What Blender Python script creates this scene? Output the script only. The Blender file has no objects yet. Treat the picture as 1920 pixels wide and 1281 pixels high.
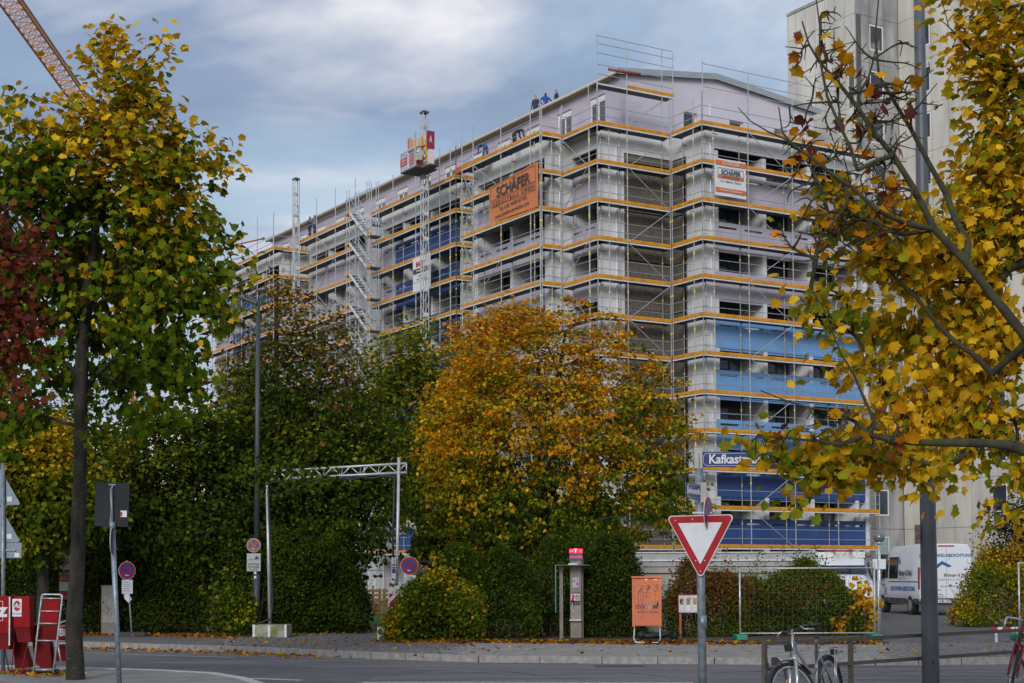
import bpy, bmesh, math, random
import numpy as np
from mathutils import Vector, Matrix, noise
R = math.radians
scene = bpy.context.scene
COL = scene.collection
random.seed(7)
# ---------------------------------------------------------------- camera
FPX, PPY = 2900.0, 977.0
cd = bpy.data.cameras.new('camera'); cam = bpy.data.objects.new('camera', cd); COL.objects.link(cam)
scene.camera = cam
cd.sensor_width = 36; cd.lens = FPX/1920*36; cd.shift_y = (PPY-640.5)/1920
cd.clip_start = 0.1; cd.clip_end = 3000
CR = Matrix.Rotation(R(92), 4, 'X') @ Matrix.Rotation(R(-0.23), 4, 'Z')
CAM = Vector((0, 0, 1.65))
cam.matrix_world = Matrix.Translation(CAM) @ CR
# ---------------------------------------------------------------- exposure
scene.view_settings.view_transform = 'Standard'; scene.view_settings.look = 'None'
scene.view_settings.gamma = 1; scene.view_settings.use_curve_mapping = False
scene.view_settings.exposure = 0.4
# ---------------------------------------------------------------- world: Nishita sky under broken autumn cloud
w = bpy.data.worlds.new('World'); scene.world = w; w.use_nodes = True
nt = w.node_tree; nt.nodes.clear(); N = nt.nodes.new; L = nt.links.new
SUN_EL, SUN_AZ = R(24), R(194)      # azimuth: clockwise from +Y
sky = N('ShaderNodeTexSky'); sky.sky_type = 'NISHITA'; sky.sun_disc = False
sky.sun_elevation = SUN_EL; sky.sun_rotation = SUN_AZ; sky.air_density = 1.3; sky.dust_density = 1.2
tc = N('ShaderNodeTexCoord'); mp = N('ShaderNodeMapping'); mp.inputs['Scale'].default_value = (1.0, 1.0, 2.6)
mp.inputs['Location'].default_value = (-1.57, 0.27, -0.88)
L(tc.outputs['Generated'], mp.inputs['Vector'])
def wnoise(scale, det, rough, dist):
    n = N('ShaderNodeTexNoise'); n.inputs['Scale'].default_value = scale; n.inputs['Detail'].default_value = det
    n.inputs['Roughness'].default_value = rough; n.inputs['Distortion'].default_value = dist
    L(mp.outputs[0], n.inputs['Vector']); return n
def ramp(tree, src, stops):
    r = tree.nodes.new('ShaderNodeValToRGB'); e = r.color_ramp.elements
    for i, (p, c) in enumerate(stops):
        el = e[i] if i < 2 else e.new(p)
        el.position = p; el.color = (*c, 1) if len(c) == 3 else c
    tree.links.new(src, r.inputs[0]); return r
n1 = wnoise(2.6, 6, .55, .35); n2 = wnoise(2.0, 6, .55, .3)
cov = ramp(nt, n1.outputs['Fac'], [(.42, (0, 0, 0)), (.56, (1, 1, 1))])
cc = ramp(nt, n2.outputs['Fac'], [(.36, (1.5, 2.1, 3.3)), (.46, (2.3, 2.95, 4.2)), (.515, (4.5, 4.8, 5.6)), (.58, (7.4, 7.3, 7.5))])
mx = N('ShaderNodeMix'); mx.data_type = 'RGBA'
mf = N('ShaderNodeMath'); mf.operation = 'MULTIPLY_ADD'; mf.inputs[1].default_value = .75; mf.inputs[2].default_value = .25
L(cov.outputs['Color'], mf.inputs[0]); L(mf.outputs[0], mx.inputs['Factor'])
sb = N('ShaderNodeMix'); sb.data_type = 'RGBA'; sb.inputs['Factor'].default_value = .35; sb.inputs['B'].default_value = (2.1, 2.9, 4.4, 1)
L(sky.outputs[0], sb.inputs['A'])
L(sb.outputs['Result'], mx.inputs['A']); L(cc.outputs['Color'], mx.inputs['B'])
bg = N('ShaderNodeBackground'); bg.inputs['Strength'].default_value = 0.1
wo = N('ShaderNodeOutputWorld'); L(mx.outputs['Result'], bg.inputs['Color']); L(bg.outputs[0], wo.inputs['Surface'])
# ---------------------------------------------------------------- sun (veiled)
sl = bpy.data.lights.new('sun', 'SUN'); sl.energy = 1.5; sl.angle = R(22); sl.color = (1, .97, .93)
so = bpy.data.objects.new('sun', sl); COL.objects.link(so)
sd = Vector((math.sin(SUN_AZ)*math.cos(SUN_EL), math.cos(SUN_AZ)*math.cos(SUN_EL), math.sin(SUN_EL)))
so.rotation_euler = sd.to_track_quat('Z', 'Y').to_euler(); so.location = (0, -20, 60)
scene.cycles.use_denoising = True
scene.cycles.max_bounces = 6; scene.cycles.transparent_max_bounces = 6
scene.cycles.diffuse_bounces = 3; scene.cycles.glossy_bounces = 2; scene.cycles.transmission_bounces = 2

# ---------------------------------------------------------------- measuring helpers
def ray(px, py):
    return (CR.to_3x3() @ Vector(((px-960)/FPX, -(py-PPY)/FPX, -1))).normalized()
def at(px, py, Y):
    d = ray(px, py); return CAM + d*(Y/d.y)
def gp(px, py, z=0.0):
    d = ray(px, py); return CAM + d*((z-CAM.z)/d.z)
def proj(p):
    q = CR.to_3x3().transposed() @ (Vector(p)-CAM)
    if q.z > -.2: return None
    return (960+FPX*q.x/-q.z, PPY-FPX*q.y/-q.z, -q.z)
def inview(p, m=25):
    q = proj(p); return q is not None and -m < q[0] < 1920+m and -m < q[1] < 1281+m
# ---------------------------------------------------------------- materials
MATS = {}
def mat(name, col, rough=.7, metal=0.0, var=.12, nscale=6.0, bump=0.0, bscale=40.0, spec=.5, stretch=(1, 1, 1), col2=None, thr=(.35, .65)):
    if name in MATS: return MATS[name]
    m = bpy.data.materials.new(name); m.use_nodes = True; t = m.node_tree; b = t.nodes['Principled BSDF']
    b.inputs['Roughness'].default_value = rough; b.inputs['Metallic'].default_value = metal
    b.inputs['Specular IOR Level'].default_value = spec
    c = t.nodes.new('ShaderNodeTexCoord'); mpp = t.nodes.new('ShaderNodeMapping'); mpp.inputs['Scale'].default_value = stretch
    g = t.nodes.new('ShaderNodeNewGeometry')
    t.links.new(g.outputs['Position'], mpp.inputs['Vector'])
    n = t.nodes.new('ShaderNodeTexNoise'); n.inputs['Scale'].default_value = nscale; n.inputs['Detail'].default_value = 5
    t.links.new(mpp.outputs[0], n.inputs['Vector'])
    c2 = col2 if col2 else tuple(x*(1-var) for x in col); c1 = col if col2 else tuple(min(1, x*(1+var)) for x in col)
    r = ramp(t, n.outputs['Fac'], [(thr[0], c2), (thr[1], c1)])
    t.links.new(r.outputs[0], b.inputs['Base Color'])
    if bump:
        n3 = t.nodes.new('ShaderNodeTexNoise'); n3.inputs['Scale'].default_value = bscale; n3.inputs['Detail'].default_value = 4
        t.links.new(g.outputs['Position'], n3.inputs['Vector'])
        bm_ = t.nodes.new('ShaderNodeBump'); bm_.inputs['Strength'].default_value = bump; bm_.inputs['Distance'].default_value = .02
        t.links.new(n3.outputs['Fac'], bm_.inputs['Height']); t.links.new(bm_.outputs[0], b.inputs['Normal'])
    MATS[name] = m; return m
def leafmat(name, trans=.3):
    if name in MATS: return MATS[name]
    m = bpy.data.materials.new(name); m.use_nodes = True; t = m.node_tree; b = t.nodes['Principled BSDF']
    a = t.nodes.new('ShaderNodeAttribute'); a.attribute_name = 'Col'
    g = t.nodes.new('ShaderNodeNewGeometry')
    n = t.nodes.new('ShaderNodeTexNoise'); n.inputs['Scale'].default_value = 14; n.inputs['Detail'].default_value = 2
    t.links.new(g.outputs['Position'], n.inputs['Vector'])
    mr = t.nodes.new('ShaderNodeMapRange'); mr.inputs['To Min'].default_value = .7; mr.inputs['To Max'].default_value = 1.25
    t.links.new(n.outputs['Fac'], mr.inputs['Value'])
    mul = t.nodes.new('ShaderNodeVectorMath'); mul.operation = 'SCALE'
    t.links.new(a.outputs['Color'], mul.inputs[0]); t.links.new(mr.outputs[0], mul.inputs['Scale'])
    t.links.new(mul.outputs[0], b.inputs['Base Color']); b.inputs['Roughness'].default_value = .7
    b.inputs['Specular IOR Level'].default_value = .06
    tr = t.nodes.new('ShaderNodeBsdfTranslucent'); t.links.new(mul.outputs[0], tr.inputs['Color'])
    mxs = t.nodes.new('ShaderNodeMixShader'); mxs.inputs[0].default_value = trans
    t.links.new(b.outputs[0], mxs.inputs[1]); t.links.new(tr.outputs[0], mxs.inputs[2])
    t.links.new(mxs.outputs[0], t.nodes['Material Output'].inputs['Surface'])
    MATS[name] = m; return m
def glassmat(name, col, rough=.06):
    m = mat(name, col, rough, 0, .25, 1.2, spec=.9); return m
def emitmat(name, col, s):
    m = bpy.data.materials.new(name); m.use_nodes = True; b = m.node_tree.nodes['Principled BSDF']
    b.inputs['Base Color'].default_value = (*col, 1); b.inputs['Emission Color'].default_value = (*col, 1); b.inputs['Emission Strength'].default_value = s
    MATS[name] = m; return m
# ---------------------------------------------------------------- mesh builder
class MB:
    def __init__(s): s.v = []; s.f = []; s.m = []; s.mi = 0
    def add(s, vs, fs):
        o = len(s.v); s.v += [tuple(x) for x in vs]; s.f += [tuple(i+o for i in f) for f in fs]; s.m += [s.mi]*len(fs)
    def box(s, x0, x1, y0, y1, z0, z1):
        s.add([(x0, y0, z0), (x1, y0, z0), (x1, y1, z0), (x0, y1, z0), (x0, y0, z1), (x1, y0, z1), (x1, y1, z1), (x0, y1, z1)],
              [(0, 3, 2, 1), (4, 5, 6, 7), (0, 1, 5, 4), (1, 2, 6, 5), (2, 3, 7, 6), (3, 0, 4, 7)]); return s
    def obox(s, M, sx, sy, sz):
        c = [M @ Vector((x*sx/2, y*sy/2, z*sz/2)) for z in (-1, 1) for x, y in ((-1, -1), (1, -1), (1, 1), (-1, 1))]
        s.add(c, [(0, 3, 2, 1), (4, 5, 6, 7), (0, 1, 5, 4), (1, 2, 6, 5), (2, 3, 7, 6), (3, 0, 4, 7)]); return s
    def tube(s, p, q, r, r2=None, n=8, cap=True):
        p, q = Vector(p), Vector(q); r2 = r if r2 is None else r2
        d = q-p
        if d.length < 1e-6: return s
        u = d.normalized(); a = u.orthogonal().normalized(); b = u.cross(a)
        cs = [(math.cos(2*math.pi*i/n), math.sin(2*math.pi*i/n)) for i in range(n)]
        vs = [p+(a*c+b*t)*r for c, t in cs]+[q+(a*c+b*t)*r2 for c, t in cs]
        fs = [(i, (i+1) % n, n+(i+1) % n, n+i) for i in range(n)]
        if cap: fs += [tuple(range(n-1, -1, -1)), tuple(range(n, 2*n))]
        s.add(vs, fs); return s
    def path(s, pts, r, n=8):
        rr = r if isinstance(r, (list, tuple)) else [r]*len(pts)
        pts = [Vector(p) for p in pts]; rings = []
        for i, p in enumerate(pts):
            t = (pts[min(i+1, len(pts)-1)]-pts[max(i-1, 0)]).normalized()
            if i == 0: a = t.orthogonal().normalized()
            else: a = (a-t*a.dot(t)).normalized()
            b = t.cross(a); rings.append([p+(a*math.cos(2*math.pi*k/n)+b*math.sin(2*math.pi*k/n))*rr[i] for k in range(n)])
        vs = [v for g in rings for v in g]; fs = []
        for i in range(len(pts)-1):
            for k in range(n): fs.append((i*n+k, i*n+(k+1) % n, (i+1)*n+(k+1) % n, (i+1)*n+k))
        fs += [tuple(range(n-1, -1, -1)), tuple((len(pts)-1)*n+k for k in range(n))]
        s.add(vs, fs); return s
    def prism(s, poly, M, d):
        """polygon (x,z) in plane of M, thickness d along +y"""
        n = len(poly); s.add([M @ Vector((x, 0, z)) for x, z in poly]+[M @ Vector((x, d, z)) for x, z in poly],
            [tuple(range(n)), tuple(range(2*n-1, n-1, -1))]+[(i, i+n, (i+1) % n+n, (i+1) % n) for i in range(n)]); return s
    def sphere(s, c, r, nu=14, nv=9, sz=1):
        c = Vector(c); vs = [c+Vector((0, 0, -r*sz))]
        for j in range(1, nv):
            th = math.pi*j/nv
            for i in range(nu): vs.append(c+Vector((r*math.sin(th)*math.cos(2*math.pi*i/nu), r*math.sin(th)*math.sin(2*math.pi*i/nu), -r*sz*math.cos(th))))
        vs.append(c+Vector((0, 0, r*sz))); fs = []
        for i in range(nu): fs.append((0, 1+(i+1) % nu, 1+i)); fs.append((len(vs)-1, 1+(nv-2)*nu+i, 1+(nv-2)*nu+(i+1) % nu))
        for j in range(nv-2):
            for i in range(nu): fs.append((1+j*nu+i, 1+j*nu+(i+1) % nu, 1+(j+1)*nu+(i+1) % nu, 1+(j+1)*nu+i))
        s.add(vs, fs); return s
    def mesh(s, name, m=None, smooth=False):
        me = bpy.data.meshes.new(name); me.from_pydata(s.v, [], s.f)
        ms = m if isinstance(m, (list, tuple)) else ([m] if m else [])
        for x in ms: me.materials.append(x)
        if len(ms) > 1: me.polygons.foreach_set('material_index', s.m)
        if smooth: me.polygons.foreach_set('use_smooth', [True]*len(s.f))
        me.update(); return me
    def obj(s, name, m=None, parent=None, smooth=False, loc=None):
        """vertices are in the frame of the parent; loc moves the object"""
        o = bpy.data.objects.new(name, s.mesh(name, m, smooth)); COL.objects.link(o)
        if parent is not None: o.parent = parent
        if loc is not None: o.location = loc
        return o
def bevel(o, wd, seg=2):
    md = o.modifiers.new('bevel', 'BEVEL'); md.width = wd; md.segments = seg; md.limit_method = 'ANGLE'; return o
def tag(o, label, cat, group=None, kind=None):
    o['label'] = label
    if cat: o['category'] = cat
    if group: o['group'] = group
    if kind: o['kind'] = kind
    return o
def thing(name, label, cat, loc=(0, 0, 0), rz=0.0, group=None, tilt=None):
    o = bpy.data.objects.new(name, None); COL.objects.link(o); o.empty_display_size = .2
    o.location = loc; o.rotation_euler = (0, 0, rz)
    if tilt: o.rotation_euler = (tilt[0], tilt[1], rz)
    return tag(o, label, cat, group)
def struct(o, label=None):
    o['kind'] = 'structure'
    if label: o['label'] = label
    return o
def link(name, me, parent, M=None):
    o = bpy.data.objects.new(name, me); COL.objects.link(o); o.parent = parent
    if M is not None: o.matrix_basis = M
    return o
def clone(o, parent=None):
    c = o.copy(); COL.objects.link(c); c.parent = parent
    for ch in o.children: clone(ch, c)
    return c
def matw(o):
    M = o.matrix_basis.copy() if o.parent is None else matw(o.parent) @ o.matrix_basis
    return M
UNIT = {}
def unitbox():
    if 'b' not in UNIT: UNIT['b'] = MB().box(-.5, .5, -.5, .5, -.5, .5)
    return UNIT['b']
def unittube():
    if 't' not in UNIT: UNIT['t'] = MB().tube((0, 0, 0), (0, 0, 1), 1, n=6)
    return UNIT['t']
def Mbox(x0, x1, y0, y1, z0, z1):
    return Matrix.Translation(((x0+x1)/2, (y0+y1)/2, (z0+z1)/2)) @ Matrix.Diagonal((x1-x0, y1-y0, z1-z0, 1))
def Mtube(p, q, r):
    p, q = Vector(p), Vector(q); d = q-p
    return Matrix.Translation(p) @ d.to_track_quat('Z', 'Y').to_matrix().to_4x4() @ Matrix.Diagonal((r, r, d.length, 1))
def pieces(name, mb, Ms, m, parent, cap=300, lab=None, smooth=False, jit=0, vis=True):
    """alike pieces: the largest in the picture as objects sharing a mesh, the rest one 'stuff' part"""
    PW = matw(parent) if parent is not None else Matrix()
    if len(Ms) > cap:
        vs = [Vector(v) for v in mb.v[:8]]
        def key(M):
            c = PW @ M @ Vector((0, 0, .5)); q = proj(c)
            if q is None or not (-60 < q[0] < 1980 and -60 < q[1] < 1340): return 0
            return (M.to_3x3() @ Vector((1, 1, 1))).length/q[2]
        Ms = sorted(Ms, key=key, reverse=True)
    me = mb.mesh(name, m, smooth); out = []
    for M in Ms[:cap]:
        out.append(link(name, me, parent, M))
    rest = Ms[cap:]
    if rest:
        V = np.array(mb.v); V4 = np.c_[V, np.ones(len(V))]
        b = MB()
        for M in rest:
            P = (V4 @ np.array(M).T)[:, :3]; b.add([tuple(x) for x in P], mb.f)
        o = b.obj(name+'_row', m, parent, smooth); o['kind'] = 'stuff'; out.append(o)
    return out
def text(s, size, m, parent, M, align='CENTER', ext=.002, sx=1.0, name='lettering', bold=0.0, shear=0.0, space=1.0):
    c = bpy.data.curves.new('t', 'FONT'); c.body = s; c.size = size; c.align_x = align; c.align_y = 'CENTER'
    c.extrude = ext; c.offset = bold; c.shear = shear; c.space_character = space; c.resolution_u = 3
    o = bpy.data.objects.new('t', c); COL.objects.link(o)
    dg = bpy.context.evaluated_depsgraph_get(); me = bpy.data.meshes.new_from_object(o.evaluated_get(dg))
    bpy.data.objects.remove(o); bpy.data.curves.remove(c)
    me.materials.clear(); me.materials.append(m); me.name = name
    # text lies in local x/z facing -y
    T = M @ Matrix.Rotation(R(90), 4, 'X') @ Matrix.Diagonal((sx, 1, 1, 1))
    me.transform(T)
    return link(name, me, parent)
def T3(x, y, z): return Matrix.Translation((x, y, z))
# ================================================================ materials
WHITE = mat('white_render', (.70, .71, .735), .85, col2=(.58, .59, .605), nscale=.9, stretch=(1, 1, .5), thr=(.25, .5))
LILAC = mat('lilac_paint', (.46, .425, .51), .8, var=.04, nscale=1.2)
LILAC2 = mat('pale_lilac_render', (.56, .54, .62), .85, var=.04, nscale=1.0)
LBLUE = mat('light_blue_paint', (.16, .35, .66), .7, var=.05, nscale=1.2)
DBLUE = mat('dark_blue_paint', (.028, .075, .24), .6, var=.1, nscale=1.2)
SOFF = mat('grey_balcony_concrete', (.30, .30, .31), .9, var=.1, nscale=2)
AGG = mat('brown_washed_concrete', (.19, .17, .145), .95, col2=(.075, .065, .055), nscale=9, bump=.6, bscale=30, thr=(.25, .75))
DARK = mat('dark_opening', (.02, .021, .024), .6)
FRAMEB = mat('black_window_frame', (.02, .02, .022), .4)
FRAMEW = mat('white_window_frame', (.72, .72, .72), .4, var=.04)
GLASS = glassmat('window_glass', (.035, .045, .06))
CURT = mat('window_curtain', (.42, .41, .38), .9, var=.25, nscale=5, stretch=(6, 6, .2))
CURTR = mat('red_curtain', (.22, .05, .06), .9, var=.25, nscale=5, stretch=(6, 6, .2))
GALV = mat('galvanised_steel', (.50, .52, .54), .42, metal=.55, var=.25, nscale=18)
STEELD = mat('scaffold_deck_steel', (.075, .085, .085), .6, metal=.4, var=.25, nscale=5)
EDGE = mat('deck_edge_steel', (.60, .61, .62), .5, metal=0, var=.1)
ORANGE = mat('orange_toe_board', (.74, .32, .01), .5, col2=(.50, .21, .012), nscale=2.5, thr=(.3, .6))
YELL = mat('yellow_marker', (.80, .75, .02), .5)
RED = mat('red_enamel', (.42, .012, .014), .35, var=.1)
CONC = mat('weathered_concrete_panel', (.62, .60, .55), .9, col2=(.42, .41, .38), nscale=.9, stretch=(1, 1, .25), bump=.2, bscale=25, thr=(.3, .62))
CONCD = mat('sooty_concrete_panel', (.42, .42, .42), .9, col2=(.20, .205, .21), nscale=1.2, stretch=(1, 1, .3), bump=.2, bscale=25, thr=(.3, .7))
ROOFM = mat('grey_roof_sheet', (.36, .39, .43), .5, metal=.3, var=.08)
GUT = mat('cream_gutter', (.50, .48, .42), .5, var=.1)
RUST = mat('rust_red_tube', (.35, .08, .035), .6, var=.2)
BLACK = mat('matt_black', (.02, .02, .022), .5)
PRINTK = mat('dark_print', (.05, .05, .06), .7)
# ================================================================ the apartment building, in a frame turned 31.3 degrees
TH = math.atan2(.52, .854)
RB = Matrix.Rotation(TH, 4, 'Z')
BA, BB = 50.8, 63.7
def Wp(a, b, z=0): return RB @ Vector((a, b, z))
bld = thing('apartment_building', 'long white, lilac and blue apartment building wrapped in scaffolding', 'building', Wp(BA, BB), TH)
def off(a, b): return a-BA, b-BB
HP = [4.57+2.62*i for i in range(9)]      # parapet tops, last = roof fascia
def colour(i, tone):
    if i >= 8: return WHITE
    if tone == 'R': return DBLUE if i < 2 else LBLUE if i < 5 else LILAC
    if tone == 'B': return DBLUE
    return LILAC
PAR = {}
def parapet_mesh(L_, m, top):
    k = (round(L_, 2), m.name, top)
    if k not in PAR:
        b = MB(); g = .008
        if top: 
            b.box(g, L_-g, 0, .14, 0, 1.15); b.box(g, L_-g, .03, .14, 1.15, 1.27); b.box(g, L_-g, .07, .14, 1.27, 1.32)
        else:
            s0, s1 = L_*.14, L_*.86
            b.box(g, L_-g, 0, .12, .12, 1.26); b.box(g, L_-g, .05, .12, 0, .12)
            b.box(g, s0, 0, .12, 1.26, 1.37); b.box(s1, L_-g, 0, .12, 1.26, 1.37)
            b.box(g, L_-g, 0, .12, 1.37, 1.58)
        PAR[k] = b.mesh('parapet_panel', m)
    return PAR[k]
WIN = {}
def win_meshes(kind):
    if kind not in WIN:
        f, p = MB(), MB()
        if kind == 'balcony':   # door + window, 2.3 wide, 2.25 high, dark frame
            for x0, x1 in ((0, .07), (.82, .94), (1.8, 1.9), (2.63, 2.7)): f.box(x0, x1, -.05, .05, .05, 2.4)
            f.box(.07, 2.63, -.05, .05, .05, .13); f.box(.07, 2.63, -.05, .05, 2.3, 2.4); f.box(.94, 2.63, -.05, .05, .75, .85)
            p.box(.07, .82, -.01, .01, .13, 2.3); p.box(.94, 2.63, -.01, .01, .13, 2.3)
            WIN[kind] = (f.mesh('window', FRAMEB), p.mesh('pane', GLASS))
        elif kind == 'attic':
            W_, H_ = 1.5, 1.45
            for x0, x1 in ((0, .08), (.7, .8), (W_-.08, W_)): f.box(x0, x1, -.05, .05, 0, H_)
            f.box(0, W_, -.06, .06, H_, H_+.25); f.box(.08, W_-.08, -.05, .05, 0, .08); f.box(.08, W_-.08, -.05, .05, H_-.08, H_)
            p.box(.08, W_-.08, -.01, .01, .08, H_-.08); WIN[kind] = (f.mesh('window', FRAMEW), p.mesh('pane', GLASS))
        elif kind == 'tower':
            W_, H_ = 1.15, 1.55
            for x0, x1 in ((0, .09), (W_-.09, W_)): f.box(x0, x1, -.05, .05, 0, H_)
            f.box(.09, W_-.09, -.05, .05, 0, .09); f.box(.09, W_-.09, -.05, .05, H_-.09, H_)
            p.box(.09, W_-.09, -.01, .01, .09, H_-.09); WIN[kind] = (f.mesh('window', FRAMEW), p.mesh('pane', GLASS))
    return WIN[kind]
rw = random.Random(3)
CU = {}
def curtain_mesh(w_, m):
    k = (w_, m.name)
    if k not in CU:
        b = MB(); n = 10
        vs = [(w_*i/n, .03*(i % 2), z) for z in (.15, 2.15) for i in range(n+1)]
        b.add(vs, [(i, i+1, i+n+2, i+n+1) for i in range(n)]); CU[k] = b.mesh('curtain', m)
    return CU[k]
def window(kind, parent, M):
    f, p = win_meshes(kind); o = link('window', f, parent, M); link('pane', p, o); return o
def facade(F, L_, units, tone, npar, dividers=None, end0=.35, end1=.35, depth=1.6, ground=True):
    """F: frame in building space, x along the face, y into the building. units: starts of the rooms"""
    pl = (L_-end0-end1)/npar
    for i, h in enumerate(HP):
        for k in range(npar):
            t = tone
            if isinstance(tone, (list, tuple)): t = tone[min(len(tone)-1, int(len(tone)*(k+.5)/npar))]
            link('parapet_panel', parapet_mesh(pl, colour(i, t), i == 8), bld, F @ T3(end0+k*pl, .0, h-1.58 if i < 8 else h-1.32))
        fl = h-1.05
        if i < 8 or True: 
            zt = fl if i < 8 else 25.0
            link('balcony_slab', MB().box(0.02, L_-.02, .125, depth, zt-.22, zt).mesh('balcony_slab', SOFF), bld, F)
        if i < 8:
            for a in units:
                window('balcony', bld, F @ T3(a+.15, depth-.06, fl+.0))
                q = rw.random()
                if q < .55: link('curtain', curtain_mesh(.65 if q < .3 else 1.1, CURTR if q < .12 else CURT), bld, F @ T3(a+.9+.3*rw.random(), depth-.04+.06, fl) )
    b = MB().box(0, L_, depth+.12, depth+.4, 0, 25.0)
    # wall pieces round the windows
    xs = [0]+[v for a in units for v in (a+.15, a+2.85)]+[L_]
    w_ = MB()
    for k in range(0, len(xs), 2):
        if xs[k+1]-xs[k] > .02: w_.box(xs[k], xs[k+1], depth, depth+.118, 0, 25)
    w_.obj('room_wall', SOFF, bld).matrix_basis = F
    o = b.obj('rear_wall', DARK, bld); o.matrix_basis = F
    for a in (dividers or []):
        link('dividing_wall', MB().box(a-.13, a+.13, .02, depth-.002, 0, 24.1).mesh('dividing_wall', WHITE), bld, F)
    link('end_pier', MB().box(0, end0-.01, .0, depth-.001, 0, 24.6).mesh('end_pier', WHITE), bld, F)
    link('end_pier', MB().box(L_-end1+.01, L_, .0, depth-.001, 0, 24.6).mesh('end_pier', WHITE), bld, F)
    # fascia above pier ends
    link('fascia', MB().box(0, end0, .003, .14, 24.6, 25.33).mesh('fascia', WHITE), bld, F)
    link('fascia', MB().box(L_-end1, L_, .003, .14, 24.6, 25.33).mesh('fascia', WHITE), bld, F)
def FX(a, b):      # face looking towards -e2 (camera-right side), x runs +e1
    x, y = off(a, b); return T3(x, y, 0)
def FY(a, b, L_):     # face looking towards -e1, x runs from far end back to near end: local x = -e2, y = +e1
    x, y = off(a, b+L_); return T3(x, y, 0) @ Matrix.Rotation(R(-90), 4, 'Z')
# long faces
facade(FX(50.8, 63.7), 11.5, [.75, 4.1, 7.4], 'R', 6, [.75, 4.05, 7.3, 10.6], end0=.62, end1=.3)
facade(FY(46.1, 66.75, 2.8), 2.8, [.15], 'A', 2, [], end0=.1, end1=.2)
facade(FY(44.7, 69.6, 7.9), 7.9, [.7, 4.3], 'A', 4, [4.1], end0=.4, end1=.3)
facade(FY(45.1, 79.6, 10.8), 10.8, [.6, 3.9, 7.4], ['A', 'B', 'B', 'B'], 6, [3.2, 6.9], end0=.35, end1=.3)
facade(FY(44.5, 91.0, 9.6), 9.6, [.6, 3.8, 6.4], 'A', 5, [3.3, 6.2])
facade(FY(43.6, 103.6, 13.4), 13.4, [.6, 3.8, 7.0, 10.2], ['A', 'B', 'B'], 7, [3.3, 6.6, 9.9])
def wall(name, m, a0, a1, b0, b1, z0, z1, lab=None):
    x0, y0 = off(a0, b0); x1, y1 = off(a1, b1)
    o = MB().box(x0, x1, y0, y1, z0, z1).obj(name, m, bld)
    return o
# step walls and the windowless end with its brown washed-concrete panels
wall('step_wall', WHITE, 44.7, 46.4, 69.4, 69.59, 0, 25.3)
wall('step_wall', WHITE, 45.1, 47.0, 79.4, 79.59, 0, 25.3)
wall('step_wall', WHITE, 43.6, 46.9, 103.4, 103.59, 0, 25.3)
wall('step_wall', SOFF, 46.6, 47.0, 77.5, 79.6, 0, 25.3)
wall('step_wall', SOFF, 46.6, 47.0, 100.5, 103.6, 0, 25.3)
wall('corner_pier', WHITE, 46.1, 47.55, 66.5, 66.74, 0, 25.3)
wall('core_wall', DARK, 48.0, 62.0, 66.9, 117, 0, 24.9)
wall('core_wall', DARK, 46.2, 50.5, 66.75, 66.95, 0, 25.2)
wall('return_wall', WHITE, 50.79, 51.2, 63.69, 64.9, 0, 25.31)
for k in range(10):      # agglomerate panels, one per half storey joint
    z0, z1 = .05+2.62*k, 2.62*k+2.62
    if z1 > 24.1: z1 = 24.05
    if z0 > 24: continue
    for a0, a1 in ((47.56, 49.2), (49.22, 50.78)):
        wall('washed_concrete_panel', AGG, a0, a1, 66.53, 66.73, z0, z1-.03)
    wall('washed_concrete_panel', AGG, 50.8, 51.0, 64.92, 66.5, z0, z1-.03)
wall('fascia', WHITE, 47.56, 50.79, 66.49, 66.7, 24.07, 25.32)
wall('fascia', WHITE, 50.785, 51.0, 64.91, 66.49, 24.07, 25.325)
# small pipes down the pier
dp = MB(); x, y = off(47.0, 66.43); dp.tube((x, y, 0), (x, y, 24.4), .06); dp.obj('drain_pipe', FRAMEW, bld, True)
# roof terrace and attic storey
wall('terrace', SOFF, 45.5, 61.9, 66.8, 116.9, 24.95, 25.02)
wall('terrace', SOFF, 51.1, 61.9, 63.9, 66.79, 24.951, 25.021)
attic = MB()
A0, A1, B0, B1 = 48.1, 61.9, 67.5, 116
x0, y0 = off(A0, B0); x1, y1 = off(A1, B1); xr = off(54.46, 0)[0]
zE, zR = 28.7, 29.5
# gable end with openings: build as boxes between windows
gw = [(52.35, .95), (55.6, 1.0), (58.9, 1.0)]
gm = MB(); cur = A0+.31
for a, wd in gw:
    gm.box(off(cur, 0)[0], off(a, 0)[0], y0, y0+.3, 25.03, 28.65)
    gm.box(off(a, 0)[0], off(a+wd, 0)[0], y0, y0+.3, 25.03, 26.1); gm.box(off(a, 0)[0], off(a+wd, 0)[0], y0, y0+.3, 27.3, 28.65); cur = a+wd
gm.box(off(cur, 0)[0], x1, y0, y0+.3, 25.03, 28.65)
gm.add([(x0, y0, 28.65), (x1, y0, 28.65), (xr, y0, zR-.05), (x0, y0+.3, 28.65), (x1, y0+.3, 28.65), (xr, y0+.3, zR-.05)], [(0, 1, 2), (5, 4, 3), (0, 2, 5, 3), (1, 4, 5, 2)])
gm.obj('gable_wall', LILAC2, bld)
for a, wd in gw:
    M = T3(off(a, 0)[0], y0+.2, 26.1) @ Matrix.Diagonal((wd/1.15, 1, 1.2/1.55, 1)); window('tower', bld, M)
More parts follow.
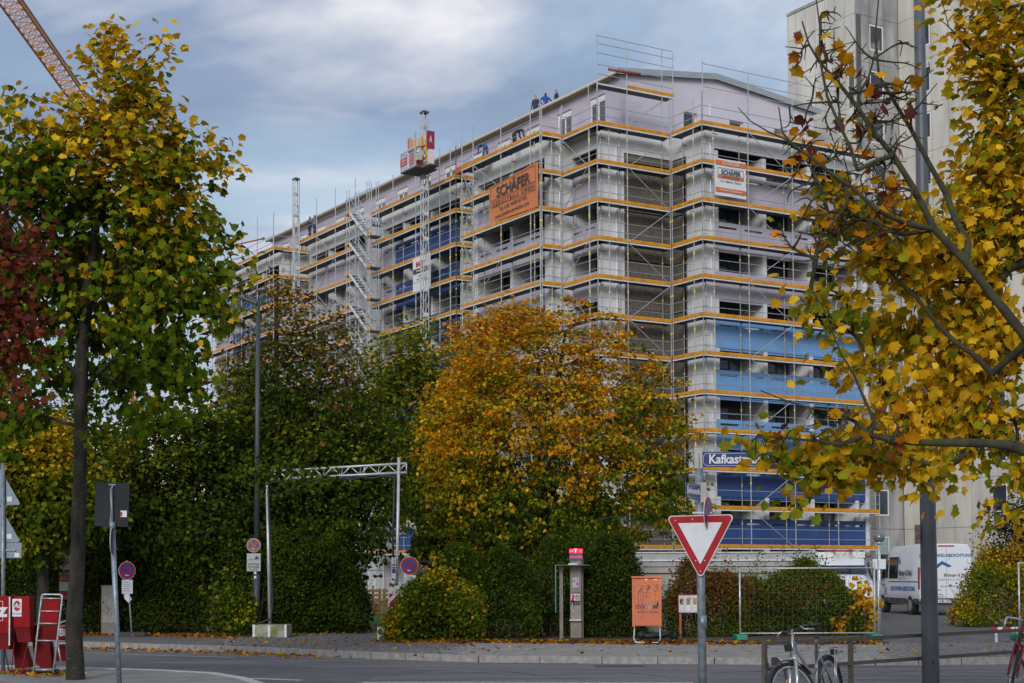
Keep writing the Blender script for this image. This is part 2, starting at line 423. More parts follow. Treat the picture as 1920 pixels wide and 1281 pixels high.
# long attic wall towards the street
ws = [69.0+3.35*k for k in range(14)]
am = MB(); cur = B0
for b in ws:
    p0, p1, q1 = off(0, cur)[1], off(0, b)[1], off(0, b+1.5)[1]
    am.box(x0, x0+.3, p0, p1, 25.03, 28.69); am.box(x0, x0+.3, p1, q1, 25.03, 26.33); am.box(x0, x0+.3, p1, q1, 28.06, 28.69); cur = b+1.5
am.box(x0, x0+.3, off(0, cur)[1], y1, 25.03, 28.69)
am.box(x0, x1, y1-.3, y1, 25.03, 28.69)
am.obj('attic_wall', LILAC, bld)
for b in ws:
    window('attic', bld, T3(x0+.14, off(0, b+1.5)[1], 26.35) @ Matrix.Rotation(R(-90), 4, 'Z'))
# roof with ridge, verge sheet and gutter
rf = MB(); ov = .35
for xa, za, xb, zb in ((x0-ov, zE-.02, xr, zR), (xr, zR, x1+ov, zE-.02)):
    rf.add([(xa, y0-.25, za), (xb, y0-.25, zb), (xb, y1+.3, zb), (xa, y1+.3, za), (xa, y0-.25, za+.16), (xb, y0-.25, zb+.16), (xb, y1+.3, zb+.16), (xa, y1+.3, za+.16)],
           [(0, 3, 2, 1), (4, 5, 6, 7), (0, 1, 5, 4), (1, 2, 6, 5), (2, 3, 7, 6), (3, 0, 4, 7)])
roof = rf.obj('roof', ROOFM, bld)
vg = MB()
for xa, za, xb, zb in ((x0-ov-.02, zE, xr, zR), (xr, zR, x1+ov, zE)):
    vg.add([(xa, y0-.29, za-.14), (xb, y0-.29, zb-.14), (xb, y0-.29, zb+.2), (xa, y0-.29, za+.2), (xa, y0-.255, za-.14), (xb, y0-.255, zb-.14), (xb, y0-.255, zb+.2), (xa, y0-.255, za+.2)],
           [(0, 1, 2, 3), (7, 6, 5, 4), (3, 2, 6, 7), (0, 4, 5, 1)])
vg.obj('verge_sheet', ROOFM, roof)
MB().tube((x0-ov-.08, y0-.2, zE-.03), (x0-ov-.08, y1+.3, zE-.03), .09, n=8).obj('gutter', GUT, roof, True)
MB().box(x0-ov, x0-.01, y0, y1, zE-.12, zE-.05).obj('eaves_board', mat('ochre_eaves_board', (.35, .28, .12), .8), roof)
# ground floor plinth
wall('plinth', mat('plinth_grey', (.3, .3, .3), .9), 50.75, 62.35, 63.65, 64.0, -.2, 1.35)
# ================================================================ concrete tower behind
def tower_local(T, Fm, L_, cols, winx, z0, z1, m, dark=()):
    """panels with recessed joints, windows at winx on each floor"""
    H_ = 2.75; fl = []
    z = z1
    rows = []
    if z > 34.5: rows.append((34.5, z)); z = 34.5
    while z > z0+.01: rows.append((max(z-H_, z0), z)); z -= H_
    MB().box(0, L_, .1, .5, z0, z1).obj('tower_wall', mat('joint_grey', (.10, .10, .10), .9), T).matrix_basis = Fm
    wcol = L_/cols; Ms = {}
    wk = {int(x/wcol) for x in winx}
    for (a, b) in rows:
        for k in range(cols):
            xx0, xx1 = k*wcol+.026, (k+1)*wcol-.026; dy = rw.uniform(-.006, .006)
            if k in wk and b-a > 2.5:
                zz0, zz1 = a+.75, a+2.35
                pc = MB().box(xx0, xx1, dy, .1, a+.012, zz0).box(xx0, xx1, dy, .1, zz1, b-.012)
                ww = 1.17
                mid = (xx0+xx1)/2; pc.box(xx0, mid-ww/2, dy, .1, zz0, zz1); pc.box(mid+ww/2, xx1, dy, .1, zz0, zz1)
                PN.append((T, pc, m, Fm))
                window('tower', T, Fm @ T3(mid-.575, .06, zz0+.02))
                if rw.random() < .2:
                    link('curtain', MB().box(-.45, .45, -.005, .005, rw.uniform(.3, .9), 1.45).mesh('curtain', rw.choice([CURT, CURT, CURT, mat('magenta_blind', (.25, .02, .08), .8), mat('mint_blind', (.28, .42, .38), .8)])), T, Fm @ T3(mid, .045, zz0+.02))
            else:
                PN.append((T, MB().box(xx0, xx1, dy, .1, a+.012, b-.012), m, Fm))
PN = []
T1 = (20.2, 89.6)
def inv(X, Y): return (.854*X+.52*Y, -.52*X+.854*Y)
ta, tb = inv(*T1)
tw = thing('tower_block', 'tall concrete panel tower block behind the scaffolded building', 'building', Wp(ta, tb), TH)
TZ = 33.0+1.65-1.15
# left-looking face
FL = T3(0, 5.9, 0) @ Matrix.Rotation(R(-90), 4, 'Z')
tower_local(tw, FL, 5.9, 7, [], 8, 36.1, CONC)
tower_local(tw, T3(0, 0, 0), 3.48, 3, [1.6], .2, 36.1, CONCD)
FL2 = T3(3.5, 0, 0) @ Matrix.Rotation(R(-90), 4, 'Z')
tower_local(tw, FL2, 15.6, 12, [2.0, 7.1, 12.4], 1.6, 38, CONC)
MB().box(3.6, 14, -15.5, 8, -.2, 1.58).obj('plinth', mat('plinth_grey', (.3, .3, .3), .9), tw)
MB().box(.12, 14, .12, 5.8, 8, 36.0).obj('core', CONCD, tw)
MB().box(3.9, 14, -15.5, 3, 1.6, 37.3).obj('core', CONCD, tw)
MB().box(-.05, 3.45, -.05, 5.9, 36.12, 36.3).obj('roof_edge', CONCD, tw)
PN.sort(key=lambda t: 0 if inview(matw(t[0]) @ t[3] @ Vector(t[1].v[0])) else 1)
rest = {}
for n_, (T, pc, m, Fm) in enumerate(PN):
    if n_ < 300: pc.obj('concrete_panel', m, T).matrix_basis = Fm
    else:
        b = rest.setdefault(m.name, MB()); b.add([Fm @ Vector(v) for v in pc.v], pc.f)
for k, b in rest.items():
    b.obj('concrete_panel_row', MATS[k], tw)['kind'] = 'stuff'
# ================================================================ scaffold
scf = thing('scaffold', 'galvanised scaffold with orange toe boards around the whole apartment building', 'scaffold', Wp(BA, BB), TH)
LV = [3+2*k for k in range(12)]      # deck levels
S_std, S_rail, S_toe, S_deck, S_edge, S_brace, S_mark, S_tr, S_cpl = [], [], [], [], [], [], [], [], []
WD = .73
def run(p, d, nrm, bays, levels=LV, top=26.2, bottom=0., braces=(), skip_first=False, extra=None, phase=0):
    """p start (a,b); d direction; nrm points to the building; bays lengths"""
    p = Vector(off(*p)); d = Vector(d); nrm = Vector(nrm); s = 0; pts = [0]
    for b in bays: s += b; pts.append(s)
    def P3(s, o, z): q = p+d*s+nrm*o; return Vector((q.x, q.y, z))
    for i, s in enumerate(pts):
        if i == 0 and skip_first: continue
        tp = top+rw.uniform(0, .5)+ (extra or {}).get(i, 0)
        S_std.append(Mtube(P3(s, 0, bottom), P3(s, 0, tp), .030))
        S_std.append(Mtube(P3(s, WD, bottom), P3(s, WD, levels[-1]-.2), .024))
        for z in levels:
            S_tr.append(Mtube(P3(s, 0, z-.05), P3(s, WD, z-.05), .03))
            S_mark.append(Mtube(P3(s, 0, z-.62), P3(s, 0, z-.54), .040))
            S_mark.append(Mtube(P3(s, WD, z-.72), P3(s, WD, z-.64), .036))
            if rw.random() < .25: S_cpl.append(Mtube(P3(s, WD-.05, z-.4), P3(s, WD+.3, z-.4), .025))
    ang = math.atan2(d.y, d.x)
    for k, bl in enumerate(bays):
        s0, s1 = pts[k], pts[k+1]
        for li, z in enumerate(levels):
            c = P3((s0+s1)/2, WD/2, z); R_ = Matrix.Rotation(ang, 4, 'Z')
            for q in (-.17, .17):
                cc_ = P3((s0+s1)/2, WD/2+q, z); S_deck.append(Matrix.Translation(cc_) @ R_ @ Matrix.Diagonal((bl-.03, .32, .07, 1)))
            e = P3((s0+s1)/2, -.03, z-.035); S_edge.append(Matrix.Translation(e) @ R_ @ Matrix.Diagonal((bl-.02, .03, .07, 1)))
            t = P3((s0+s1)/2, -.03, z+.11); S_toe.append((Matrix.Translation(t) @ R_ @ Matrix.Diagonal((bl-.03, .03, .175, 1))))
            for h in (.5, 1.0): S_rail.append(Mtube(P3(s0, .03, z+h), P3(s1, .03, z+h), .019))
            if k in braces and li < len(levels)-1:
                if (li+phase) % 2: S_brace.append(Mtube(P3(s0, -.04, z), P3(s1, -.04, z+2), .022))
                else: S_brace.append(Mtube(P3(s1, -.04, z), P3(s0, -.04, z+2), .022))
        for li, z in enumerate(levels[:1]):
            pass
        S_rail.append(Mtube(P3(s0, .03, 1.6), P3(s1, .03, 1.6), .019))
E1, E2 = (1, 0), (0, 1)
run((49.8, 62.7), E1, E2, [3.07, 3.07, 3.07, 3.07], braces=(1,), top=26.5)
run((49.8, 65.27), (0, -1), E1, [2.57-.73, .73], braces=(), top=26.3, skip_first=False)
run((45.15, 65.5), E1, E2, [1.9, 2.8], braces=(1,), top=27.4, phase=1, extra={0: 0, 1: 0})
run((45.15, 68.85), (0, -1), E1, [2.57, .78], braces=(0,), top=26.8)
run((43.7, 68.6), E1, E2, [1.2], top=26.2)
run((43.6, 77.0), (0, -1), E1, [1.3, 3.07, 3.07, .96], braces=(0, 1), top=27.4, extra={0: .4, 3: .8})
run((44.1, 89.8), (0, -1), E1, [3.07, 3.07, 3.07, 1.3, .69], braces=(0,), top=26.9)
run((44.1, 78.6), E1, E2, [1.09], top=26.4)
run((43.5, 100.2), (0, -1), E1, [3.07, 3.07, 3.07], braces=(1,), top=27.2)
run((42.6, 102.6), E1, E2, [1.57, 1.57], top=27.0)
run((42.6, 117.9), (0, -1), E1, [3.07]*5, braces=(1, 3), top=27.6)
# extra lift over the windowless end
def lift(a0, a1, b, z, tops):
    xa, y = off(a0, b); xb = off(a1, b)[0]
    xm = xa+1.9
    for q in (0, .32):
        S_deck.append(Mbox(xa, xb, y+q+.02, y+q+.34, z-.035, z+.035))
    S_edge.append(Mbox(xa, xb, y-.045, y-.02, z-.07, z+.01))
    S_toe.append(Mbox(xm, xb, y-.045, y-.015, z+.03, z+.2))
    for h in (.5, 1.0, 1.6, 2.1, 2.5):
        S_rail.append(Mtube((xa, y, z+h), (xb, y, z+h), .02))
    for x_, t in ((xa+.02, tops+.25), (xm, tops+.15), (xb-.75, tops+.1), (xb-.02, tops)):
        S_std.append(Mtube((x_, y, 25), (x_, y, t), .028))
    for x_ in (xm, xb-.75):
        S_brace.append(Mtube((x_+(2.4 if x_ < xb-1 else 0), y-.03, z-.3), (xm, y-.03, z-1.9), .022))
lift(45.15, 50.1, 65.5, 27.15, 29.5)
# sloping handrail up the eaves line and on the end gable
x0_, y_ = off(49.9, 62.75)
for h in (27.0, 27.6, 28.2): S_rail.append(Mtube((x0_, y_, h), (x0_+12.2, y_, h), .019))
for k, t in enumerate((28.4, 28.2, 28.2, 28.2)): S_std.append(Mtube((x0_+3.07*k, y_, 25), (x0_+3.07*k, y_, t), .028))
ub, ut = unitbox(), unittube()
toe = MB()      # ribbed board: three proud strips on a flat back
for z0, z1, y0t, y1t in ((-.5, -.36, -.5, .3), (-.36, -.2, -.1, .3), (-.2, -.06, -.5, .3), (-.06, .14, -.1, .3), (.14, .5, -.5, .3)): toe.box(-.5, .5, y0t, y1t, z0, z1)
SX, SY = 0, 0
pieces('standard', ut, S_std, GALV, scf)
pieces('toe_board', toe, S_toe, ORANGE, scf)
pieces('deck', ub, S_deck, STEELD, scf)
pieces('deck_edge', ub, S_edge, EDGE, scf)
pieces('guardrail', ut, S_rail, GALV, scf)
pieces('brace', ut, S_brace, GALV, scf)
pieces('transom', ut, S_tr, STEELD, scf)
pieces('marker_band', ut, S_mark, YELL, scf, cap=0)
pieces('coupler', ut, S_cpl, RUST, scf, cap=0)
# side brackets (swing gates) at the corners
gt = MB(); 
for z in LV:
    for (a, b) in ((44.3, 68.55), (49.75, 62.6)):
        x, y = off(a, b); xx = x
        gt.path([(xx, y, z+1.05), (xx, y, z+.45), (xx+.5, y, z+.4), (xx+.5, y, z+1.05)], .018, 6)
gt.obj('swing_gate', GALV, scf)['kind'] = 'stuff'
# ================================================================ scaffold stair tower (white aluminium flights)
SB_ = (.854*42.7+.0921*.52*42.7)/(.52-.0921*.854)
st = thing('stair_tower', 'zigzag white aluminium scaffold stair in front of the long facade', 'scaffold stair', Wp(42.7, SB_), TH)
ALU = mat('white_aluminium', (.66, .68, .70), .4, metal=.3, var=.1)
frames = MB()
for yy in (0, .35, 2.9, 3.3):
    for xx in (0, .65): frames.tube((xx, yy, 0), (xx, yy, 26.6), .027, n=6)
frames.obj('frame', GALV, st)
fl, hr, stp, pf = MB(), MB(), [], []
fb = MB()
fb.add([(0, 0, 0), (.04, 0, 0), (.04, 2.55, 2), (0, 2.55, 2), (0, 0, .2), (.04, 0, .2), (.04, 2.55, 2.2), (0, 2.55, 2.2)], [(0, 3, 2, 1), (4, 5, 6, 7), (0, 1, 5, 4), (1, 2, 6, 5), (2, 3, 7, 6), (3, 0, 4, 7)])
sm = MB()
for k in range(1, 9): sm.box(.04, .58, 2.55*k/9-.1, 2.55*k/9+.1, 2*k/9+.04, 2*k/9+.08)
hm = MB(); hm.tube((0, 0, 1.05), (0, 2.55, 3.05), .02, n=6).tube((0, 0, .6), (0, 2.55, 2.6), .016, n=6).tube((0, 0, .1), (0, 0, 1.05), .02, n=6).tube((0, 2.55, 2.1), (0, 2.55, 3.05), .02, n=6)
for z in LV[:-1]:
    for xx in (0, .6): link('stringer', UNIT.setdefault('fb', fb.mesh('stringer', ALU)), st, T3(xx, .4, z))
    link('steps', UNIT.setdefault('sm', sm.mesh('steps', ALU)), st, T3(0, .4, z))
    for xx in (0, .64): link('handrail', UNIT.setdefault('hm', hm.mesh('handrail', GALV)), st, T3(xx, .4, z))
    for dz_, ya_, yb_ in ((2, 2.9, 3.5), (0, -.3, .4)): link('landing', UNIT.setdefault('lm%g' % ya_, MB().box(0, .65, ya_, yb_, -.04, .04).mesh('landing', STEELD)), st, T3(0, 0, z+dz_))
    for dz_, ya_, yb_ in ((2, 2.9, 3.5), (0, -.3, .4)): link('toe_board', UNIT.setdefault('tm%g' % ya_, MB().box(-.05, -.02, ya_, yb_, .05, .2).mesh('toe_board', ORANGE)), st, T3(0, 0, z+dz_))
for z in LV:
    for h in (.5, 1.0):
        link('guardrail', UNIT.setdefault('gr', MB().tube((-.03, -.3, 0), (-.03, 3.5, 0), .018, n=6).mesh('guardrail', GALV)), st, T3(0, 0, z+h))
# ================================================================ hoists
def mast(a, b, h, label, taper=True, wd=.34):
    t = thing('hoist_mast', label, 'hoist mast', Wp(a, b), TH)
    m1 = MB()
    for xx in (0, wd):
        for yy in (0, wd): m1.tube((xx, yy, 0), (xx, yy, h), .035, n=6)
    m1.obj('chord', GALV, t)
    lad = MB()
    for xx, yy in ((0, 0),):
        lad.tube((0, 0, 0), (wd, 0, 0), .018, n=5).tube((0, 0, 0), (0, wd, 0), .018, n=5).tube((wd, 0, 0), (wd, wd, 0), .018, n=5).tube((0, wd, 0), (wd, wd, 0), .018, n=5)
        lad.tube((0, 0, 0), (0, wd, .75), .014, n=5).tube((0, 0, 0), (wd, 0, .75), .014, n=5)
    plate = MB().box(0, wd, -.01, .01, -.04, .2)
    k = 0; z = .4
    rm, pm = lad.mesh('lacing', GALV), plate.mesh('tie_plate', EDGE)
    while z < h-.5:
        link('lacing', rm, t, T3(0, 0, z)); 
        if z > h-9 or k % 2 == 0: link('tie_plate', pm, t, T3(0, wd if k % 2 else 0, z))
        z += .75; k += 1
    MB().box(-.04, wd+.04, -.04, wd+.04, h-.02, h+.08).box(.05, wd-.05, .05, wd-.05, h+.08, h+.14).obj('mast_head', STEELD, t)
    return t
def solve_b(px, a, h=25):
    k = (px-960)/FPX; return (.854*a-k*.52*a)/(.52+k*.854)
B1 = solve_b(795, 42.65); B2 = solve_b(552, 42.6); B3 = solve_b(693, 42.7)
m1_ = mast(42.65, B1, 29.0, 'slim steel hoist mast carrying the red goods cage')
m2_ = mast(42.6, B2, 29.2, 'bare steel hoist mast without a cage, left of the stairs')
m2_['group'] = 'bare masts'; del m2_['group']
# cage on the first mast
cg = thing('hoist_cage', 'red and yellow builders hoist cage high on the steel mast', 'goods hoist', Wp(42.35, B1-.55, 25.35), TH); cg.scale = (.60, .60, .68)
CRED = mat('cage_red', (.50, .02, .03), .45); YO = mat('hoist_yellow', (.72, .36, .02), .5); CGR = mat('hoist_grey', (.42, .42, .36), .6)
MB().box(-1.3, 1.1, -.8, 2.3, 0, .12).obj('platform', STEELD, cg)
gb = MB()
for k in range(11): gb.box(-1.3, -1.26, -.75+.3*k, -.69+.3*k, .12, 1.7)
gb.box(-1.31, -1.25, -.8, 2.3, 1.66, 1.74).box(-1.31, -1.25, -.8, 2.3, .1, .2)
for k in range(8): gb.box(-1.25+.3*k, -1.2+.3*k, 2.26, 2.3, .12, 1.7)
gb.box(-1.3, 1.1, 2.26, 2.31, 1.66, 1.74)
gb.obj('railing', GALV, cg)
sg = MB().box(-1.36, -1.32, .9, 2.25, .55, 1.2).obj('sign', CRED, cg)
text('GERÜSTBAU', .2, FRAMEW, cg, T3(-1.365, 1.58, .98) @ Matrix.Rotation(R(-90), 4, 'Z'), sx=.9)
text('SCHÄFER', .2, FRAMEW, cg, T3(-1.365, 1.58, .72) @ Matrix.Rotation(R(-90), 4, 'Z'), sx=.9)
MB().box(-1.3, -1.2, -.85, -.6, .12, 3.0).box(-1.2, -1.1, .6, .72, .12, 2.9).obj('post', GALV, cg)
MB().box(-1.25, -.5, -.6, .5, .12, 1.35).obj('gate_panel', CRED, cg)
MB().box(-.5, -.4, -.6, .8, 1.95, 2.7).box(-1.1, -.5, .7, .8, 1.95, 2.7).obj('drive_cover', YO, cg)
MB().box(-.53, -.51, -.35, .55, 2.05, 2.6).obj('notice', EDGE, cg)
MB().box(-1.0, -.9, .9, 1.35, 1.9, 2.9).obj('guard', CRED, cg)
mot = MB(); mot.tube((-1.0, -.3, 1.75), (-1.0, .95, 1.75), .22, n=12).tube((-.6, -.9, 1.3), (-.6, -.2, 1.3), .2, n=12).box(-1.25, -.8, -1.3, -.6, .55, 1.15)
mot.obj('motor', CGR, cg)
MB().box(-.25, -.1, -1.15, -1.0, .5, 2.9).box(-.25, -.1, -.2, -.05, .4, 2.9).box(-.25, 0, -1.15, 0, .9, 1.02).box(-.25, 0, -1.15, 0, 2.0, 2.1).obj('carriage', YO, cg)
MB().box(-.35, .5, -1.40, -1.35, 1.6, 3.15).obj('end_gate', mat('maroon_banner', (.26, .015, .05), .6), cg)
text('A', .9, FRAMEW, cg, T3(.08, -1.41, 2.4), sx=.5)
MB().box(-.1, .5, -1.32, -1.0, .1, 1.5).obj('control_box', EDGE, cg)
MB().box(-.5, .5, -2.3, -.8, -.03, .1).obj('base_sill', STEELD, cg)
# ================================================================ banners
def cloth(name, label, p0, p1, z0, z1, m, waves=.05, z0b=None, z1b=None, rows=8, cols=22):
    """p0,p1 plan points (building frame), z0 bottom, z1 top; z..b the values at p1"""
    z0b = z0 if z0b is None else z0b; z1b = z1 if z1b is None else z1b
    A = Wp(*p0); B = Wp(*p1); d = (B-A); n = Vector((d.y, -d.x, 0)).normalized(); ang = math.atan2(d.y, d.x)
    t = thing(name, label, 'banner', (A.x, A.y, z0), ang)
    Lb = d.length; vs = []; 
    for j in range(rows+1):
        for i in range(cols+1):
            u, v = i/cols, j/rows
            zz = (z0+(z0b-z0)*u)*(1-v)+(z1+(z1b-z1)*u)*v-z0
            yw = waves*(math.sin(u*9+v*4)*.3+math.sin(u*31-v*9)*.35*max(0, u-.55)*2)
            vs.append((u*Lb, yw, zz))
    n1_ = cols+1
    mb = MB(); mb.add(vs+[(x_, y_+.012, z_) for x_, y_, z_ in vs], [(j*n1_+i, j*n1_+i+1, (j+1)*n1_+i+1, (j+1)*n1_+i) for j in range(rows) for i in range(cols)]+
            [((rows+1)*n1_+j*n1_+i, (rows+1)*n1_+(j+1)*n1_+i, (rows+1)*n1_+(j+1)*n1_+i+1, (rows+1)*n1_+j*n1_+i+1) for j in range(rows) for i in range(cols)])
    mb.obj('sheet', m, t, True); return t, Lb
ORB = mat('orange_mesh_cloth', (.60, .20, .075), .8, var=.08, nscale=3)
t, Lb = cloth('banner', 'orange scaffolding banner reading SCHÄFER GERÜSTBAU GMBH', (43.5, 73.75), (43.5, 68.62), 21.25, 23.25, ORB, .06, 21.15, 23.55)
def bt(s, sz, x_, z_, tt=None, m=PRINTK, **k): return text(s, sz, m, tt or t, T3(x_, -.06, z_) @ Matrix.Rotation(math.atan2(.3, 5.2)*.5, 4, 'Y').inverted(), ext=.004, **k)
bt('SCHÄFER', .80, 2.6, 1.55, sx=1.05, bold=.018)
bt('GERÜSTBAU GMBH', .36, 2.6, .98, sx=1.1, space=1.35)
bt('Tel. 0 82 94/99 87 970', .30, 2.6, .58, sx=1.05)
bt('www.schaefer-geruestbau.com', .27, 2.5, .24, sx=1.05)
fr = MB(); 
for (xa, za, xb, zb) in ((.2, 1.93, 4.9, 2.15), (.2, 1.14, 4.9, 1.26), (.2, .78, 4.9, .84)):
    fr.add([(xa, -.058, za), (xb, -.058, zb), (xb, -.058, zb+.03), (xa, -.058, za+.03)], [(0, 1, 2, 3)])
for xa, za, zb in ((.2, .78, 1.95), (4.88, .84, 2.17)): fr.add([(xa, -.058, za), (xa+.03, -.058, za), (xa+.03, -.058, zb), (xa, -.058, zb)], [(0, 1, 2, 3)])
fr.obj('printed_frame', PRINTK, t)
WB = mat('white_pvc_sheet', (.66, .68, .72), .5, var=.05)
t, Lb = cloth('banner', 'white banner with orange stripes reading SCHÄFER on the end facade', (50.5, 62.55), (52.6, 62.55), 21.35, 23.3, WB, .03)
OR2 = mat('banner_orange', (.62, .16, .045), .6)
for z0_, z1_ in ((1.62, 1.86), (.2, .42)): MB().box(.03, Lb-.03, -.042, -.038, z0_, z1_).obj('stripe', OR2, t)
MB().box(.2, Lb-.2, -.043, -.039, .93, 1.08).obj('stripe', OR2, t)
def wt(s, sz, z_, m=PRINTK, x_=None, tt=None, y_=-.05, **k): return text(s, sz, m, tt or t, T3(Lb/2 if x_ is None else x_, y_, z_), ext=.003, **k)
wt('DER STARKE PARTNER', .11, 1.79, FRAMEW); wt('FÜR SICHERE GERÜSTE', .11, 1.68, FRAMEW)
wt('SCHÄFER', .34, 1.24, bold=.008, sx=.92); wt('GERÜSTBAU GMBH', .12, 1.005, sx=1.1); wt('Ulm - Augsburg - München', .13, .78)
wt('www.schaefer-geruestbau.com', .125, .31, FRAMEW)
fr = MB()
for z_ in (1.1, 1.45): fr.box(.18, Lb-.18, -.044, -.04, z_-.01, z_+.01)
for x_ in (.18, Lb-.2): fr.box(x_, x_+.02, -.044, -.04, .93, 1.45)
fr.obj('printed_frame', PRINTK, t)
t, Lb = cloth('banner', 'white builders banner with red letters behind the hoist mast', (44.02, 83.9), (44.02, 81.6), 19.0, 21.1, WB, .03)
wt('BAUTRA', .42, 1.65, mat('banner_red', (.55, .02, .03), .6), shear=.2, sx=.85, bold=.01)
MB().box(.12, Lb-.1, -.045, -.04, 1.1, 1.38).obj('stripe', PRINTK, t)
wt('Bauträger GmbH', .17, 1.24, FRAMEW); wt('Tel. 089 / 43 70 81', .12, .9); wt('Neubau - Umbau - Sanierung', .1, .72)
MB().box(.12, Lb-.1, -.045, -.04, .56, .575).obj('stripe', MATS['banner_red'], t)
# ================================================================ ground, road, pavements
PZ = .12
def sheet(name, pts, z, m, kind='structure', label=None):
    b = MB(); b.add([(p[0], p[1], z) for p in pts], [tuple(range(len(pts)))]); o = b.obj(name, m)
    if o.data.polygons[0].normal.z < 0: o.data.flip_normals()
    o['kind'] = kind
    if label: o['label'] = label
    return o
ASPH = mat('worn_asphalt', (.165, .155, .16), .85, col2=(.10, .096, .10), nscale=1.1, stretch=(.22, 1.6, 1), bump=.5, bscale=160)
ASPHD = mat('newer_asphalt', (.095, .093, .10), .8, var=.15, nscale=1.4, bump=.5, bscale=160)
ASPHP = mat('pavement_asphalt', (.13, .12, .115), .9, var=.2, nscale=2, bump=.4, bscale=120)
EARTH = mat('bare_earth', (.075, .055, .035), .95, var=.4, nscale=2, bump=.8, bscale=30)
GRASSM = mat('lawn_green', (.09, .22, .02), .9, col2=(.06, .15, .015), nscale=6, bump=.8, bscale=60)
KERB = mat('granite_kerb', (.26, .25, .24), .85, var=.2, nscale=9, bump=.3, bscale=90)
SLAB = mat('concrete_slab', (.28, .265, .245), .9, col2=(.20, .19, .175), nscale=2.2, bump=.3, bscale=80)
SETT = mat('granite_sett', (.19, .185, .18), .8, col2=(.11, .105, .10), nscale=9)
PAINT = mat('road_paint', (.60, .60, .58), .7, col2=(.38, .38, .37), nscale=12)
sheet('ground', [(-900, -300), (900, -300), (900, 1500), (-900, 1500)], -.06, mat('distant_ground', (.07, .08, .045), .95, var=.3, nscale=.3))
kpx = [(-160, 1199), (0, 1200), (160, 1204), (320, 1209), (480, 1214), (700, 1224), (900, 1230), (1130, 1232), (1340, 1233.5), (1640, 1235), (1800, 1234), (2050, 1232)]
KP = [gp(x, y, PZ) for x, y in kpx]
road = sheet('road', [(-60, 3), (60, 3), (60, 60), (-60, 60)], 0, ASPH)
def behind(p, d): return (p[0]+.2*d, p[1]+.98*d)
# pavement strip
pv = sheet('pavement', [tuple(p[:2]) for p in KP]+[(KP[-1].x+40, KP[-1].y), (60, 50), (-60, 60), (-60, KP[0].y+6)], PZ-.012, ASPHP)
sheet('planted_ground', [tuple(gp(x, y, PZ)[:2]) for x, y in ((-300, 1182), (150, 1187), (480, 1195), (560, 1194), (555, 1180), (560, 1160), (-300, 1160))]+[(-40, 60)], PZ-.004, EARTH)
sheet('planted_ground', [tuple(gp(x, y, PZ)[:2]) for x, y in ((722, 1200), (900, 1204), (1100, 1205), (1300, 1207), (1650, 1204), (1640, 1170), (1250, 1160), (700, 1170))], PZ-.004, EARTH)
sheet('lawn', [tuple(gp(x, y, PZ)[:2]) for x, y in ((560, 1179), (740, 1179))]+[(12, 74), (-45, 95)], PZ-.006, GRASSM)
sheet('yard', [tuple(gp(x, y, PZ)[:2]) for x, y in ((1640, 1206), (2200, 1202))]+[(60, 62), (60, 84), (30, 84), (14, 74), (11, 50)], PZ-.008, mat('yard_asphalt', (.10, .095, .095), .9, var=.25, nscale=1, bump=.3))
# kerb stones
def kerb_y(x): return float(np.interp(x, [p.x for p in KP], [p.y for p in KP]))
kb, s_acc = [], []
for i in range(len(KP)-1):
    a, b = KP[i], KP[i+1]; d = b-a; n_ = max(1, round(d.length/1.0)); ang = math.atan2(d.y, d.x)
    for k in range(n_):
        c = a+d*((k+.5)/n_); low = .0 if 8.0 < c.x < 16 else 0
        kb.append(Matrix.Translation((c.x, c.y, PZ/2-.01-low)) @ Matrix.Rotation(ang, 4, 'Z') @ Matrix.Diagonal((d.length/n_-.015, .15, .16, 1)))
pieces('kerb_stone', unitbox(), kb, KERB, pv)
# paving slabs, kerb-parallel rows
K0 = gp(900, 1230, PZ); U = Vector((.98, -.2, 0)).normalized(); V = Vector((.2, .98, 0)).normalized(); angU = math.atan2(U.y, U.x)
sl_ = []
for r_ in range(11):
    for c in range(-3, 17):
        if r_ == 0 and c < -1: continue
        p = K0+U*((c+.5)*.5+(.25 if r_ % 2 else 0))+V*(.09+(r_+.5)*.5)
        q = proj(p)
        if q[0] > 1690 or q[1] < 1206 or p.y < kerb_y(p.x)+.34: continue
        sl_.append(Matrix.Translation((p.x, p.y, PZ-.04+rw.uniform(-.003, .003))) @ Matrix.Rotation(angU, 4, 'Z') @ Matrix.Diagonal((.488, .488, .08, 1)))
pieces('paving_slab', unitbox(), sl_, SLAB, pv)
# granite setts
def setts(px0, px1, y0, y1, seed):
    b = MB(); rr = random.Random(seed); p0 = gp(px0, y1, PZ); 
    for i in range(-70, 90):
        for j in range(0, 75):
            p = K0+U*(i*.115+rr.uniform(-.01, .01))+V*(.1+j*.115+rr.uniform(-.01, .01)); q = proj(p)
            if q and px0 < q[0] < px1 and y0 < q[1] < y1+3 and p.y > kerb_y(p.x)+.15:
                s = rr.uniform(.045, .052); h = PZ+rr.uniform(-.004, .008)
                a = angU+rr.uniform(-.15, .15); M = Matrix.Translation((p.x, p.y, h-.02)) @ Matrix.Rotation(a, 4, 'Z'); b.obox(M, 2*s, 2*s, .04)
    o = b.obj('cobble_setts', SETT, pv); o['kind'] = 'stuff'; return o
setts(425, 860, 1190, 1232, 1); 
K0_, K0 = K0, K0+U*8.5
setts(1660, 1935, 1205, 1233, 2); K0 = K0_
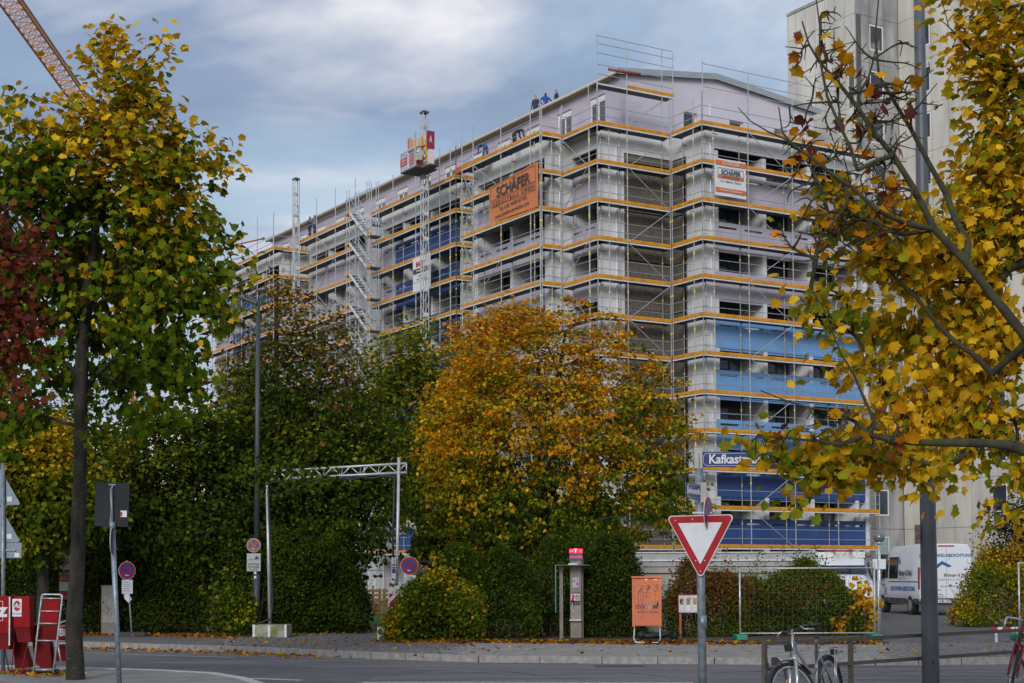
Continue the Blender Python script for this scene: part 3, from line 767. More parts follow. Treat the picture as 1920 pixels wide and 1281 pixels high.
# near left pavement
LP = [gp(x, y, .1) for x, y in ((-250, 1246), (0, 1249), (158, 1253), (300, 1257), (394, 1262), (450, 1271), (492, 1284), (540, 1330))]
npv = sheet('near_pavement', [tuple(p[:2]) for p in LP]+[(-4.2, 14), (-30, 14)], .1, mat('near_pavement_grey', (.21, .205, .195), .9, var=.15, nscale=2, bump=.3, bscale=90))
kb = []
for i in range(len(LP)-1):
    a, b = LP[i], LP[i+1]; d = b-a; n_ = max(1, round(d.length/1.0)); ang = math.atan2(d.y, d.x)
    for k in range(n_):
        c = a+d*((k+.5)/n_); kb.append(Matrix.Translation((c.x, c.y, .045)) @ Matrix.Rotation(ang, 4, 'Z') @ Matrix.Diagonal((d.length/n_-.012, .16, .13, 1)))
pieces('kerb_stone', unitbox(), kb, mat('pale_kerb', (.42, .42, .41), .8), npv)
# markings and patches
def strip(name, pts, wd, z, m):
    b = MB(); P = [gp(x, y, z) for x, y in pts]
    for i in range(len(P)-1):
        d = (P[i+1]-P[i]).normalized(); n_ = Vector((-d.y, d.x, 0))*wd/2
        b.add([P[i]-n_, P[i+1]-n_, P[i+1]+n_, P[i]+n_], [(0, 1, 2, 3)])
    o = b.obj(name, m); o['kind'] = 'structure'; return o
strip('road_marking', [(452, 1271.5), (566, 1275.5)], .14, .008, PAINT)
strip('road_marking', [(680, 1280), (990, 1280), (1300, 1280)], .14, .008, PAINT)
strip('road_marking', [(158, 1224), (300, 1229), (440, 1233)], .09, .008, PAINT)
strip('road_marking', [(560, 1232), (900, 1238), (1100, 1239.5)], .07, .008, PAINT)
strip('road_marking', [(0, 1226), (158, 1228)], .09, .008, PAINT)
sheet('asphalt_patch', [tuple(gp(x, y, .004)[:2]) for x, y in ((-100, 1238), (158, 1240), (480, 1248), (640, 1251), (832, 1256), (700, 1270), (620, 1290), (-100, 1290))], .004, ASPHD)
sheet('manhole_patch', [tuple(gp(x, y, .004)[:2]) for x, y in ((1113, 1247), (1205, 1247), (1212, 1250), (1118, 1251))], .005, mat('tar_patch', (.05, .05, .052), .7))
for k_, (ya, yb) in enumerate(((1244.5, 1245), (1258, 1260), (1268, 1271))):
    strip('tyre_track', [(300, ya), (900, ya+1.5), (1500, yb+1), (2000, yb)], .32, .002, mat('polished_asphalt', (.115, .11, .112), .6, col2=(.15, .142, .148), nscale=2.5, stretch=(.4, 2, 1)))
dr_ = gp(935, 1240, 0); MB().box(-.25, .25, -.17, .17, 0, .012).obj('drain_frame', mat('cast_iron', (.04, .038, .036), .6), road, loc=(dr_.x, dr_.y, 0))
# cracks: thin tar seams
for pts in ([(60, 1250), (210, 1247), (330, 1252), (470, 1249)], [(830, 1262), (950, 1259), (1010, 1266), (1180, 1262), (1250, 1268)], [(1330, 1262), (1420, 1258), (1480, 1270)], [(1640, 1262), (1720, 1258), (1900, 1263)], [(900, 1243), (1000, 1244), (1150, 1243), (1300, 1245)], [(470, 1240), (560, 1243), (660, 1241)], [(1500, 1252), (1640, 1249), (1760, 1251)]):
    strip('tar_seam', pts, .035, .006, MATS['tar_patch'])
# fallen leaves
def leafcol(r_, pal): c = pal[int(r_.random()*len(pal))]; v = r_.uniform(.75, 1.25); return (c[0]*v, c[1]*v, c[2]*v)
YEL = [(.60, .36, .012), (.52, .29, .01), (.44, .27, .012), (.66, .42, .02)]
ORG = [(.66, .23, .008), (.60, .27, .007), (.46, .15, .008), (.70, .33, .008)]
GRN = [(.065, .115, .005), (.095, .145, .006), (.05, .09, .006), (.125, .16, .008)]
YGR = [(.22, .22, .010), (.30, .25, .010), (.15, .18, .010)]
DGR = [(.034, .062, .008), (.048, .075, .008), (.024, .042, .008), (.062, .072, .007)]
BRN = [(.16, .065, .018), (.11, .045, .018), (.20, .09, .02)]
REDL = [(.17, .035, .02), (.11, .03, .025), (.22, .06, .02)]
def tmpl(kind):
    if kind == 'maple':
        pr = [(0, 0), (.20, .04), (.44, .06), (.42, .26), (.62, .52), (.38, .56), (.32, .76), (.18, .72), (0, 1.02), (-.18, .72), (-.32, .76), (-.38, .56), (-.62, .52), (-.42, .26), (-.44, .06), (-.20, .04)]
        P = [(x, y, -.34*abs(x)-.42*max(0, y-.45)**1.5+.05*math.sin(x*9+y*5)) for x, y in pr]+[(0, .32, .05)]; c = 16
        F = [(c, i, (i+1) % 16) for i in range(16)]
    elif kind == 'lobed':
        pr = [(0, 0), (.45, .12), (.34, .50), (0, 1.0), (-.34, .50), (-.45, .12)]
        P = [(x, y, -.2*abs(x)) for x, y in pr]+[(0, .38, .06)]; F = [(6, i, (i+1) % 6) for i in range(6)]
    else:
        P = [(0, 0, 0), (.36, .45, -.06), (0, 1, 0), (-.36, .45, -.06)]; F = [(0, 1, 2), (0, 2, 3)]
    return np.array(P), np.array(F)
def leaves(name, pos, cols, size, kind, m, parent, rng, up=.5, out=None, kindtag='stuff'):
    """pos (n,3) world/parent frame"""
    n = len(pos); P, F = tmpl(kind); nv, nf = len(P), len(F)
    nrm = rng.normal(size=(n, 3)); nrm /= np.linalg.norm(nrm, axis=1)[:, None]; nrm[:, 2] = np.abs(nrm[:, 2])*.8+up*.4
    if out is not None: nrm += out*.5
    nrm /= np.linalg.norm(nrm, axis=1)[:, None]
    yx = rng.normal(size=(n, 3)); yx[:, 2] -= .9
    yx -= nrm*np.sum(yx*nrm, 1)[:, None]; yx /= np.linalg.norm(yx, axis=1)[:, None]
    xx = np.cross(yx, nrm); sz = size*rng.uniform(.65, 1.25, n)
    V_ = (P[None, :, 0, None]*xx[:, None]+P[None, :, 1, None]*yx[:, None]+P[None, :, 2, None]*nrm[:, None])*sz[:, None, None]+pos[:, None]
    V_ = V_.reshape(-1, 3).astype(np.float32)
    Fi = (F[None]+(np.arange(n)*nv)[:, None, None]).reshape(-1).astype(np.int32)
    me = bpy.data.meshes.new(name); me.vertices.add(n*nv); me.vertices.foreach_set('co', V_.ravel())
    me.loops.add(n*nf*3); me.loops.foreach_set('vertex_index', Fi)
    me.polygons.add(n*nf); me.polygons.foreach_set('loop_start', np.arange(n*nf, dtype=np.int32)*3); me.polygons.foreach_set('loop_total', np.full(n*nf, 3, np.int32))
    me.update(calc_edges=True)
    at_ = me.color_attributes.new('Col', 'FLOAT_COLOR', 'POINT'); C = np.ones((n, nv, 4), np.float32); C[:, :, :3] = cols[:, None, :]; at_.data.foreach_set('color', C.ravel())
    me.materials.append(m); o = bpy.data.objects.new(name, me); COL.objects.link(o)
    if parent is not None: o.parent = parent
    if kindtag: o['kind'] = kindtag
    return o
def pick(rng, pal, n):
    P = np.array(pal); return P[rng.integers(0, len(P), n)]*rng.uniform(.75, 1.25, (n, 1))
LEAFM = leafmat('leaf_surface', .38)
rng = np.random.default_rng(5)
# litter on the ground
def kerbY(x):
    return float(np.interp(x, [p.x for p in KP], [p.y for p in KP]))
def litter(name, pxs, n, pal, z=PZ, size=.11, spread=.35):
    pos = []
    for _ in range(n):
        i = int(rng.integers(0, len(pxs)-1)); t_ = rng.random(); x = pxs[i][0]+(pxs[i+1][0]-pxs[i][0])*t_; y = pxs[i][1]+(pxs[i+1][1]-pxs[i][1])*t_
        p = gp(x, y, z); p = p+V*float(rng.normal()*spread)+U*float(rng.normal()*.3); pos.append((p.x, p.y, z+.012+.02*rng.random()))
    pos = np.array(pos); return leaves(name, pos, pick(rng, pal, len(pos)), size, 'lobed', LEAFM, None, rng, up=2.5)
litter('fallen_leaves', [(100, 1188), (300, 1191), (470, 1196)], 500, ORG+BRN, spread=.4)
litter('fallen_leaves', [(735, 1203), (900, 1204), (1100, 1205), (1300, 1207), (1640, 1206)], 2400, ORG+BRN+BRN, spread=.35)
litter('fallen_leaves', [(160, 1214), (320, 1218), (480, 1224), (620, 1231)], 900, ORG+YEL+BRN, z=0.0, spread=.55, size=.10)
litter('fallen_leaves', [(620, 1231), (900, 1237), (1300, 1239), (1640, 1241)], 350, ORG+BRN, z=0.0, spread=.15, size=.08)
litter('fallen_leaves', [(430, 1205), (640, 1205), (850, 1218), (1300, 1220), (1900, 1220)], 220, ORG+YEL+BRN, spread=1.3, size=.09)
litter('fallen_leaves', [(-20, 1262), (60, 1262), (110, 1268)], 260, ORG+YEL+BRN, z=.1, spread=.25, size=.08)
litter('fallen_leaves', [(560, 1190), (640, 1186), (700, 1180)], 120, YEL+BRN, spread=.8, size=.09)
# ================================================================ signs and posts
WP = mat('white_sheeting', (.62, .64, .68), .4, var=.04); RP = mat('sign_red', (.33, .005, .010), .45); BP = mat('sign_blue', (.02, .06, .28), .4)
SB = mat('sign_back_grey', (.022, .026, .030), .65, spec=.2); POST = mat('post_grey', (.22, .27, .31), .45, metal=.4, var=.25, nscale=12)
def px2m(Y): return Y/FPX
def disc(b, r, y0, y1, n=36, cz=0):
    b.prism([(r*math.cos(2*math.pi*k/n), cz+r*math.sin(2*math.pi*k/n)) for k in range(n)], T3(0, y0, 0), y1-y0)
def nostop(parent, r, M, arrow=None, rp=None, bp=None):
    rp = rp or RP; bp = bp or BP
    b = MB(); disc(b, r, 0, .006); rim = b.obj('sign_rim', WP, parent); rim.matrix_basis = M
    b = MB(); disc(b, r*.96, -.003, 0); b.obj('sign_face', rp, rim)
    b = MB()
    for k in range(4):
        a0 = math.pi/2*k; d = r*.17; pts = [(d*math.cos(a0), d*math.sin(a0))]
        for q in range(-6, 7):
            a = a0+q*R(37)/6; pts.append((r*.74*math.cos(a), r*.74*math.sin(a)))
        b.prism(pts, T3(0, -.006, 0), .003)
    b.obj('blue_field', bp, rim)
    if arrow:
        b = MB(); s = 1 if arrow == 'r' else -1
        b.prism([(-.22*r*s, -.55*r), (.1*r*s, -.55*r), (.1*r*s, -.49*r), (-.22*r*s, -.49*r)][::s], T3(0, -.009, 0), .003)
        b.prism([(.08*r*s, -.64*r), (.26*r*s, -.52*r), (.08*r*s, -.40*r)][::s], T3(0, -.009, 0), .003)
        b.obj('arrow', WP, rim)
    return rim
def postobj(t, h, r=.03, lean=0, m=None):
    return MB().tube((0, 0, 0), (lean, 0, h), r, n=12).obj('post', m or POST, t, True)
# -- give way sign with street names
Y0 = 19.4; bx = at(1318, 1281, Y0); s = px2m(Y0)
t = thing('give_way_sign', 'red and white give way triangle on a grey post with a blue street name plate', 'traffic sign', (bx.x, bx.y, 0), 0)
ztop = at(1311, 848, Y0).z
MB().tube((0, 0, 0), (-.03, 0, ztop-.02), .052, n=14).tube((0, 0, .97), (0, 0, 1.13), .055, n=14).obj('post', POST, t, True)
def rtri(side, r, cz):
    """downward triangle, rounded; returns pts (x,z) anticlockwise"""
    h = side*math.sqrt(3)/2; c = [(-side/2, h/3), (0, -2*h/3), (side/2, h/3)]; out = []
    for i, (x, z) in enumerate(c):
        d = math.hypot(x, z); cx_, cz_ = x*(d-2*r)/d, z*(d-2*r)/d; a0 = math.atan2(z, x)
        for k in range(-5, 6): a = a0+k*R(60)/5; out.append((cx_+r*math.cos(a), cz+cz_+r*math.sin(a)))
    return out
cz = at(1315, 967, Y0).z-.93*math.sqrt(3)/6+.003
tri = MB().prism(rtri(.93, .045, 0), T3(0, 0, 0), .012).obj('triangle', WP, t, loc=(-.03, -.10, cz)); tri.rotation_euler.z = R(-30)
MB().prism(rtri(.895, .04, 0), T3(0, -.004, 0), .004).obj('red_border', RP, tri)
MB().prism(rtri(.60, .006, 0), T3(0, -.008, 0), .004).obj('white_field', WP, tri)
bo = MB()
for x_, z_ in ((-.33, .21), (-.1, .22), (.1, .22), (-.06, -.3), (.06, -.3), (0, -.43)): bo.tube((x_, -.012, z_), (x_, -.005, z_), .008, n=8)
bo.obj('bolt', EDGE, tri)
nostop(t, .21, T3(.07, -.12, at(1327, 963, Y0).z) @ Matrix.Rotation(R(68), 4, 'Z') @ Matrix.Rotation(R(2), 4, 'Y'), 'r')
MB().box(-.12, .12, -.06, -.03, cz+.29, cz+.31).obj('bracket', EDGE, t)
def street_plate(w_, h_, s_, M, ts, sx=.9):
    o = MB().box(0, w_, -.008, .008, 0, h_).obj('name_plate', mat('name_plate_blue', (.012, .036, .14), .4), t); o.matrix_basis = M
    b = MB(); e = .018; q = .035
    pts = [(e+q, e), (w_-e-q, e), (w_-e, e+q), (w_-e, h_-e-q), (w_-e-q, h_-e), (e+q, h_-e), (e, h_-e-q), (e, e+q)]
    for i in range(8):
        p0, p1 = Vector((pts[i][0], -.010, pts[i][1])), Vector((pts[(i+1) % 8][0], -.010, pts[(i+1) % 8][1])); b.tube(p0, p1, .003, n=4)
    b.obj('plate_line', WP, o)
    text(s_, ts, WP, o, T3(w_/2, -.011, h_/2), sx=sx, bold=.004); return o
zk = at(1320, 876, Y0).z
street_plate(at(1445, 860, Y0).x-at(1318, 860, Y0).x, .19, 'Kafkastraße', T3(.01, 0, zk), .160, .90)
MB().box(-.09, .01, -.05, .05, zk-.02, zk+.24).obj('plate_holder', mat('holder_grey', (.36, .35, .34), .5, metal=.3), t)
zs = at(1290, 938, Y0).z
street_plate(.60, .19, 'Sudermannallee', T3(-.25, -.55, zs-.0) @ Matrix.Rotation(R(66), 4, 'Z'), .10, .85)
MB().box(-.06, .06, -.05, .05, zs-.03, zs+.22).obj('plate_holder', MATS['holder_grey'], t)
# -- rear of a rectangular sign, left
Y0 = 22.5; bx = gp(224, 1290, .1); Y0 = bx.y
t = thing('traffic_sign', 'dark back of a square traffic sign on a leaning grey post', 'traffic sign', (bx.x, bx.y, .1), R(-4))
top = at(207, 915, Y0); le = (top.x-bx.x)
MB().tube((0, 0, 0), (le*.8, 0, top.z*.79), .036, n=12).tube((le*.8, 0, top.z*.77), (le*.95, .0, top.z-.1), .02, n=8).tube((le*.78, 0, top.z*.765), (le*.81, 0, top.z*.80), .045, n=12).obj('post', POST, t, True)
cc_ = at(208, 946, Y0)
pl = bevel(MB().box(-.245, .245, 0, .012, -.31, .31).obj('sign_back', SB, t, loc=(cc_.x-bx.x, .03, cc_.z-.1)), .02); pl.rotation_euler = (0, R(2), 0)
MB().box(.13, .22, -.004, -.001, -.17, -.08).obj('sticker', WP, pl); MB().box(-.05, .05, -.03, -.001, .27, .285).box(-.01, .01, -.02, -.001, -.3, .27).obj('rail', POST, pl)
MB().box(.13, .155, -.006, -.004, -.16, -.10).obj('sticker_print', RP, pl)
nostop(t, .19, T3(at(212, 1015, Y0).x-bx.x+.01, -.06, at(212, 1015, Y0).z-.1) @ Matrix.Rotation(R(99), 4, 'Z'))
# -- backs of two triangles, far left
bx = gp(6, 1258, .1); Y0 = bx.y
t = thing('traffic_sign', 'grey backs of two triangular signs stacked on one post at the left edge', 'traffic sign', (bx.x, bx.y, .1), 0)
MB().tube((0, 0, 0), (-.03, 0, at(3, 880, Y0).z), .032, n=12).obj('post', POST, t, True)
for yb in (947, 1017):
    z_ = at(0, yb, Y0).z-.1; o = MB().prism([(-x, -z) for x, z in rtri(.9, .03, 0)], T3(0, 0, 0), .012).obj('sign_back', mat('sign_back_blue_grey', (.17, .21, .26), .5, metal=.3), t, loc=(-.19, .04, z_+.26))
    MB().box(.22, .30, -.004, -.001, -.2, -.12).obj('sticker', WP, o)
z_ = at(0, 1047, Y0).z-.1
o = bevel(MB().box(-.4, .4, 0, .012, 0, .26).obj('sign_back', MATS['sign_back_blue_grey'], t, loc=(-.12, .04, z_)), .01)
MB().box(.28, .36, -.004, -.001, .02, .09).obj('sticker', WP, o)
MB().box(-.3, .3, -.03, -.001, .12, .14).obj('rail', POST, o)
# -- temporary no stopping signs on rubber feet
def tempsign(px, pyb, pxs, pys, rpx, label, turn, arrow, plate, dirty=False, rot=0):
    bx = gp(px, pyb, PZ); Y0 = bx.y; s = px2m(Y0); c = at(pxs, pys, Y0)
    t = thing('no_stopping_sign', label, 'traffic sign', (bx.x, bx.y, PZ), 0)
    dx = c.x-bx.x; hz = c.z-PZ; r = rpx*s
    k = (hz+r*1.1)/hz
    MB().tube((0, 0, .05), (dx*k, 0, hz*k), .022, n=8).obj('post', GALV, t, True)
    nostop(t, r, T3(dx, -.04, hz) @ Matrix.Rotation(R(turn), 4, 'Z'), arrow)
    if plate:
        o = MB().box(-plate[0]/2, plate[0]/2, -.006, .006, -plate[1], 0).obj('paper_notice', WP, t, loc=(dx*.93, -.045, hz-r*1.02)); o.rotation_euler.z = R(turn)
        ln = MB()
        for q in range(5): ln.box(-plate[0]*.4, plate[0]*(.1+.06*((q*7) % 5)), -.009, -.007, -plate[1]*(.2+.15*q), -plate[1]*(.2+.15*q)+.008)
        ln.obj('handwriting', PRINTK, o)
        # loose plastic hanging
        MB().add([(0, 0, 0), (.1, -.02, -.02), (.14, 0, -.16), (.06, -.05, -.22)], [(0, 1, 2, 3)]) 
        pb = MB(); pb.add([(-.1, 0, 0), (.05, -.03, -.01), (.12, 0, -.15), (.05, -.05, -.24), (-.06, -.02, -.14)], [(0, 1, 2, 3, 4)]); pb.obj('torn_plastic', mat('thin_plastic', (.45, .48, .5), .3), t, loc=(dx*.9, -.06, hz-r-plate[1]))
    MB().prism([(-.42, 0), (.42, 0), (.34, .09), (-.34, .09)], T3(0, -.2, 0), .4).obj('rubber_foot', mat('grey_rubber', (.05, .05, .052), .9), t)
    return t
tempsign(778, 1200, 768, 1061, 17, 'blue and red no stopping sign with paper notice right of the gantry mast', 12, 'l', (.28, .26))
tempsign(247, 1192, 239, 1070, 17, 'no stopping sign with torn notice before the left hedge', 40, 'l', (.30, .36))
# house number post
bx = gp(787, 1176, PZ); Y0 = 47.0; c = at(784, 1076, Y0)
t = thing('number_sign', 'small blue house number sign 54 half behind the no stopping sign', 'sign', (c.x, Y0, PZ), 0)
MB().tube((.0, .03, 0), (.0, .03, c.z+.5), .03).obj('post', BLACK, t, True)
o = MB().box(-.22, .30, -.01, .01, -.26, .26).obj('plate', BP, t, loc=(0, 0, c.z-PZ)); text('54', .30, WP, o, T3(.14, -.012, .08)); MB().box(0, .25, -.014, -.011, -.09, -.07).obj('rule', WP, o)
MB().box(-.1, .42, -.12, .02, .34, .40).obj('lamp_housing', BLACK, o)
# ================================================================ street lamps
def lamp_tall():
    bx = gp(481, 1188, PZ); Y0 = bx.y
    t = thing('street_lamp', 'tall grey street lamp with a short left arm, standing before the dark tree', 'street lamp', (bx.x, bx.y, PZ), 0)
    tz = at(483, 574, Y0).z; LG = mat('lamp_post_grey', (.045, .052, .06), .5, var=.1)
    MB().tube((0, 0, 0), (0, 0, 1.6), .10, n=16).tube((0, 0, 1.6), (.03, 0, tz), .085, .05, n=16).tube((0, 0, 0), (0, 0, .08), .13, n=16).obj('pole', LG, t, True)
    e = at(441, 558, Y0)
    b = MB(); b.path([(.03, 0, tz-.1), (.0, 0, tz), (-.15, 0, tz+.08), (e.x-bx.x+.25, 0, e.z-.04)], [.05, .055, .05, .04], 10); b.obj('arm', LG, t, True)
    b = MB(); b.box(0, .75, -.09, .09, -.03, .06); o = b.obj('lamp_head', LG, t, loc=(e.x-bx.x-.1, 0, e.z-.03)); o.rotation_euler = (0, R(22), 0); bevel(o, .03)
    # its signs
    OR_ = mat('faded_red', (.30, .07, .045), .5); BL_ = mat('faded_blue', (.03, .06, .16), .5)
    c = at(477, 1023, Y0); nostop(t, 13*px2m(Y0), T3(c.x-bx.x, -.11, c.z-PZ), 'l', OR_, BL_)
    s = px2m(Y0); c = at(477, 1054, Y0)
    P_ = mat('grey_white_plate', (.34, .35, .35), .5, var=.08)
    o = bevel(MB().box(-13*s, 13*s, -.006, .006, -8*s, 8*s).obj('plate', P_, t, loc=(c.x-bx.x, -.11, at(477, 1046, Y0).z-PZ)), .01)
    MB().box(-9*s, 3*s, -.010, -.007, -4*s, -3.2*s).prism([(2*s, -3*s), (10*s, -3*s), (10*s, 0), (8.5*s, 0), (7.5*s, 3*s), (4*s, 3*s), (3*s, 0), (2*s, 0)], T3(0, -.010, 0), .003).obj('car_symbol', PRINTK, o)
    o = bevel(MB().box(-13*s, 13*s, -.006, .006, -9*s, 9*s).obj('plate', P_, t, loc=(c.x-bx.x, -.11, at(477, 1062.5, Y0).z-PZ)), .01)
    for q, tx in enumerate(('werktags', 'Dienstag', '8-14 h')): text(tx, .088, PRINTK, o, T3(0, -.009, (5-5.2*q)*s), sx=.95, bold=.001)
    MB().box(-.03, .03, -.115, -.105, 0, .07).box(-.03, .03, -.115, -.105, .12, .18).obj('sticker', WP, t, loc=(-.02, 0, at(477, 1085, Y0).z-PZ))
lamp_tall()
def lamp_near():
    p0 = at(1745, 1281, 18.0); p1 = at(1723, 0, 18.0)
    t = thing('lamp_post', 'thick dark grey lamp post in the right foreground', 'lamp post', (p0.x+.002, 18, 0), 0)
    k = (p1.x-p0.x)/(p1.z-p0.z)
    LG2 = mat('dark_grey_paint', (.075, .085, .10), .45, var=.12, nscale=5)
    MB().path([(-k*p0.z, 0, 0)]+[(k*(z-p0.z), 0, z) for z in (1.0, 3.0, 5, 7, 9.5)], [.102, .098, .089, .078, .068, .055], 24).obj('pole', LG2, t, True)
    o = t; c = at(1720, 1002, 18)
    MB().box(-.028, .028, -.02, .02, -.11, .11).obj('reflector', mat('corroded_white', (.32, .28, .25), .7, col2=(.16, .07, .04), nscale=30), t, loc=(c.x-p0.x-.005, -.02, c.z)).rotation_euler = (0, R(1), 0)
    z_ = c.z
    MB().box(-.012, .07, -.01, .01, -.008, .008).obj('bracket', BLACK, t, loc=(c.x-p0.x+.03, -.01, z_))
    MB().tube((k*(z_-p0.z), 0, z_-.02), (k*(z_-p0.z), 0, z_+.02), .0905, n=24).obj('strap', mat('strap_brass', (.09, .08, .03), .6), t, True)
    MB().tube((0, -.097, .62), (0, -.11, .62), .018, n=10).obj('bolt', BLACK, t)
lamp_near()
# ball lamp
bx = gp(1648, 1180, PZ); Y0 = 43; c = at(1648, 1008, Y0)
t = thing('ball_lamp', 'small lamp with a dark globe behind the mesh fence', 'lamp', (c.x, Y0, PZ), 0)
MB().tube((0, 0, 0), (0, 0, c.z-PZ), .045, n=10).obj('pole', GALV, t, True)
MB().sphere((0, 0, c.z-PZ), .155, 20, 12).obj('globe', mat('smoked_globe', (.12, .13, .14), .15, spec=.8), t, True)
MB().tube((0, 0, c.z-PZ-.2), (0, 0, c.z-PZ-.13), .05, .09, n=12).obj('collar', GALV, t, True)
z_ = at(1648, 1058, Y0).z-PZ; bevel(MB().box(-.2, .17, -.08, -.04, -.14, .14).obj('notice_plate', WP, t, loc=(0, 0, z_)), .01)
# ================================================================ cable gantry over the drive
YG = gp(507, 1196, PZ).y; bl = gp(507, 1196, PZ)
MOSS = mat('mossy_concrete', (.34, .33, .27), .9, col2=(.10, .13, .02), nscale=3.0, bump=.3, bscale=50, thr=(.38, .6))
g = thing('cable_gantry', 'white lattice beam on two slim masts carrying a cable over the path', 'gantry', (bl.x, bl.y, PZ), 0)
def rel(p): return (p.x-bl.x, p.y-bl.y, p.z-PZ)
br = gp(742, 1200, PZ); YR = br.y+.6
mR0 = at(742, 1180, YR); mR1 = at(748, 858, YR); mL0 = at(506, 1175, bl.y+.3); mL1 = at(501, 905, bl.y+.3)
MB().tube(rel(mR0), rel(mR1), .038, n=12).obj('mast', mat('pale_mast', (.50, .52, .54), .4, metal=.4), g, True); MB().tube(rel(mL0), rel(mL1), .04, n=12).obj('mast', MATS['pale_mast'], g, True)
tr_ = MB(); A = [Vector(rel(at(762, 869, YR))), Vector(rel(at(762, 886, YR)))]
Bq = at(505, 884, bl.y+.3); Bq2 = at(505, 899, bl.y+.3); Bv = [Vector(rel(Bq)), Vector(rel(Bq2))]
dy = Vector((0, .25, 0))
for o_ in (Vector(), dy):
    for k in (0, 1): tr_.tube(A[k]+o_*(k if o_ is dy else 1)*1.0, Bv[k]+o_, .028 if not o_.length else .022, n=8)
nseg = 15
for i in range(nseg):
    u0, u1 = i/nseg, (i+1)/nseg
    lo = lambda u, k: A[k].lerp(Bv[k], u)
    if i % 2 == 0: tr_.tube(lo(u0, 0), lo(u1, 1), .016, n=6).tube(lo(u0, 0), lo(u0, 0)+dy, .012, n=5)
    else: tr_.tube(lo(u0, 1), lo(u1, 0), .016, n=6).tube(lo(u0, 1), lo(u0, 0)+dy, .012, n=5)
for u in (0, .3): tr_.tube(lo(u, 0), lo(u, 1), .018, n=6)
tr_.obj('lattice_beam', MATS['pale_mast'], g, True)
cb = MB(); pts = [lo(u, 1)+Vector((0, -.04, -.06-.05*math.sin(u*20)**2)) for u in np.linspace(0, 1, 24)]
pts = [Vector(rel(mR0))+Vector((-.06, -.03, .0)), Vector(rel(at(743, 1000, YR)))+Vector((-.08, 0, 0)), Vector(rel(at(744, 895, YR)))+Vector((-.06, 0, 0))]+pts[1:]+[Vector(rel(at(503, 920, bl.y+.25))), Vector(rel(at(511, 1130, bl.y+.2))), Vector(rel(at(508, 1160, bl.y+.2))), Vector(rel(at(470, 1175, bl.y+.1)))]
cb.path(pts, .028, 7).obj('cable', BLACK, g, True)
def block(px0, px1, py, label):
    a, b_ = gp(px0, py, PZ), gp(px1, py, PZ); wd = b_.x-a.x
    t = thing('concrete_block', label, 'concrete block', ((a.x+b_.x)/2, a.y+.35, PZ), R(-3))
    hh = 24*px2m(a.y)
    bevel(MB().box(-wd/2, wd/2, -.35, .35, 0, hh).obj('block_body', MOSS, t), .02)
    c_ = MB()
    for x_ in (-wd/2+.0, wd/2-.05, -.04 if wd > .6 else 9):
        if x_ < 5: c_.box(x_-.004, x_+.054, -.356, -.30, .01, hh+.004)
    c_.obj('steel_angle', GALV, t)
    return t
block(475, 538, 1196, 'mossy concrete block under the left gantry mast')
block(709, 745, 1200, 'mossy concrete block with steel edge under the right gantry mast')
c = at(738, 1065, YR-.15)
t = thing('notice_board', 'narrow white and blue notice fixed to the right gantry mast', 'sign', (c.x, YR-.15, c.z-20*px2m(YR)), R(25))
s = px2m(YR); MB().box(-4*s, 4*s, -.01, .01, 0, 40*s).obj('plate', WP, t)
MB().box(-3.4*s, 3.4*s, -.013, -.011, 10*s, 18*s).box(-3.4*s, 3.4*s, -.013, -.011, 24*s, 27*s).obj('blue_panel', BP, t); MB().box(-3.4*s, 3.4*s, -.013, -.011, 19*s, 22*s).obj('red_panel', RP, t)
text('INFO', .085, RP, t, T3(0, -.013, 33*s) @ Matrix.Rotation(R(90), 4, 'Y'))
t = thing('striped_beacon', 'red and white striped beacon wrapped in plastic beside the mast', 'traffic beacon', (at(738, 1170, YR-.2).x, YR-.25, PZ), R(15))
bh = at(738, 1098, YR-.25).z-PZ
MB().box(-.125, .125, -.03, .03, .1, bh).tube((0, 0, bh), (0, 0, bh+.12), .04).obj('beacon_body', WP, t)
rs = MB()
for k in range(5): z0_ = .2+k*.26; rs.prism([(-.11, z0_), (.11, z0_+.22), (.11, z0_+.36), (-.11, z0_+.14)] if z0_+.36 < bh else [(-.11, z0_), (.0, z0_+.1), (-.11, z0_+.12)], T3(0, -.034, 0), .003)
rs.obj('red_stripe', RP, t); MB().box(-.2, .2, -.3, .3, 0, .1).obj('foot', MATS['grey_rubber'], t)
# ================================================================ phone pillar
bx = gp(1080, 1197, PZ); Y0 = bx.y; s = px2m(Y0)
TB = mat('taupe_brushed_steel', (.19, .175, .155), .4, metal=.5, var=.1)
t = thing('phone_pillar', 'taupe steel public phone pillar with pink handset and lit red top', 'public telephone', (bx.x, bx.y, PZ), 0)
H = lambda py: (at(1080, py, Y0).z-PZ)
hw = 10.5*s
bevel(MB().box(-hw, hw, 0, .30, 0, H(1052)).obj('column', TB, t), .01)
MB().box(hw+.002, hw+.05, .02, .28, 0, H(1046)).obj('side_panel', mat('dark_taupe', (.08, .075, .065), .5, metal=.4), t)
MB().box(-hw-.005, hw+.03, -.005, .29, H(1052)+.003, H(1037.5)).obj('upper_section', MATS['dark_taupe'], t)
MB().box(-hw-.01, hw+.03, -.012, -.007, H(1047), H(1042)).obj('magenta_band', mat('magenta_print', (.50, .09, .30), .5), t)
LT = emitmat('lit_red_sign', (.75, .01, .06), 1.1)
o = bevel(MB().box(-hw-.01, hw+.04, -.02, .30, H(1037.4)+.002, H(1029)).obj('lit_sign', LT, t), .008)
LW = emitmat('lit_white_print', (1, .55, .45), 1.2)
text('T', .115, LW, t, T3(0, -.024, H(1033.2)), bold=.003); dd = MB()
for x_ in (-.11, -.07, .12): dd.box(x_-.008, x_+.008, -.024, -.02, H(1033.2)-.008, H(1033.2)+.008)
dd.obj('lit_dot', LW, t)
GL = mat('green_edge_glass', (.05, .20, .18), .1, spec=.8)
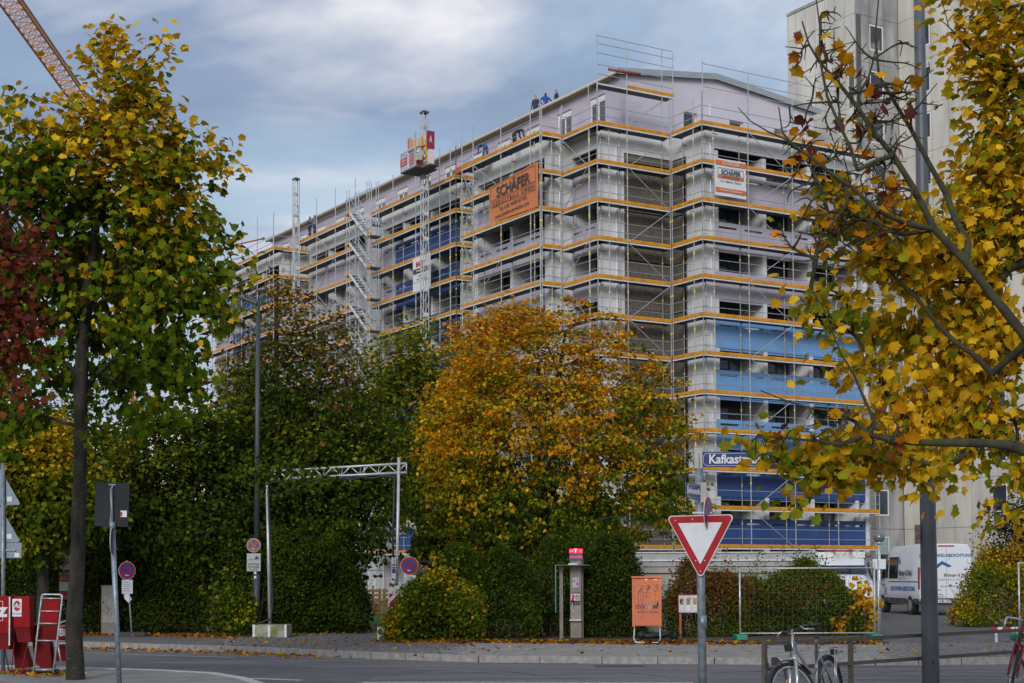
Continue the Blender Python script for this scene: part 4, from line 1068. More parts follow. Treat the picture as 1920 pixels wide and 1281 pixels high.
def clear_glass():
    m = bpy.data.materials.new('clear_glass'); m.use_nodes = True; n = m.node_tree.nodes; b = n['Principled BSDF']
    b.inputs['Base Color'].default_value = (.8, .95, .93, 1); b.inputs['Roughness'].default_value = .03; b.inputs['Transmission Weight'].default_value = 1; b.inputs['IOR'].default_value = 1.1; b.inputs['Alpha'].default_value = .35
    return m
CG = clear_glass()
X = lambda px: (px-1080)*s
MB().box(X(1041), X(1105), -.45, .35, H(1060.4), H(1059.4)).obj('canopy_edge', GL, t); MB().box(-hw-.04, hw*.3, -.05, 0, H(1059.4)+.002, H(1056.5)).obj('canopy_bracket', EDGE, t)
MB().box(X(1041), X(1041)+.012, -.45, .35, H(1148), H(1060.6)).obj('glass_side', CG, t)
MB().box(X(1040.4), X(1041.6)+.01, -.462, -.452, H(1148), H(1060.6)).obj('glass_edge', GL, t)
MB().box(X(1049.5), X(1056), 0, .10, 0, H(1061)).obj('side_post', TB, t)
o = MB().box(-6*s, 6*s, -.012, -.002, H(1102), H(1083)).obj('poster', mat('poster_pale', (.35, .42, .48), .5), t)
MB().box(1*s, 5.4*s, -.015, -.013, H(1098), H(1092)).box(1*s, 5*s, -.015, -.013, H(1087), H(1086)).box(-5*s, -2*s, -.015, -.013, H(1092), H(1087)).obj('magenta_print', mat('pure_magenta', (.5, .01, .25), .5), o)
MB().box(-8.5*s, 8.5*s, -.02, -.002, H(1134), H(1113)+.03).obj('dark_panel', MATS['dark_taupe'], t)
o = bevel(MB().box(-9.5*s, 8*s, -.07, -.021, H(1126.5), H(1113.5)).obj('phone_unit', mat('phone_white', (.62, .62, .6), .4), t), .01)
MB().box(-1*s, 6.5*s, -.074, -.071, H(1124.5), H(1115.5)).obj('keypad', mat('keypad_grey', (.12, .15, .14), .5), o)
kk = MB()
for i in range(3):
    for j in range(4): kk.box((1+i*1.8)*s, (2+i*1.8)*s, -.08, -.075, H(1123.5-j*1.6), H(1122.6-j*1.6))
kk.obj('keys', FRAMEW, o)
PK = mat('pink_handset', (.62, .01, .16), .35)
hs = MB(); hs.path([(-7*s, -.09, H(1128)), (-6.6*s, -.13, H(1124)), (-6*s, -.13, H(1119)), (-5.4*s, -.10, H(1115.5))], [.03, .022, .022, .032], 10); hs.obj('handset', PK, t, True)
cdm = MB(); cdm.path([(-7*s, -.09, H(1129)), (-6.5*s, -.06, H(1136)), (-7.5*s, -.05, H(1143)), (-5*s, -.05, H(1149)), (-3.5*s, -.04, H(1144))], .008, 6); cdm.obj('cord', EDGE, t, True)
MB().box(-hw-.02, hw*.85, -.10, 0, H(1164), H(1161.5)).obj('shelf', EDGE, t); MB().box(-hw*.95, hw*.85, -.006, -.002, H(1161), H(1136)).obj('door_panel', mat('taupe_door', (.24, .22, .2), .4, metal=.5), t)
# ================================================================ orange utility box
bx = gp(1214, 1207.5, PZ); Y0 = bx.y; s = px2m(Y0)
OB = mat('faded_orange_paint', (.62, .175, .07), .6, col2=(.50, .13, .05), nscale=3)
t = thing('utility_box', 'orange metal utility box with black graffiti on bent tube legs', 'utility box', (bx.x, bx.y, PZ), R(-6))
H = lambda py: (at(1214, py, Y0).z-PZ); X = lambda px: (px-1214)*s
bevel(MB().box(X(1188), X(1240), 0, .36, H(1174), H(1084)).obj('cabinet', OB, t), .006)
MB().box(X(1184.5), X(1243), -.05, .4, H(1084)+.003, H(1080.5)).obj('lid', OB, t)
o = MB().box(X(1191), X(1235), -.014, -.002, H(1172), H(1087)).obj('door', OB, t)
MB().box(X(1186), X(1190.5), -.02, .0, H(1175), H(1084)).box(X(1235.5), X(1240.5), -.02, 0, H(1175), H(1084)).obj('corner_strip', OB, t)
MB().box(X(1232), X(1235), -.05, -.015, H(1135), H(1130)).tube((X(1233.5), -.03, H(1130)), (X(1233.5), -.03, H(1127)), .008).obj('padlock', BLACK, t)
MB().box(X(1210), X(1215), -.018, -.0145, H(1088), H(1085.5)).box(X(1226), X(1233), -.018, -.0145, H(1087.5), H(1086)).obj('label_sticker', EDGE, t)
zz = H(1138)
text('SW', .135, PRINTK, o, T3(X(1201.5), -.018, zz), bold=.002, sx=1.1); text('M', .135, PRINTK, o, T3(X(1229), -.018, zz), bold=.002, sx=1.1)
for k, m_ in ((0, mat('logo_blue', (.02, .16, .62), .5)), (1, mat('logo_green', (.14, .45, .12), .5))):
    x_ = X(1212.3+k*4); MB().prism([(x_, zz-.065), (x_+.024, zz-.065), (x_+.06, zz+.085), (x_+.036, zz+.085)], T3(0, -.018, 0), .003).obj('logo_stroke', m_, o)
text('Stadtwerke München', .058, PRINTK, o, T3(X(1214), -.018, H(1147.5)), sx=.98)
gr = MB(); rg = random.Random(4)
def stroke(pts, r=.007): gr.path([(X(1214)+x*s, -.018, H(y)) for x, y in pts], [r*1.1]+[r]*(len(pts)-2)+[r*.5], 4)
for pts in ([(-17, 1112), (-16, 1108), (-13, 1113), (-12, 1104)], [(-13, 1104), (-8, 1098), (-6, 1104), (-11, 1106), (-6, 1112), (-9, 1114)], [(-4, 1100), (4, 1097), (6, 1103), (0, 1106), (-3, 1113), (6, 1112)], [(-2, 1104), (6, 1101)],
            [(11, 1104), (14, 1110), (20, 1104), (15, 1098)], [(19, 1096), (16, 1101)], [(-6, 1118), (2, 1117), (5, 1121)], [(-1, 1119), (0, 1123)], [(-15, 1106), (-12, 1112)], [(3, 1098), (1, 1113)]): stroke(pts)
for x_, ya, yb in ((-17, 1112, 1130), (-16, 1110, 1172), (-11.5, 1113, 1172), (-9, 1114, 1155), (-6, 1112, 1170), (4, 1118, 1128), (15, 1110, 1150), (-2, 1112, 1122), (8, 1112, 1120)): stroke([(x_, ya), (x_+.2, (ya+yb)/2), (x_, yb)], .003)
gr.obj('graffiti', PRINTK, o)
lg = MB()
for y_ in (.02, .33):
    lg.path([(X(1190), y_, H(1174)), (X(1188.5), y_, .12), (X(1191), y_, .03), (X(1214), y_, .0+.02), (X(1235), y_, .03), (X(1238), y_, .12), (X(1237), y_, H(1174))], .013, 8)
lg.obj('tube_legs', GALV, t, True)
# gum machine
bx = gp(1284, 1196, PZ); Y0 = bx.y; s = px2m(Y0); H = lambda py: (at(1284, py, Y0).z-PZ); X = lambda px: (px-1284)*s
t = thing('vending_machine', 'small white gum vending machine with a dark red frame on a post', 'vending machine', (bx.x, bx.y, PZ), 0)
DR = mat('dark_red_frame', (.13, .015, .02), .5)
MB().box(X(1274), X(1278), 0, .05, 0, H(1150)).obj('post', mat('rust_orange_post', (.38, .09, .04), .6), t)
MB().box(X(1271.5), X(1313), -.02, .16, H(1150), H(1114.5)).obj('frame', DR, t)
MB().box(X(1273), X(1312), -.035, -.022, H(1148.5), H(1116.5)).obj('front_panel', mat('panel_silver', (.50, .51, .53), .4), t)
PLc = [mat('sweets_yellow', (.35, .30, .02), .5, col2=(.02, .02, .02), nscale=50), mat('sweets_green', (.15, .30, .12), .5, col2=(.25, .03, .02), nscale=50), mat('sweets_red', (.40, .04, .04), .5, col2=(.4, .4, .1), nscale=50)]
for k in range(3):
    xc = X(1278.5+k*12.2)
    MB().prism([(xc-3*s, H(1134)), (xc+3*s, H(1134)), (xc+3.8*s, H(1122)), (xc-3.8*s, H(1122))], T3(0, -.040, 0), .004).obj('display_window', PLc[k], t)
    MB().prism([(xc-2*s, H(1146)), (xc+2*s, H(1146)), (xc+2.4*s, H(1135)), (xc-2.4*s, H(1135))], T3(0, -.045, 0), .009).tube((xc, -.06, H(1139)), (xc, -.045, H(1139)), .02).obj('coin_slot', EDGE, t)
    MB().box(xc-1.6*s, xc+1.6*s, -.05, -.046, H(1145.5), H(1142)).obj('outlet', FRAMEW, t)
# low flat-roofed concrete outbuilding
YB = 41.0; s = px2m(YB); H = lambda py: at(1360, py, YB).z-PZ
lo_ = at(1194, 1100, YB); hi_ = at(1528, 1100, YB)
t = thing('outbuilding', 'low flat roofed concrete outbuilding behind the hedge', 'outbuilding', (lo_.x, YB, PZ), 0); L_ = hi_.x-lo_.x
OC = mat('outbuilding_concrete', (.34, .325, .30), .9, var=.12, nscale=2); OC2 = mat('roof_fascia', (.34, .34, .345), .6, var=.1)
MB().box(.08, L_-.08, .1, 4, 0, H(1074)).obj('wall', OC, t)
MB().box(-.02, L_+.02, .02, 4.1, H(1074)+.003, H(1062.5)).obj('lintel', OC, t)
MB().box(-.03, L_+.03, -.02, 4.15, H(1062)+.003, H(1051)).obj('roof_fascia', OC2, t).location.z = 0
MB().box(-.03, L_+.03, -.02, 4.15, H(1051)+.003, H(1037)).obj('roof_fascia', OC2, t)
MB().box(-.07, L_+.07, -.07, 4.2, H(1052), H(1049.5)).obj('drip_edge', EDGE, t); MB().box(-.06, L_+.06, -.06, 4.2, H(1037)+.002, H(1035)).obj('roof_edge', EDGE, t)
MB().box(.02, .16, -.01, .09, 0, H(1075)).obj('corner_pier', OC2, t)
# kick scooter leaning in the leaves behind the orange box
bx = gp(1256, 1201, PZ); t = thing('kick_scooter', 'black kick scooter leaning against the concrete wall', 'scooter', (bx.x, bx.y+.3, PZ), 0)
BK = mat('scooter_black', (.018, .02, .022), .5)
MB().path([(.10, 0, .12), (0, 0, .35), (-.12, 0, .8), (-.16, 0, .92)], [.035, .03, .022, .02], 8).obj('steering_tube', BK, t, True)
MB().path([(-.28, -.05, .93), (-.16, 0, .93), (-.03, .05, .92)], .015, 8).obj('handlebar', BK, t, True)
MB().path([(.08, 0, .2), (-.1, .05, .10), (-.5, .1, .08), (-.62, .12, .14)], [.05, .06, .06, .03], 8).obj('deck', BK, t, True)
def wheel(b, c, r, w_, ax='y', n=24):
    c = Vector(c); a = {'y': Vector((0, 1, 0)), 'x': Vector((1, 0, 0))}[ax]*w_/2; b.tube(c-a, c+a, r, n=n)
for x_, y_ in ((.12, 0), (-.62, .12)):
    b = MB(); wheel(b, (x_, y_, .10), .10, .04); b.obj('wheel', BK, t, True)
# grey graffiti cabinet left
bx = gp(202, 1190, PZ); s = px2m(bx.y)
t = thing('distribution_cabinet', 'pale narrow distribution cabinet with graffiti at the left hedge', 'utility box', (bx.x, bx.y, PZ), R(8))
hh = at(202, 1100, bx.y).z-PZ; GC = mat('cabinet_grey', (.27, .27, .25), .7, var=.15, nscale=5)
MB().box(-12*s, 12*s, 0, .35, .0, hh*.24).obj('plinth', mat('cabinet_plinth', (.2, .19, .17), .8), t); bevel(MB().box(-12*s, 12*s, -.01, .36, hh*.24+.003, hh).obj('cabinet_body', GC, t), .01)
MB().box(-12.5*s, 12.5*s, -.03, .38, hh, hh+.03).obj('lid', GC, t); MB().box(-.002, .002, -.013, -.011, hh*.26, hh*.98).obj('door_gap', BLACK, t)
gb = MB()
for k in range(14):
    x_, z_ = rg.uniform(-.2, .12), rg.uniform(.5, hh-.15); gb.path([(x_, -.014, z_), (x_+rg.uniform(-.08, .08), -.014, z_+rg.uniform(-.1, .1)), (x_+rg.uniform(-.1, .1), -.014, z_+rg.uniform(-.1, .1))], .004, 4)
gb.obj('graffiti', mat('dull_red_ink', (.15, .05, .05), .7), t); MB().box(-.18, -.12, -.014, -.011, hh*.33, hh*.36).box(-.14, -.10, -.014, -.011, hh*.64, hh*.70).obj('sticker', RED, t)
# library bus sign
bx = gp(124, 1188, PZ); Y0 = bx.y; s = px2m(Y0); H = lambda py: at(124, py, Y0).z-PZ
t = thing('bus_stop_sign', 'tall bus stop board reading BÜCHER BUS half behind the near trunk', 'sign', (bx.x, bx.y, PZ), 0)
MB().box(14*s, 16*s, 0, .05, 0, H(1018)).box(-15*s, -13.6*s, 0, .05, 0, H(1018)).obj('frame', SB, t)
for y0_, y1_, m_, nm in ((1069, 1020, mat('board_cream', (.36, .38, .30), .6), 'panel'), (1090, 1072, mat('board_maroon', (.12, .05, .045), .6), 'panel'), (1108, 1091, mat('board_pale', (.33, .33, .32), .6), 'panel'), (1124, 1109, mat('board_red', (.22, .02, .03), .6), 'panel')):
    o = MB().box(-13.4*s, 13.8*s, .0, .03, H(y0_), H(y1_)).obj(nm, m_, t)
YT = mat('yellow_print', (.55, .22, .03), .6)
def tl(s_, sz, py, m_): text(s_, sz, m_, t, T3(-13*s, -.004, H(py)), align='LEFT')
tl('BÜCHER', .085, 1076.5, YT); tl('BUS', .12, 1084.5, YT); tl('Bücher', .06, 1042, PRINTK); tl('Haltestelle', .06, 1048, PRINTK); tl('vierzehn-', .055, 1054, PRINTK); tl('Dienstag', .055, 1059, PRINTK)
MB().box(-6*s, 5*s, -.004, -.001, H(1029), H(1026.5)).obj('stripe', YT, t)
# ================================================================ newspaper boxes
def relbox(t, Y0, px0, px1, py0, py1, y0, y1, name, m, ox):
    a, b_ = at(px0, py1, Y0), at(px1, py0, Y0); return MB().box(a.x-ox.x, b_.x-ox.x, y0, y1, a.z-.1, b_.z-.1).obj(name, m, t)
RD = mat('newsbox_red', (.25, .003, .006), .6, spec=.15, var=.12, nscale=7); RD2 = mat('newsbox_dark_red', (.13, .003, .005), .6, spec=.15, var=.15, nscale=7)
bx = gp(12, 1262, .1); Y0 = bx.y; s = px2m(Y0)
t = thing('newspaper_box', 'wide red newspaper box with white tz letters at the left edge', 'newspaper box', (bx.x, Y0, .1), 0)
relbox(t, Y0, -28, 23, 1118, 1188, -.1, .22, 'head_box', RD, bx); relbox(t, Y0, -26, 21, 1188.5, 1218, -.08, .2, 'lower_box', RD2, bx)
relbox(t, Y0, 20.5, 23.5, 1119, 1210, -.115, -.1, 'steel_edge', GALV, bx)
z_ = at(0, 1145, Y0).z-.1; text('tz', .30, WP, t, T3(at(2, 1145, Y0).x-bx.x, -.105, z_), bold=.012, sx=1.1)
fb_ = MB(); xa, xb = at(-14, 0, Y0).x-bx.x, at(18, 0, Y0).x-bx.x; za, zb = at(0, 1164, Y0).z-.1, at(0, 1128, Y0).z-.1
fb_.box(xa, xb, -.104, -.101, za, za+.008).box(xa, xb, -.104, -.101, zb, zb+.008).box(xb-.008, xb, -.104, -.101, za+.008, zb).obj('print_frame', WP, t)
MB().tube((at(18, 0, Y0).x-bx.x, 0, at(0, 1218, Y0).z-.1), (at(27, 0, Y0).x-bx.x, 0, 0), .012).tube((at(-20, 0, Y0).x-bx.x, 0, at(0, 1218, Y0).z-.1), (at(-28, 0, Y0).x-bx.x, 0, 0), .012).obj('leg', BLACK, t)
def slanted(t, bx, Y0, p, name, m, y0=0, d=.3):
    """p: px polygon"""
    P = [at(x, y, Y0) for x, y in p]; MB().prism([(q.x-bx.x, q.z-.1) for q in P], T3(0, y0, 0), d).obj(name, m, t)
slanted(t, bx, Y0+.3, [(22, 1182), (34, 1182), (56, 1252), (28, 1254)], 'slanted_body', RD2, .3, .25)
bx = gp(46, 1263, .1); Y0 = bx.y
t = thing('newspaper_box', 'narrow red newspaper box with a white round emblem notice, second from the left', 'newspaper box', (bx.x, Y0, .1), 0)
slanted(t, bx, Y0, [(30, 1176), (59.5, 1176), (59.5, 1170), (58.5, 1119), (31, 1118), (29.5, 1140)], 'head_box', RD, -.1, .22)
slanted(t, bx, Y0, [(36, 1204), (61, 1204), (59, 1176.5), (31, 1176.5)], 'lower_box', RD2, -.08, .2)
o = MB().box(at(35.2, 0, Y0).x-bx.x, at(52.5, 0, Y0).x-bx.x, -.106, -.101, at(0, 1156, Y0).z-.1, at(0, 1123, Y0).z-.1).obj('notice', WP, t)
b = MB(); disc(b, .062, 0, .003); b.obj('emblem', RP, t, loc=(at(44, 0, Y0).x-bx.x, -.110, at(0, 1136, Y0).z-.1)).scale = (.9, 1, 1.35)
text('Az', .10, WP, t, T3(at(44, 0, Y0).x-bx.x, -.112, at(0, 1136, Y0).z-.1), shear=.3, bold=.003); text('Abendzeitung', .030, RP, t, T3(at(44, 0, Y0).x-bx.x, -.108, at(0, 1150.5, Y0).z-.1))
slanted(t, bx, Y0+.2, [(56, 1172), (88, 1174), (97, 1262), (84, 1262), (62, 1240)], 'slanted_body', RD2, .25, .2)
MB().tube((at(35, 0, Y0).x-bx.x, 0, at(0, 1204, Y0).z-.1), (at(30, 0, Y0).x-bx.x, 0, 0), .009).tube((at(62, 0, Y0).x-bx.x, 0, at(0, 1200, Y0).z-.1), (at(55, 0, Y0).x-bx.x, -.2, -.0), .009).obj('leg', RD, t)
MB().box(at(30, 0, Y0).x-bx.x, at(84, 0, Y0).x-bx.x, -.1, .3, .0, .05).obj('base_plate', RD2, t)
bx = gp(82, 1266, .1); Y0 = bx.y
t = thing('newspaper_rack', 'leaning chrome tube rack with red panels, between the red boxes and the trunk', 'newspaper rack', (bx.x, Y0, .1), 0)
P_ = lambda px, py, y=0: (at(px, py, Y0).x-bx.x, y, at(px, py, Y0).z-.1)
MB().path([P_(62, 1266), P_(70, 1190), P_(78, 1120), P_(80, 1115.5), P_(84, 1114.5), P_(112, 1115), P_(116, 1117), P_(116.5, 1121), P_(108, 1195), P_(99, 1268)], .014, 8).obj('tube_frame', GALV, t, True)
b = MB()
for (x0_, x1_, y_) in ((79, 114, 1122), (75, 111, 1146), (72, 108, 1169), (70, 105, 1201), (66, 101, 1256)): b.tube(P_(x0_, y_), P_(x1_, y_+.6), .011)
b.tube(P_(67, 1201, .02), P_(73, 1167, .02), .013).tube(P_(66, 1257, .3), P_(120, 1257, .3), .012).tube(P_(97, 1204, .3), P_(105, 1252, .3), .012)
for i_ in range(len(b.v)//16):
    q_ = MB(); q_.add(b.v[i_*16:(i_+1)*16], [tuple(x-i_*16 for x in f_) for f_ in b.f[i_*10:(i_+1)*10]]); q_.obj('cross_tube', GALV, t, True)
slanted(t, bx, Y0, [(78, 1146), (109, 1146), (112, 1123), (81, 1123)], 'red_panel', RD, .02, .015)
slanted(t, bx, Y0, [(75, 1168), (107, 1168), (109, 1148), (78, 1148)], 'red_panel', RD, .02, .015)
slanted(t, bx, Y0, [(79, 1200), (105, 1201), (107, 1172), (80, 1171)], 'red_panel', RD2, .02, .015)
MB().box(P_(64, 1260)[0], P_(100, 1260)[0], 0, .5, .05, .08).obj('base_shelf', SB, t)
bx = gp(122, 1262, .1); Y0 = bx.y+.15
t = thing('newspaper_box', 'red newspaper stand with white Bild lettering hidden partly by the near trunk', 'newspaper box', (bx.x, Y0, .1), 0)
P_ = lambda px, py, y=0: (at(px, py, Y0).x-bx.x, y, at(px, py, Y0).z-.1)
relbox(t, Y0, 110, 134, 1172, 1204, -.05, .2, 'head_box', RD, bx); relbox(t, Y0, 106, 134, 1209, 1240, -.03, .2, 'lower_box', RD2, bx)
text('Bild', .17, WP, t, T3(P_(123, 1186)[0]+.02, -.055, P_(123, 1186)[2]), bold=.006, sx=.85)
MB().box(P_(111, 0)[0], P_(134, 0)[0], -.054, -.051, P_(0, 1202.6)[2], P_(0, 1201.6)[2]).box(P_(111, 0)[0], P_(134, 0)[0], -.054, -.051, P_(0, 1175)[2], P_(0, 1174)[2]).obj('print_frame', WP, t)
MB().path([P_(108, 1200), P_(111, 1175), P_(114, 1168), P_(121, 1165), P_(136, 1165), P_(138, 1256)], .014, 8).obj('tube_frame', GALV, t, True)
# ================================================================ mesh fence panels, pallets
def mesh_fence(px0, px1, pyb, pyt, label, Y=None, feet=True, m=GALV):
    a = gp(px0, pyb, PZ) if Y is None else at(px0, pyb, Y); Y0 = a.y; b_ = at(px1, pyb, Y0); Lw = b_.x-a.x; h = at(px0, pyt, Y0).z-PZ
    t = thing('mesh_fence', label, 'construction fence', (a.x, Y0, PZ), 0, None)
    zb = .15
    MB().tube((0, 0, .02), (0, 0, h), .021, n=8).tube((Lw, 0, .02), (Lw, 0, h), .021, n=8).tube((0, 0, h), (Lw, 0, h), .018, n=8).tube((0, 0, zb), (Lw, 0, zb), .018, n=8).obj('tube_frame', m, t, True)
    wm = MB(); n_ = int(Lw/.11)
    for i in range(1, n_): wm.tube((Lw*i/n_, 0, zb), (Lw*i/n_, 0, h), .0013, n=3, cap=False)
    for j in range(1, 8): wm.tube((0, -.003, zb+(h-zb)*j/8), (Lw, -.003, zb+(h-zb)*j/8), .0016, n=3, cap=False)
    wm.obj('wire_mesh', mat('dull_wire', (.16, .22, .20), .6, metal=.3), t)['kind'] = 'stuff'
    if feet:
        GF = mat('green_plastic', (.015, .22, .13), .5)
        for x_ in (0, Lw):
            bevel(MB().box(x_-.13, x_+.13, -.33, .33, 0, .13).obj('green_foot', GF, t), .02)
    return t
f1 = mesh_fence(1388, 1640, 1200, 1066, 'mesh fence panel with green feet in front of the wide shrub')
c = at(1616, 1101, gp(1388, 1200, PZ).y); 
o = MB().box(0, .22, -.02, -.012, 0, .075).obj('tag', mat('yellow_tag', (.55, .5, .08), .5), f1, loc=(c.x-f1.location.x-.08, 0, c.z-PZ)); text('BAUZAUN', .035, PRINTK, o, T3(.11, -.023, .04))
mesh_fence(1912, 2150, 1200, 1056, 'mesh fence panel with a green foot at the right edge')
t = thing('fence_post', 'pair of slim steel posts standing at the end of the mesh fence', 'fence post', tuple(gp(1648, 1200, PZ)), 0)
MB().tube((0, 0, 0), (0, 0, 1.85), .021, n=8).tube((-.06, .1, 0), (-.06, .1, 1.8), .016, n=8).obj('post', GALV, t, True)
mesh_fence(670, 800, 1150, 1070, 'grey mesh fence behind the pallets at the end of the path', Y=62, feet=False, m=mat('dull_fence_grey', (.24, .26, .28), .5, metal=.3))
WD_ = mat('fresh_pallet_wood', (.46, .28, .10), .75, var=.2, nscale=8, stretch=(1, 1, 8))
s = px2m(60.0)
for k, (x0_, x1_) in enumerate(((683, 716), (717, 752))):
    a = at(x0_, 1148, 60); wd = (x1_-x0_-1)*s; h = 50*s
    t = thing('wooden_pallet', ('left' if k == 0 else 'right')+' of two pale wooden pallets standing upright beyond the lawn', 'pallet', (a.x, 60, PZ), 0)
    for j in range(6):
        z_ = h*(j+.15)/6; link('board', MB().box(0, wd, 0, .025, 0, h/6*.62).mesh('board', WD_), t, T3(0, 0, z_))
    for x_ in (.02, wd/2-.05, wd-.12): link('bearer', MB().box(0, .10, .027, .13, 0, h).mesh('bearer', WD_), t, T3(x_, 0, 0))
# rubble sacks behind
t = thing('building_sack', 'white and pink building sack seen through the pallets', 'sack', (at(695, 1140, 61).x, 61, PZ), 0)
b = MB(); b.sphere((0, 0, .3), .38, 12, 8, .9); b.obj('sack', mat('sack_white', (.5, .5, .55), .7, col2=(.45, .12, .12), nscale=4), t, True)
# red-white barrier far right
t = thing('barrier_board', 'red and white striped barrier board behind the red bicycle', 'barrier', tuple(gp(1858, 1205, PZ)), 0)
s_ = gp(1858, 1205, PZ).y/FPX; zb = .15
for k in range(9): MB().box(k*.15, k*.15+.15, 0, .03, .22, .34).obj('stripe', RP if k % 2 == 0 else WP, t)
MB().box(.1, .16, .03, .06, 0, .3).box(1.1, 1.16, .03, .06, 0, .3).obj('leg', GALV, t)
# ================================================================ vans
VW = mat('van_white', (.66, .68, .72), .28, var=.02, nscale=1); VG = glassmat('van_glass', (.012, .014, .016), .05); VBK = mat('van_black_plastic', (.02, .021, .023), .55)
TYRE = mat('tyre', (.015, .015, .016), .8); RIMM = mat('wheel_silver', (.35, .36, .38), .4, metal=.7)
def van(name, label, cat, loc, rz, high=True, W=1.0, rear_text=True, ladder=False):
    """x across, y forward from the rear bumper, z up"""
    t = thing(name, label, cat, loc, rz)
    ZR = 2.62 if high else 2.15
    st_ = [(0, .98, .90, .42, ZR-.06), (.06, 1.0, .92, .40, ZR-.01), (1.2, 1.0, .93, .38, ZR), (3.6, 1.0, .93, .38, ZR-.02), (4.15, 1.0, .92, .38, ZR-.10), (4.45, .99, .87, .38, ZR-.32), (5.05, .98, .80, .36, 1.50), (5.2, .97, .88, .35, 1.32), (5.65, .94, .86, .33, 1.14), (5.82, .86, .78, .34, .98), (5.88, .78, .7, .36, .80)]
    vs, n_ = [], 12
    for (y, wb, wr, z0, z1) in st_:
        wb *= W; wr *= W
        zb = min(1.28, z1-.16); half = [(wb*.90, z0), (wb, z0+.16), (wb+.015, (z0+zb)/2), (wb, zb), (wr, max(zb+.05, z1-.17)), (wr-.10, z1-.03), (wr*.45, z1)]
        ring = half+[(-a, b_) for a, b_ in reversed(half)]; vs += [(a, y, b_) for a, b_ in ring]; n_ = len(ring)
    fs = []
    for i in range(len(st_)-1):
        for k in range(n_): fs.append((i*n_+k, (i+1)*n_+k, (i+1)*n_+(k+1) % n_, i*n_+(k+1) % n_))
    fs += [tuple(range(n_)), tuple(range(len(vs)-1, len(vs)-1-n_, -1))]
    b = MB(); b.add(vs, fs); body = b.obj('body', VW, t, True)
    md = body.modifiers.new('e', 'EDGE_SPLIT'); md.split_angle = R(32)
    sx = lambda s_, y0, y1, z0, z1, name, m, out=.012, p=t: MB().box(*(sorted((s_*(W*1.0-.05), s_*(W*1.0+out)))), y0, y1, z0, z1).obj(name, m, p)
    for s_ in (-1, 1):
        [sx(s_, ya_, yb_, .42, .60, 'sill_trim', VBK, .02) for ya_, yb_ in ((.1, .74), (1.56, 4.34))]
        x0_ = s_*(W*.965); ring = MB()
        # cab window and forward side window as slanted quads just proud of the body
        def q(y0, y1, z0, z1, y0t=None, y1t=None, name='side_window', m=VG, o=.018):
            y0t = y0 if y0t is None else y0t; y1t = y1 if y1t is None else y1t
            xs = lambda z: s_*(W*(1.0-.075*max(0, (z-1.28))/(ZR-1.45))+o)
            b = MB(); P = [(xs(z0), y0, z0), (xs(z0), y1, z0), (xs(z1), y1t, z1), (xs(z1), y0t, z1)]; b.add(P+[(x-s_*.01, y, z) for x, y, z in P], [(0, 1, 2, 3), (7, 6, 5, 4), (0, 4, 5, 1), (1, 5, 6, 2), (2, 6, 7, 3), (3, 7, 4, 0)]); return b.obj(name, m, t)
        q(4.02, 4.95, 1.36, 2.05, 4.02, 4.45, o=.012); 
        if high: q(2.7, 3.85, 1.34, 2.16, o=.020)
        for yy in (3.93, 2.6, 1.3): q(yy, yy+.012, .65, ZR-.3, name='door_gap', m=VBK, o=.006)
        q(.15, 3.9, 1.20, 1.235, name='rub_rail', m=VBK, o=.008)
        MB().box(*sorted((s_*(W+.04), s_*(W+.25))), 4.62, 4.8, 1.28, 1.72).obj('mirror', VBK, t)
        for yy in (.35, 1.9, 2.9, 3.8): MB().box(*sorted((s_*(W+.031), s_*(W+.037))), yy, yy+.08, .49, .54).obj('marker_light', mat('amber_lens', (.6, .12, .01), .4), t)
        MB().box(*sorted((s_*(W*.985), s_*(W*1.02))), .0-.012, .12, .95, 1.75).obj('tail_light', mat('tail_red', (.35, .01, .01), .3), t)
        MB().box(*sorted((s_*W*.52, s_*W*.93)), 5.55, 5.83, .78, 1.0).obj('headlight', mat('headlight_lens', (.5, .52, .55), .15), t)
        for yy in (1.15, 4.75):
            b = MB(); wheel(b, (s_*(W-.11), yy, .35), .35, .24, 'x', 28); wh = b.obj('wheel', TYRE, t, False)
            b = MB(); wheel(b, (s_*(W-.01), yy, .35), .21, .06, 'x', 20); b.obj('hub', RIMM, wh)
            b = MB(); b.tube((s_*(W-.2), yy, .38), (s_*(W-.03), yy, .38), .40, n=28); b.obj('wheel_arch', VBK, t)
    # rear
    MB().box(-W*.97, W*.97, -.10, .02, .36, .62).obj('rear_bumper', VBK, t)
    MB().box(-.004, .004, -.006, .004, .64, ZR-.15).obj('door_gap', VBK, t)
    MB().box(-.3, .3, -.01, .05, ZR-.12, ZR-.07).obj('brake_light', mat('tail_red', (.35, .01, .01), .3), t)
    # front
    wsb = MB(); y_a, z_a, y_b, z_b = 5.07, 1.50, 4.47, ZR-.34
    wsb.add([(-.80*W, y_a+.02, z_a+.02), (.80*W, y_a+.02, z_a+.02), (.80*W, y_b+.03, z_b), (-.80*W, y_b+.03, z_b)], [(0, 1, 2, 3)]); wsb.obj('windscreen', VG, t)
    MB().box(-.55*W, .55*W, 5.78, 5.90, .70, .98).obj('grille', VBK, t); MB().box(-.95*W, .95*W, 5.45, 5.92, .30, .58).obj('front_bumper', VBK, t)
    if ladder:
        b = MB()
        for x_ in (-.3, .25): b.box(x_-.03, x_+.03, 1.0, 4.6, ZR+.13, ZR+.2)
        for k in range(9): b.box(-.27, .22, 1.2+k*.4, 1.24+k*.4, ZR+.15, ZR+.18)
        b.obj('roof_ladder', mat('red_ladder', (.30, .02, .02), .5), t); [MB().box(-.8, .8, y_, y_+.06, ZR-.08, ZR+.12).obj('roof_bar', GALV, t) for y_ in (1.2, 4.0)]
    return t
VBL = mat('van_print_blue', (.01, .10, .33), .4)
p = at(1790, 1165, 55.5); vx = 15.85
